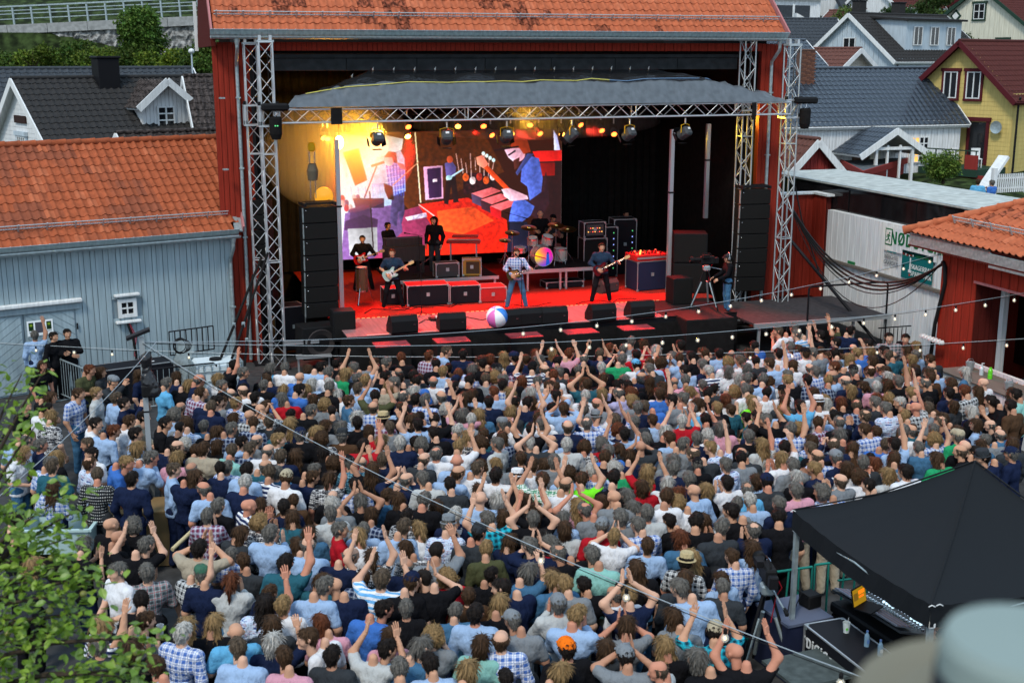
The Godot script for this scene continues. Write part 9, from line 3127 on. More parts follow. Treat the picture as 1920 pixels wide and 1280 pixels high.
const FAR := """4.12 13.56 6 101 2 26 xb r b
-6.99 9.19 -35 103 0 23 nv 0 n
4.46 13.77 7 108 0 56 gn 0 n
-1.25 10.53 11 104 2 40 w r n
0.61 11.32 12 104 3 7 dg R n
-4.75 9.45 -33 100 2 0 bk 0 g
3.28 12.83 9 105 0 4 xb 0 b
-7.33 8.99 -23 104 2 6 dg 1 e
1.84 11.86 17 108 0 8 bk R b
-3.73 9.53 -38 103 2 20 pk R d
2.55 12.16 16 103 3 4 xr 1 b
-1.83 10.08 -4 110 1 4 lb H n
-5.78 9.06 -49 103 0 24 lb 0 n
-3.33 9.59 -16 102 3 23 dn 0 b
-11.91 8.81 -29 104 2 19 lb 0 b
-8.95 8.66 -38 103 2 0 fb 1 b
-9.37 8.65 -82 106 0 7 bk 0 n
-10.43 8.64 -45 104 1 1 lb 0 b
1.67 11.44 23 105 2 7 bk O d
-4.85 9.05 -33 103 1 11 bk 1 d
3.00 12.18 9 104 1 55 bk p b
-7.68 8.61 -40 106 0 13 xk p b
-2.75 9.51 -24 101 0 9 dg 0 n
-6.10 8.73 -42 104 0 15 dg 0 d
-0.36 10.32 -8 108 0 8 nv 0 g
-0.94 9.99 -14 109 3 12 gy 0 n
-6.63 8.54 -29 105 0 8 bk 0 n
0.73 10.61 10 104 0 8 sky c b
-10.08 8.28 -43 107 0 4 w 0 e
0.05 10.28 8 107 3 6 bl 1 n
-2.40 9.34 -27 107 2 7 nv r e
-5.24 8.58 -18 104 0 12 xb c n
-7.36 8.28 -26 105 0 13 xk p d
-10.64 8.19 -83 106 2 7 w 0 b
-3.83 8.82 -29 98 3 16 bk O d
1.15 10.65 10 105 3 5 bk 0 n
-1.26 9.58 -3 98 1 20 bl 0 b
-4.20 8.66 -38 109 0 8 xb 0 g
3.71 12.02 26 106 0 48 nv c e
-9.78 8.01 -108 105 2 7 be 1 n
-3.01 8.91 -16 105 2 7 nv 0 e
0.58 10.20 3 109 3 7 gy 1 n
-8.40 7.92 -31 108 3 6 nv 0 n
2.42 11.06 -7 101 2 26 lb 0 b
4.40 12.30 23 104 0 5 br 0 e
2.80 11.20 4 109 3 7 sky r b
1.12 10.25 1 103 2 2 w 0 e
5.11 12.71 36 104 0 48 nv 0 d
-3.87 8.42 6 108 0 10 bk O n
-6.10 8.00 -19 102 1 26 gy 0 d
-0.09 9.65 -14 102 3 26 gy 1 n
-5.70 8.03 -86 105 0 4 dn 0 b
-9.15 7.72 -34 101 2 14 lb 1 b
-4.30 8.28 -38 104 1 7 dg 1 d
-1.55 9.02 9 108 0 7 lb H g
-3.41 8.37 -45 103 3 0 bk 1 b
4.35 11.91 -1 109 0 8 fb d n
0.92 9.91 -5 105 1 8 w 0 n
-7.88 7.61 -61 106 3 5 xb 0 g
3.18 11.09 3 107 1 39 w 1 n
-4.61 7.99 -52 106 2 19 nv 1 d
-0.99 9.01 -11 104 0 18 w 0 g
-8.51 7.49 -43 110 2 7 nv 0 n
-5.18 7.85 -26 105 1 7 ol R n
5.22 12.32 28 99 0 0 bl 1 b
1.32 9.91 -17 110 0 7 bk 0 g
-6.79 7.53 -13 104 1 20 rd 1 b
0.47 9.50 2 108 2 4 bl o n
3.57 11.12 -15 104 0 24 bk 0 n
2.13 10.28 30 102 2 23 lm c b
-11.40 7.42 -47 102 2 9 fl 0 g
-6.40 7.50 -30 100 0 2 nv 1 d
4.91 11.95 12 108 3 13 xk O d
3.97 11.30 -9 104 3 48 xn 0 n
-2.69 8.24 -3 104 3 1 lb 0 d
-0.20 9.09 13 104 2 19 lv p d
-0.56 8.93 -10 103 3 9 bk 1 e
-2.30 8.30 -24 101 2 9 w 0 n
2.77 10.44 2 101 0 0 dg 1 e
4.35 11.39 5 107 2 8 dg 0 d
-1.91 8.33 -23 101 0 24 w 0 n
5.30 11.94 34 104 2 6 gy 1 n
1.85 9.79 -11 98 2 29 w 0 n
5.90 12.37 9 104 0 54 bk 0 d
-4.34 7.56 -14 101 0 24 bk 0 d
-7.49 7.09 -38 103 2 7 bk 1 e
3.90 10.91 20 100 0 29 bk 0 n
-11.56 7.05 -51 107 0 7 w 1 n
-5.69 7.26 -36 99 1 27 w c n
-6.69 7.10 -39 109 2 7 bl 1 b
0.14 8.88 -7 99 0 47 nv 0 n
2.25 9.86 16 109 2 8 w 0 b
-3.49 7.66 -71 106 2 7 nv 0 e
-1.55 8.20 -35 106 2 4 lb 0 n
3.65 10.60 12 99 1 26 w 0 d
-0.76 8.38 -1 109 0 4 tl h n
-5.31 7.16 -44 105 2 6 lb 0 g
-2.37 7.84 -17 107 2 7 xb 0 e
2.69 9.95 -2 104 3 7 w 0 d
-10.05 6.78 -94 104 2 7 nv p b
-0.13 8.58 -27 106 3 7 bk 0 b
-6.00 7.01 -50 107 0 8 bk 0 n
4.57 11.03 13 103 2 29 dg 0 b
-6.36 6.89 -21 102 3 9 w 1 d
5.11 11.35 35 104 0 18 bk 0 e
-8.61 6.68 -52 107 2 4 xr 0 n
2.13 9.49 3 102 2 26 gy c b
-7.49 6.69 4 105 2 12 w 0 n
-3.00 7.44 -24 109 0 7 bk 0 n
6.71 12.45 19 108 1 7 br 0 d
-6.80 6.73 -22 103 2 25 bl 0 n
3.08 9.91 18 105 0 53 w 1 g
1.55 9.09 9 99 3 25 w 0 b
2.53 9.59 1 104 0 6 w 0 n
-4.79 6.99 -20 102 2 23 be R d
-4.05 7.11 -16 107 0 7 bl 0 b
4.96 10.99 8 101 2 26 bk 1 b
-2.08 7.53 4 107 3 8 bk 1 e
-5.14 6.80 -27 110 1 5 lb 1 b
-4.40 6.93 126 108 2 8 bk 0 d
-1.62 7.62 -13 103 3 8 gy 0 n
-10.20 6.38 -59 104 1 6 lb 0 e
-2.62 7.31 -27 107 2 6 gy 1 b
1.09 8.66 -7 99 0 0 bk 1 n
-3.19 7.09 -31 104 3 31 nv 1 e
-5.75 6.54 3 104 2 18 bk 0 e
6.75 12.06 69 107 0 7 bk c g
-11.99 6.38 -115 104 0 8 bk 0 b
0.41 8.25 14 98 0 36 bk 0 d
-3.72 6.90 -17 103 3 10 w 0 g
1.52 8.69 0 107 1 8 pk 0 n
-1.24 7.51 -7 108 3 1 w 0 e
-1.79 7.27 -21 100 2 43 bk 1 d
-4.06 6.67 -30 109 0 7 dg 0 e
4.50 10.21 13 103 0 9 bk 0 d
-6.14 6.23 -35 100 0 24 lb 1 b
-2.36 7.01 1 104 2 26 gy 0 n
5.63 10.84 29 105 2 5 nv o n
-8.08 6.00 -112 104 1 8 bk 0 d
0.36 7.85 -4 100 0 20 gy 1 d
-0.05 7.69 -4 100 2 28 bk 0 b
2.70 8.93 -17 107 1 8 dg 0 n
3.05 9.11 7 107 2 8 lb 1 b
-4.62 6.30 -32 104 3 7 bk 0 d
-3.09 6.63 -17 106 0 1 w 0 b
-10.98 5.87 -124 107 0 4 xb 0 d
3.63 9.32 13 107 0 5 bk 1 n
-5.79 6.05 -57 110 3 8 w 0 b
-10.59 5.80 -101 105 2 5 lg 0 d
-5.22 6.10 -73 103 1 8 bk 0 n
6.28 11.00 12 104 0 7 nv 0 e
4.69 9.86 4 109 2 10 nv 0 n
-8.61 5.69 -96 109 3 10 nv 0 b
-11.65 5.77 -61 102 0 0 bk 1 e
-9.26 5.68 -64 107 0 8 sky 1 n
-6.46 5.84 -31 105 0 13 bl 1 n
4.32 9.56 11 106 1 5 xn 0 g
5.19 10.11 -20 104 2 18 pk 1 d
6.68 11.19 20 108 0 1 xk 0 d
7.46 11.79 34 109 1 7 mt 0 n
-1.37 6.84 -7 110 2 45 sn R b
3.41 8.93 22 100 1 34 w 0 g
4.03 9.29 -4 106 3 7 xn 0 g
-2.04 6.55 8 106 0 30 xr 1 e
-3.24 6.21 -36 104 2 5 lb 0 n
-0.61 6.99 3 103 3 8 dg 1 d
-8.93 5.46 -47 101 2 9 bk 0 g
-0.98 6.85 3 106 2 12 dg 1 e
-5.56 5.72 -44 104 1 23 gn 0 n
4.70 9.46 20 110 1 10 lb 1 d
5.76 10.16 5 110 1 8 bk o n
2.85 8.38 7 100 0 24 w 0 n
5.15 9.72 33 99 0 28 xn 1 n
1.19 7.55 0 107 2 8 dg p g
-8.45 5.33 -43 100 2 11 gy 1 g
-1.56 6.50 -33 107 1 4 nv 0 d
0.18 7.09 -6 107 2 18 bk 0 d
3.78 8.80 28 105 2 8 lb 0 b
-5.05 5.57 -11 107 0 8 lb r b
7.60 11.39 18 101 2 0 bk 0 n
-4.66 5.63 -37 102 2 11 bk 0 n
2.38 7.98 6 105 0 18 sn c b
-2.19 6.19 -11 110 0 7 bk 1 b
-6.01 5.39 -26 110 2 7 lb 0 b
-7.56 5.22 -95 107 1 8 nv 0 g
-8.10 5.16 -40 100 0 9 w 1 n
-2.64 6.01 -30 102 3 20 xb 1 b
5.67 9.77 7 99 1 0 bk 0 g
2.02 7.64 19 103 2 7 lb 0 b
-10.37 5.05 -118 106 0 3 dg p n
2.78 7.98 2 103 0 20 w 0 d
6.43 10.22 25 104 0 19 bk 0 b
-3.35 5.69 10 106 0 7 bk 0 e
-8.92 4.94 -39 101 2 2 nv 0 d
1.31 7.17 -18 109 0 4 lb 0 b
0.95 6.99 -18 105 2 46 w 0 b
6.92 10.40 26 102 0 0 bk 0 e
-5.15 5.20 -33 98 2 2 lb c n
0.64 6.75 -12 110 2 8 gn p b
-6.59 4.94 -38 104 0 8 w 0 n
-4.47 5.23 -40 107 0 8 dg 0 e
-2.28 5.73 -20 99 1 28 bk 0 b
4.59 8.65 16 105 0 8 xb 1 d
2.49 7.50 35 107 2 8 nv 1 b
-0.54 6.21 -12 106 0 7 bk 0 d
3.26 7.82 5 102 0 20 w 0 d
6.42 9.77 26 108 3 7 gy 0 n
5.40 9.06 30 107 3 30 bk 0 n
-1.42 5.84 -15 109 0 31 nv 0 d
7.55 10.54 19 104 2 13 w 0 n
1.64 6.85 7 104 2 34 rd 1 d
-7.78 4.53 -76 106 3 7 bk o n
6.05 9.31 27 99 3 24 bk 0 b
4.02 8.00 7 109 0 4 lb o b
-3.92 4.97 -21 107 0 1 bk 1 n
5.80 9.02 5 106 2 17 gy 0 d
2.07 6.91 14 107 2 4 lb p g
-5.46 4.65 -46 103 3 7 bk 1 b
-2.30 5.30 -16 100 2 2 bk 0 b
-0.80 5.72 -9 101 0 20 dg 0 n
0.11 6.04 -11 103 2 19 bk 0 n
6.45 9.38 16 103 0 9 w 1 b
-6.90 4.40 -55 98 0 20 sky 1 n
3.11 7.22 5 103 3 26 w 1 d
5.35 8.49 28 106 0 1 dg 0 d
-9.75 4.18 -106 98 2 0 nv 0 n
-0.20 5.78 -12 108 2 1 pk O d
-2.57 5.02 -19 108 0 7 nv 0 n
-3.25 4.84 -47 106 2 1 xr 0 e
-1.95 5.10 -28 99 2 29 rd 1 n
4.47 7.81 2 100 0 0 w 0 d
3.51 7.27 24 104 0 6 w 0 n
2.50 6.76 25 107 2 7 bk 0 e
0.51 5.82 6 106 0 6 nv R b
2.11 6.47 -9 102 0 14 w R b
-10.89 3.96 -125 107 1 1 ol x n
-1.56 5.03 -5 100 2 23 w 0 b
-2.87 4.54 -80 107 0 6 lb 0 n
1.48 5.96 3 104 1 7 rd 0 n
-0.37 5.22 0 102 2 9 nv R d
-10.57 3.72 -101 99 0 2 dg 1 d
-0.75 4.95 -6 99 2 43 bk 1 g
2.98 6.36 17 103 2 4 bk 0 g
7.96 9.37 42 100 3 54 dn 0 n
1.95 5.76 16 103 2 24 w p b
0.87 5.31 -15 105 1 1 bk 0 d
5.04 7.30 12 109 2 53 w o g
4.52 6.98 8 106 2 7 w 0 n
3.38 6.37 0 103 0 7 lb 0 b
1.25 5.40 9 103 0 8 w p d
5.42 7.38 28 109 2 8 gy 1 b
5.76 7.57 22 108 2 7 lb 0 n
6.48 8.00 39 102 0 2 pk 0 b
6.12 7.73 10 102 0 23 w 1 b
6.86 8.13 38 108 1 6 tl 0 g
1.59 5.20 3 110 3 8 gy 0 g
2.68 5.65 12 108 0 7 dg 0 d
6.07 7.34 39 98 2 28 gn 0 g
5.58 7.01 43 103 0 7 rd 1 b
6.45 7.51 16 106 0 5 bl O e
7.48 8.11 22 101 0 9 gy 0 b
6.94 7.67 20 109 2 7 bk 1 g
5.20 6.51 5 107 1 8 xb 0 b
-11.92 2.65 -133 99 3 0 bk 0 n
6.79 7.31 9 103 0 9 w 1 d
4.60 5.97 24 103 0 7 bl 0 e
2.13 4.64 18 98 1 2 rd 0 n
7.05 7.00 23 109 2 7 dg 0 n
6.62 6.18 50 104 2 7 lb 0 d
8.00 7.07 32 98 2 0 bk 1 n
6.47 5.68 40 108 2 7 bk R b
5.74 5.17 27 110 3 6 w c g
8.42 6.85 28 99 3 23 w 0 b
7.96 6.47 155 109 2 7 xg 0 n
6.20 5.27 20 105 2 8 st 0 b
6.32 4.82 34 108 0 8 be 1 d
8.58 6.19 102 104 2 7 bk 0 n
7.35 5.30 -28 106 2 7 nv 1 n
7.54 4.69 62 105 0 7 ol R g
-5.88 19.53 2 94 0 7 xb 1 n
-4.52 19.33 -10 98 1 2 dg 1 n
-8.30 17.59 -8 100 0 0 dg 1 n
-5.95 17.69 -8 93 2 8 dn 0 n
-5.59 17.32 -16 95 2 4 br 0 n
-3.66 17.94 -5 96 1 10 w 0 n
-4.00 17.53 -10 96 0 7 bk 0 n
-8.18 16.56 -42 98 1 4 nv 0 n
-2.43 18.13 -28 97 1 8 dg 0 n
-4.44 17.09 -19 95 2 2 bk 0 n
-5.29 16.77 -12 94 1 7 bk 0 n
-7.51 16.32 -41 95 1 0 tl 1 n
-6.96 16.38 -29 95 1 4 xn 0 n
-2.15 17.74 8 93 1 2 lb 1 n
-6.29 16.14 -24 95 1 10 nv 0 n
-1.85 17.33 -8 99 2 4 xb 0 n
-8.43 15.45 -29 97 1 4 dg 1 n
-4.67 15.76 -59 96 2 0 nv 0 n
-1.39 17.08 -3 99 2 0 lb 0 n
-7.60 15.07 -29 96 2 0 bk 0 n
-8.55 14.96 -26 94 0 8 xb 1 n
-4.16 15.79 -27 97 1 7 dg 1 n
-7.31 14.53 -17 95 2 2 dn 1 n
-6.63 14.62 -7 96 2 8 lb 0 n
-8.45 14.28 -51 97 0 0 dg 1 n
-1.93 15.81 -23 97 0 7 bk 0 n
-4.37 14.84 -11 98 1 0 gy 1 n
-1.46 15.80 10 97 1 0 w 0 n
-6.42 14.12 -47 96 1 2 xn 0 n
-5.28 13.97 -9 95 2 0 br 0 n
-5.75 13.75 -21 99 1 0 bk 0 n
-2.77 14.54 4 95 2 2 xb 1 n
-7.44 13.16 -3 96 0 4 br 1 n
-6.03 13.33 -11 96 1 4 dn 0 n
-7.93 13.05 -23 93 1 2 br 0 n
-6.78 13.15 -20 97 2 10 bk 1 n
-6.39 12.67 -6 96 0 7 xb 0 n
-5.56 12.43 -24 98 2 10 dn 0 n
-7.21 12.09 -43 99 0 4 nv 1 n
-6.74 12.08 -19 95 2 10 dg 1 n
0.17 14.35 -12 95 0 2 lb 0 n
-7.62 11.73 -23 99 0 8 dn 0 n
-7.10 11.59 -38 96 0 8 bk 1 n
-3.41 12.27 2 100 1 4 bk 0 n
-2.91 12.42 -3 93 2 0 lb 0 n
-7.88 11.32 -20 98 0 10 tl 0 n
-6.08 11.46 -25 94 2 10 w 1 n
-8.33 11.17 -34 98 1 8 xb 0 n
-8.88 11.10 -31 98 1 10 bk 1 n
0.58 13.24 -41 98 1 10 dg 0 n
-3.05 11.49 -9 98 1 8 dg 0 n
2.85 14.24 7 99 0 0 dn 1 n
-2.51 11.49 12 99 0 10 lb 0 n
2.49 13.93 1 94 1 7 tl 1 n
-5.07 10.63 -20 96 1 7 bk 0 n
-3.31 11.05 20 98 1 0 xn 0 n
-8.80 10.11 -49 96 0 4 nv 1 n
1.50 13.03 -10 96 1 8 tl 0 n
-3.62 10.69 -9 98 2 4 tl 1 n
2.50 13.41 -27 98 0 0 br 1 n
-8.47 9.78 -28 96 1 2 bk 0 n
1.97 12.90 19 100 0 0 xb 1 n
-7.83 9.74 -35 97 2 10 gy 0 n
3.68 13.87 -21 100 2 8 dn 0 n
4.78 14.24 -12 96 1 7 xn 0 n
1.34 11.88 12 98 0 7 nv 1 n
-3.03 10.00 -10 95 1 8 bk 1 n
-6.49 9.04 -47 95 2 2 w 0 n
-0.15 10.75 -19 97 1 4 lb 0 n
5.34 14.14 -3 99 1 0 dg 0 n
5.01 13.77 -15 94 1 2 dn 1 n
-2.29 9.82 -26 99 0 0 tl 0 n
1.12 11.14 7 95 2 7 bk 0 n
-4.33 9.15 -26 95 1 7 lb 1 n
3.67 12.54 5 96 0 4 gy 0 n
-8.52 8.42 -23 95 1 8 dn 0 n
4.17 12.77 16 98 0 10 tl 0 n
2.32 11.56 11 93 0 4 xn 0 n
5.01 13.24 16 100 2 2 nv 1 n
5.47 13.57 -1 94 2 8 gy 0 n
4.65 12.91 18 98 1 8 dn 0 n
-1.91 9.41 -12 98 1 7 bk 0 n
-8.96 8.16 -29 94 0 2 gy 0 n
1.80 10.95 44 95 2 7 tl 1 n
-4.71 8.54 -13 99 2 4 lb 0 n
-7.96 8.09 -46 95 2 2 dg 0 n
-6.86 8.12 -28 95 1 7 nv 0 n
3.26 11.58 9 99 0 7 lb 1 n
5.86 13.29 10 94 2 10 dn 0 n
-2.51 8.78 -19 98 1 7 br 0 n
-0.56 9.42 16 94 1 7 dg 0 n
1.67 10.42 23 97 2 4 tl 0 n
-2.03 8.85 -6 98 0 0 br 1 n
-7.34 7.64 -4 98 1 2 xn 0 n
5.64 12.81 45 99 2 2 lb 1 n
6.19 12.75 31 94 2 10 bk 1 n
-3.13 7.96 -36 99 1 2 lb 0 n
-8.99 7.11 -31 97 1 10 br 1 n
1.00 9.32 -2 96 2 8 gy 0 n
-8.16 7.02 -29 98 2 4 gy 0 n
0.68 8.94 -28 97 0 2 w 1 n
-1.12 7.99 -13 99 1 4 w 0 n
6.19 11.91 11 95 1 8 nv 0 n
-7.92 6.45 -27 98 2 10 dg 1 n
5.61 11.34 13 99 2 7 br 1 n
-0.48 7.94 8 94 1 4 nv 0 n
6.09 11.44 21 95 1 2 dg 0 n
-8.63 6.18 -61 100 0 10 xn 0 n
1.98 8.86 -8 95 1 7 dg 0 n
3.82 9.82 12 97 1 2 w 0 n
-0.77 7.52 -12 94 2 2 bk 0 n
-7.14 5.96 -38 99 0 8 bk 0 n
0.84 7.96 4 98 1 0 bk 1 n
-7.60 5.78 -51 94 1 7 bk 0 n
1.98 8.35 9 94 2 8 dg 0 n
1.56 8.01 2 94 1 10 nv 0 n
-3.73 6.20 -27 95 0 4 nv 0 n
7.12 11.45 58 93 1 7 dg 0 n
-4.22 5.97 -26 94 0 7 bk 0 n
-6.96 5.49 -18 98 0 0 nv 0 n
0.73 7.42 -45 97 0 10 nv 1 n
7.14 10.88 25 100 2 0 bk 1 n
3.33 8.29 11 96 0 7 nv 0 n
-4.03 5.49 -26 94 1 10 dg 0 n
-7.07 5.02 -40 95 1 7 bk 0 n
-0.15 6.54 -32 96 0 8 br 0 n
-6.03 4.90 -9 98 0 0 xb 1 n
-2.98 5.29 -14 94 1 7 br 0 n
1.27 6.54 15 98 1 4 tl 0 n
-4.61 4.78 -9 99 1 4 gy 0 n
6.95 9.55 11 99 1 4 br 0 n
0.91 6.15 12 99 0 2 xn 1 n
-1.12 5.34 1 99 1 4 xn 0 n
6.35 8.92 1 100 0 2 dg 0 n
7.44 9.67 7 93 2 8 nv 1 n
5.03 7.83 25 95 2 10 w 0 n
6.90 9.02 14 94 0 10 dn 0 n
6.06 8.41 12 94 2 7 br 1 n
3.96 7.14 8 99 0 7 dg 0 n
0.13 5.38 -35 99 0 8 lb 0 n
5.69 8.06 10 99 0 8 br 0 n
6.54 8.47 -3 97 0 10 xn 1 n
7.43 9.10 16 96 2 0 lb 0 n
2.37 6.01 23 96 0 4 bk 0 n
3.76 6.69 21 96 2 8 gy 0 n
7.20 8.60 16 96 2 4 dg 0 n
4.32 6.41 3 99 0 0 w 0 n
7.75 8.55 31 94 0 10 nv 0 n
3.42 5.85 28 99 1 4 dg 0 n
3.89 6.09 8 94 1 10 lb 0 n
6.12 6.86 59 96 1 4 tl 0 n
7.96 8.09 8 98 1 4 dg 1 n
5.61 6.18 36 95 2 0 nv 0 n
7.89 7.61 20 99 0 8 lb 0 n
6.60 6.70 21 96 2 7 br 1 n
6.13 6.38 12 94 0 4 xb 0 n
7.56 7.26 -6 94 0 10 tl 0 n
7.05 6.41 36 94 2 10 lb 0 n"""
const HEADS := ["long|brown|person with long brown hair", "short|red|red-haired person", "bob|brown|person with a brown bob", "short+flat cap+grey|grey|person in a grey flat cap", "short|brown|brown-haired person", "short|blond|blond-haired person", "short|mousy|brown-haired person", "short|dark|dark-haired person", "short|grey|grey-haired person", "bob|blond|person with a blond bob", "balding|grey|balding person", "ponytail|dark|person with a dark ponytail", "balding|mousy|balding person", "bald|grey|bald person", "curly|grey|person with curly grey hair", "shaved|dark|person with cropped hair", "curly|white|person with curly white hair", "thinning|brown|balding person", "short|white|white-haired person", "thinning|grey|grey-haired person", "bob|grey|person with a grey bob", "short+flat cap+green2|grey|person in a green flat cap", "ponytail|red|person with a red ponytail", "long|blond|person with long blond hair", "bob|white|person with a white bob", "ponytail|blond|person with a blond ponytail", "curly|blond|person with curly blond hair", "ponytail|white|person with a white ponytail", "ponytail|brown|person with a brown ponytail", "bob|red|person with a red bob", "short+cap+black|grey|person in a black cap", "short+cap+navy|dark|person in a navy cap", "short+straw hat+straw|dark|person in a straw hat", "short+cap+navy|grey|person in a navy cap", "curly|brown|person with curly brown hair", "short+fedora+dark_grey|grey|person in a dark felt hat", "long|dark|person with long dark hair", "short+cap+tan|brown|person in a tan cap", "balding|brown|balding person", "short+fedora+white|brown|person in a white hat", "short+fedora+grey|grey|person in a grey trilby", "short+beanie+dark_grey|dark|person in a dark beanie", "short+cap+navy|brown|person in a navy cap", "long|red|person with long red hair", "ponytail|grey|person with a grey ponytail", "short+cap+black|dark|person in a black cap", "short+cap+sky|dark|person in a pale blue cap", "curly|red|person with curly red hair", "thinning|mousy|balding person", "short+cap+grey|grey|person in a grey cap", "short+cap+tan|dark|person in a tan cap", "short+cap+grey|dark|person in a grey cap", "short+cap+orange|dark|person in an orange cap", "short+cap+black|brown|person in a black cap", "long|white|person with long white hair", "thinning|grey|balding person", "short+flat cap+tan|grey|person in a beige flat cap", "short+bucket hat+dark_grey|dark|person in a grey bucket hat"]
const WORN := {"bk": "black|black top", "w": "white|white top", "nv": "navy|navy top", "lb": "light_blue|light blue shirt", "bl": "blue|blue top", "gy": "grey|grey top", "dg": "dark_grey|dark grey top", "lg": "light_grey|pale grey top", "rd": "red|red top", "gn": "green|green top", "pk": "pink|pink top", "be": "beige|beige top", "ol": "olive|olive top", "tl": "teal|teal top", "mt": "mint|mint top", "dn": "denim|denim shirt", "sky": "sky|bright blue polo", "br": "brown|brown top", "lm": "lime|lime green top", "lv": "lavender|lavender top", "xb": "check_blue|blue and white checked shirt", "xn": "check_navy|navy checked shirt", "xk": "check_black|black and white checked shirt", "xr": "check_red|red and navy checked shirt", "xt": "check_teal|turquoise checked shirt", "xg": "check_grey|grey checked shirt", "sn": "stripes_navy|navy and white striped top", "sb": "stripes_blue|blue and white striped top", "st": "stripes_blue|blue and white striped top", "fl": "floral|patterned top", "fb": "floral_blue|blue flowered top", "fg": "floral_green|white and green patterned shirt", "td": "tie_dye|teal tie-dyed tee", "nd": "nordic|black and white knitted jumper"}
const ZONES := ["in the last row under the balcony", "just behind the mixing place", "by the green fence of the mixing place", "near the hessian-covered table", "under the apple branches", "close to the steel post", "between the bar and the black canopy"]

# ---------------------------------------------------------------- the crowd
const POSES := {"0": "standing|", "c": "clapping|, clapping", "r": "arms_up|, both arms raised", "h": "clap_over|, clapping overhead", "o": "one_up|, one arm raised", "p": "phone|, holding up a phone", "d": "drink|, drinking", "x": "crossed|, arms folded", "1": "hands_front|", "R": "arms_high|, both arms raised", "H": "clap_face|, clapping overhead", "O": "fist_up|, one arm raised"}

func an(s: String) -> String:
	return ("an " if s[0] in "aeio" else "a ") + s

func stand(row: String) -> Array:
	var f := row.split(" ")
	var head: PackedStringArray = HEADS[int(f[5])].split("|")
	var top: PackedStringArray = WORN[f[6]].split("|")
	var pose: PackedStringArray = POSES[f[7]].split("|")
	var below: String = {"n": "navy", "d": "denim", "b": "black", "g": "dark_grey", "e": "beige"}[f[8]]
	var label := ""
	if f.size() > 9:
		var c := f[9]
		if c == "a":
			label = head[2] + " in " + an(top[1]) + pose[1]
		elif c[0] == "z":
			label = head[2] + " in " + an(top[1]) + pose[1].replace(",", "") + ", " + ZONES[int(c.substr(1))]
		else:
			label = head[2] + " in " + top[1] + ", " + {"l": "left of", "r": "right of", "n": "next to"}[c[0]] + " the " + HEADS[int(c.substr(1))].split("|")[2].replace("person", "one") + " in " + WORN[f[10]].split("|")[1]
	return [V3(float(f[0]),0, float(f[1])), rad(float(f[2])), float(f[3]) * 0.01, outfit(head[0], head[1], top[0], pose[0], int(f[4]), below, "", "", rng.randi_range(-2,2) if rng.randf() < 0.75 else 0), label, pose[0]]

func build_crowd() -> void:
	for row in NEAR.split("\n"):
		var s := stand(row)
		var wide := rng.randf_range(0.93,1.12)
		var p := person(s[4], "people in the concert crowd", s[0], s[1], s[2], s[3], wide)
		p.rotation.z = rng.randf_range(-0.05,0.05)
		p.rotation.x = rng.randf_range(-0.06,0.03)
		if s[5] == "drink":
			var c := thing("beer_cup", "plastic beer cup held by the %s" % s[4].split(",")[0].replace("person with", "one with").replace("person in", "one in"), "cup", p.transform * V3(0.16,1.36,-0.37))
			var m := MB.new()
			m.lathe([V2(0.0,0.0), V2(0.034,0.0), V2(0.046,0.13), V2(0.042,0.13), V2(0.032,0.01)], Tf(),12)
			part("cup", m, mat("cup plastic", Color(0.6,0.6,0.6),0.2), c)
			m = MB.new()
			m.lathe([V2(0.033,0.01), V2(0.04,0.08), V2(0.0,0.081)], Tf(),12)
			part("beer", m, mat("beer", Color(0.4,0.2,0.03),0.2), c)
		elif s[5] == "phone":
			var c := thing("phone", "dark phone held up by the %s" % s[4].split(",")[0].replace("person with", "one with").replace("person in", "one in"), "phone", p.transform * V3(0.0,1.64,-0.42))
			c.rotation.y = s[1]
			cb("body", V0, V3(0.15,0.078,0.01), M.plastic, c, 0.004)
			bx("screen", V3(0,0,0.0065), V3(0.135,0.068,0.002), glow("phone screen", Color(0.5,0.3,0.3),0.6), c)
	# the farther half of the crowd, one mass
	var mass := Node3D.new()
	mass.name = "crowd"
	add_child(mass)
	mass.set_meta("kind", "stuff")
	tag(mass, "dense far half of the concert crowd before the stage", "crowd")
	mass.set_meta("kind", "stuff")
	var sets := {}
	for row in FAR.split("\n"):
		var s := stand(row)
		var xf := Tf(Basis(UY, s[1]) * Basis(BZ, rng.randf_range(-0.05,0.05)) * Basis.from_scale(V3(s[2] * rng.randf_range(0.97,1.09), s[2], s[2])), s[0])
		for q in s[3]:
			var key := [q[1], q[2]]
			if not sets.has(key):
				sets[key] = [q[0], []]
			sets[key][1].append(xf * q[3] if q.size() > 3 else xf)
	for key in sets:
		copies(sets[key][0], key[0], key[1], sets[key][1], mass)

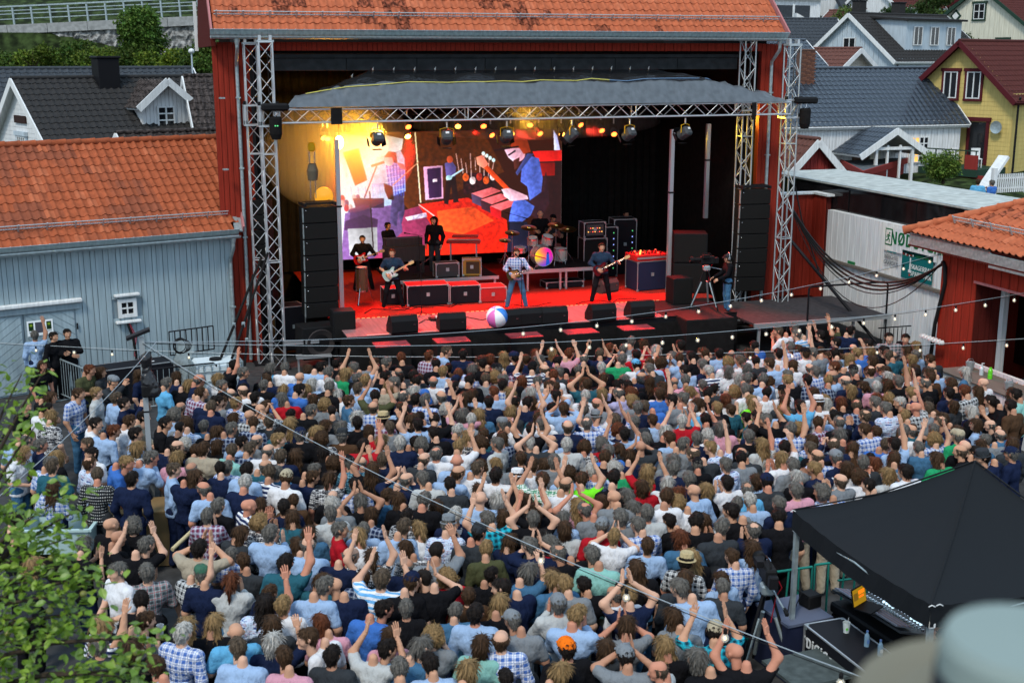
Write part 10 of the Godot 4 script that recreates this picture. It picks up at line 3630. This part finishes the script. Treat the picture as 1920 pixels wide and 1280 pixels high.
func stage_haze() -> void:
	# thin smoke under the stage roof, thicker round the amber lamp
	for q in [[V3(2.4,6.5,-4.4), V3(8.0,1.0,3.0),0.07], [V3(-3.7,5.7,-4.8), V3(4.6,3.6,3.0),0.16]]:
		var fog := FogVolume.new()
		fog.name = numbered("stage_smoke")
		fog.shape = RenderingServer.FOG_VOLUME_SHAPE_ELLIPSOID
		fog.size = q[1]
		fog.position = q[0]
		var fm := FogMaterial.new()
		fm.resource_name = "smoke"
		fm.density = q[2]
		fm.albedo = Color(0.9,0.9,0.9)
		fog.material = fm
		add_child(fog)
		fog.set_meta("kind", "stuff")

func _ready() -> void:
	rng.seed = 20
	# camera: a 43 mm lens on the balcony, looking slightly down
	var cam := Camera3D.new()
	cam.name = "camera"
	add_child(cam)
	cam.position = V3(-9.49,8.5,31.88)
	cam.rotation = V3(rad(-13.06), rad(-16.9),0)
	cam.fov = 31.0
	cam.near = 0.2
	cam.far = 3000.0
	var ca := CameraAttributesPhysical.new()
	ca.frustum_focal_length = 43.27
	ca.frustum_focus_distance = 30.0
	ca.exposure_aperture = 2.3
	ca.frustum_near = 0.2
	ca.frustum_far = 3000.0
	cam.attributes = ca
	cam.current = true
	# an even, bright evening sky behind thin cloud
	var we := WorldEnvironment.new()
	we.name = "world"
	add_child(we)
	var env := Environment.new()
	we.environment = env
	env.background_mode = Environment.BG_SKY
	env.tonemap_mode = Environment.TONE_MAPPER_LINEAR
	env.tonemap_exposure = 1.7
	env.volumetric_fog_enabled = true
	env.volumetric_fog_density = 0.0
	env.sdfgi_enabled = true
	env.ssao_enabled = true
	env.ssil_enabled = true
	var sky := ProceduralSkyMaterial.new()
	sky.sky_top_color = Color(0.60,0.70,0.80)
	sky.sky_horizon_color = Color(0.78,0.83,0.86)
	sky.sky_curve = 0.2
	sky.ground_bottom_color = Color(0.2,0.21,0.2)
	sky.ground_horizon_color = Color(0.5,0.53,0.54)
	sky.sky_energy_multiplier = 1.12
	env.sky = Sky.new()
	env.sky.sky_material = sky
	var sun := DirectionalLight3D.new()
	sun.name = "sun"
	add_child(sun)
	sun.rotation = V3(rad(-52), rad(-40),0)
	sun.light_energy = 0.5
	sun.light_color = Color(1.0,0.97,0.92)
	sun.light_angular_distance = 12.0
	sun.shadow_enabled = true
	make_textures()
	cloth_patterns()
	materials()
	build_town()
	build_hall()
	build_wing()
	build_right()
	build_bar()
	build_stage()
	build_front()
	build_band()
	stage_haze()
	build_crowd()
	build_apple()
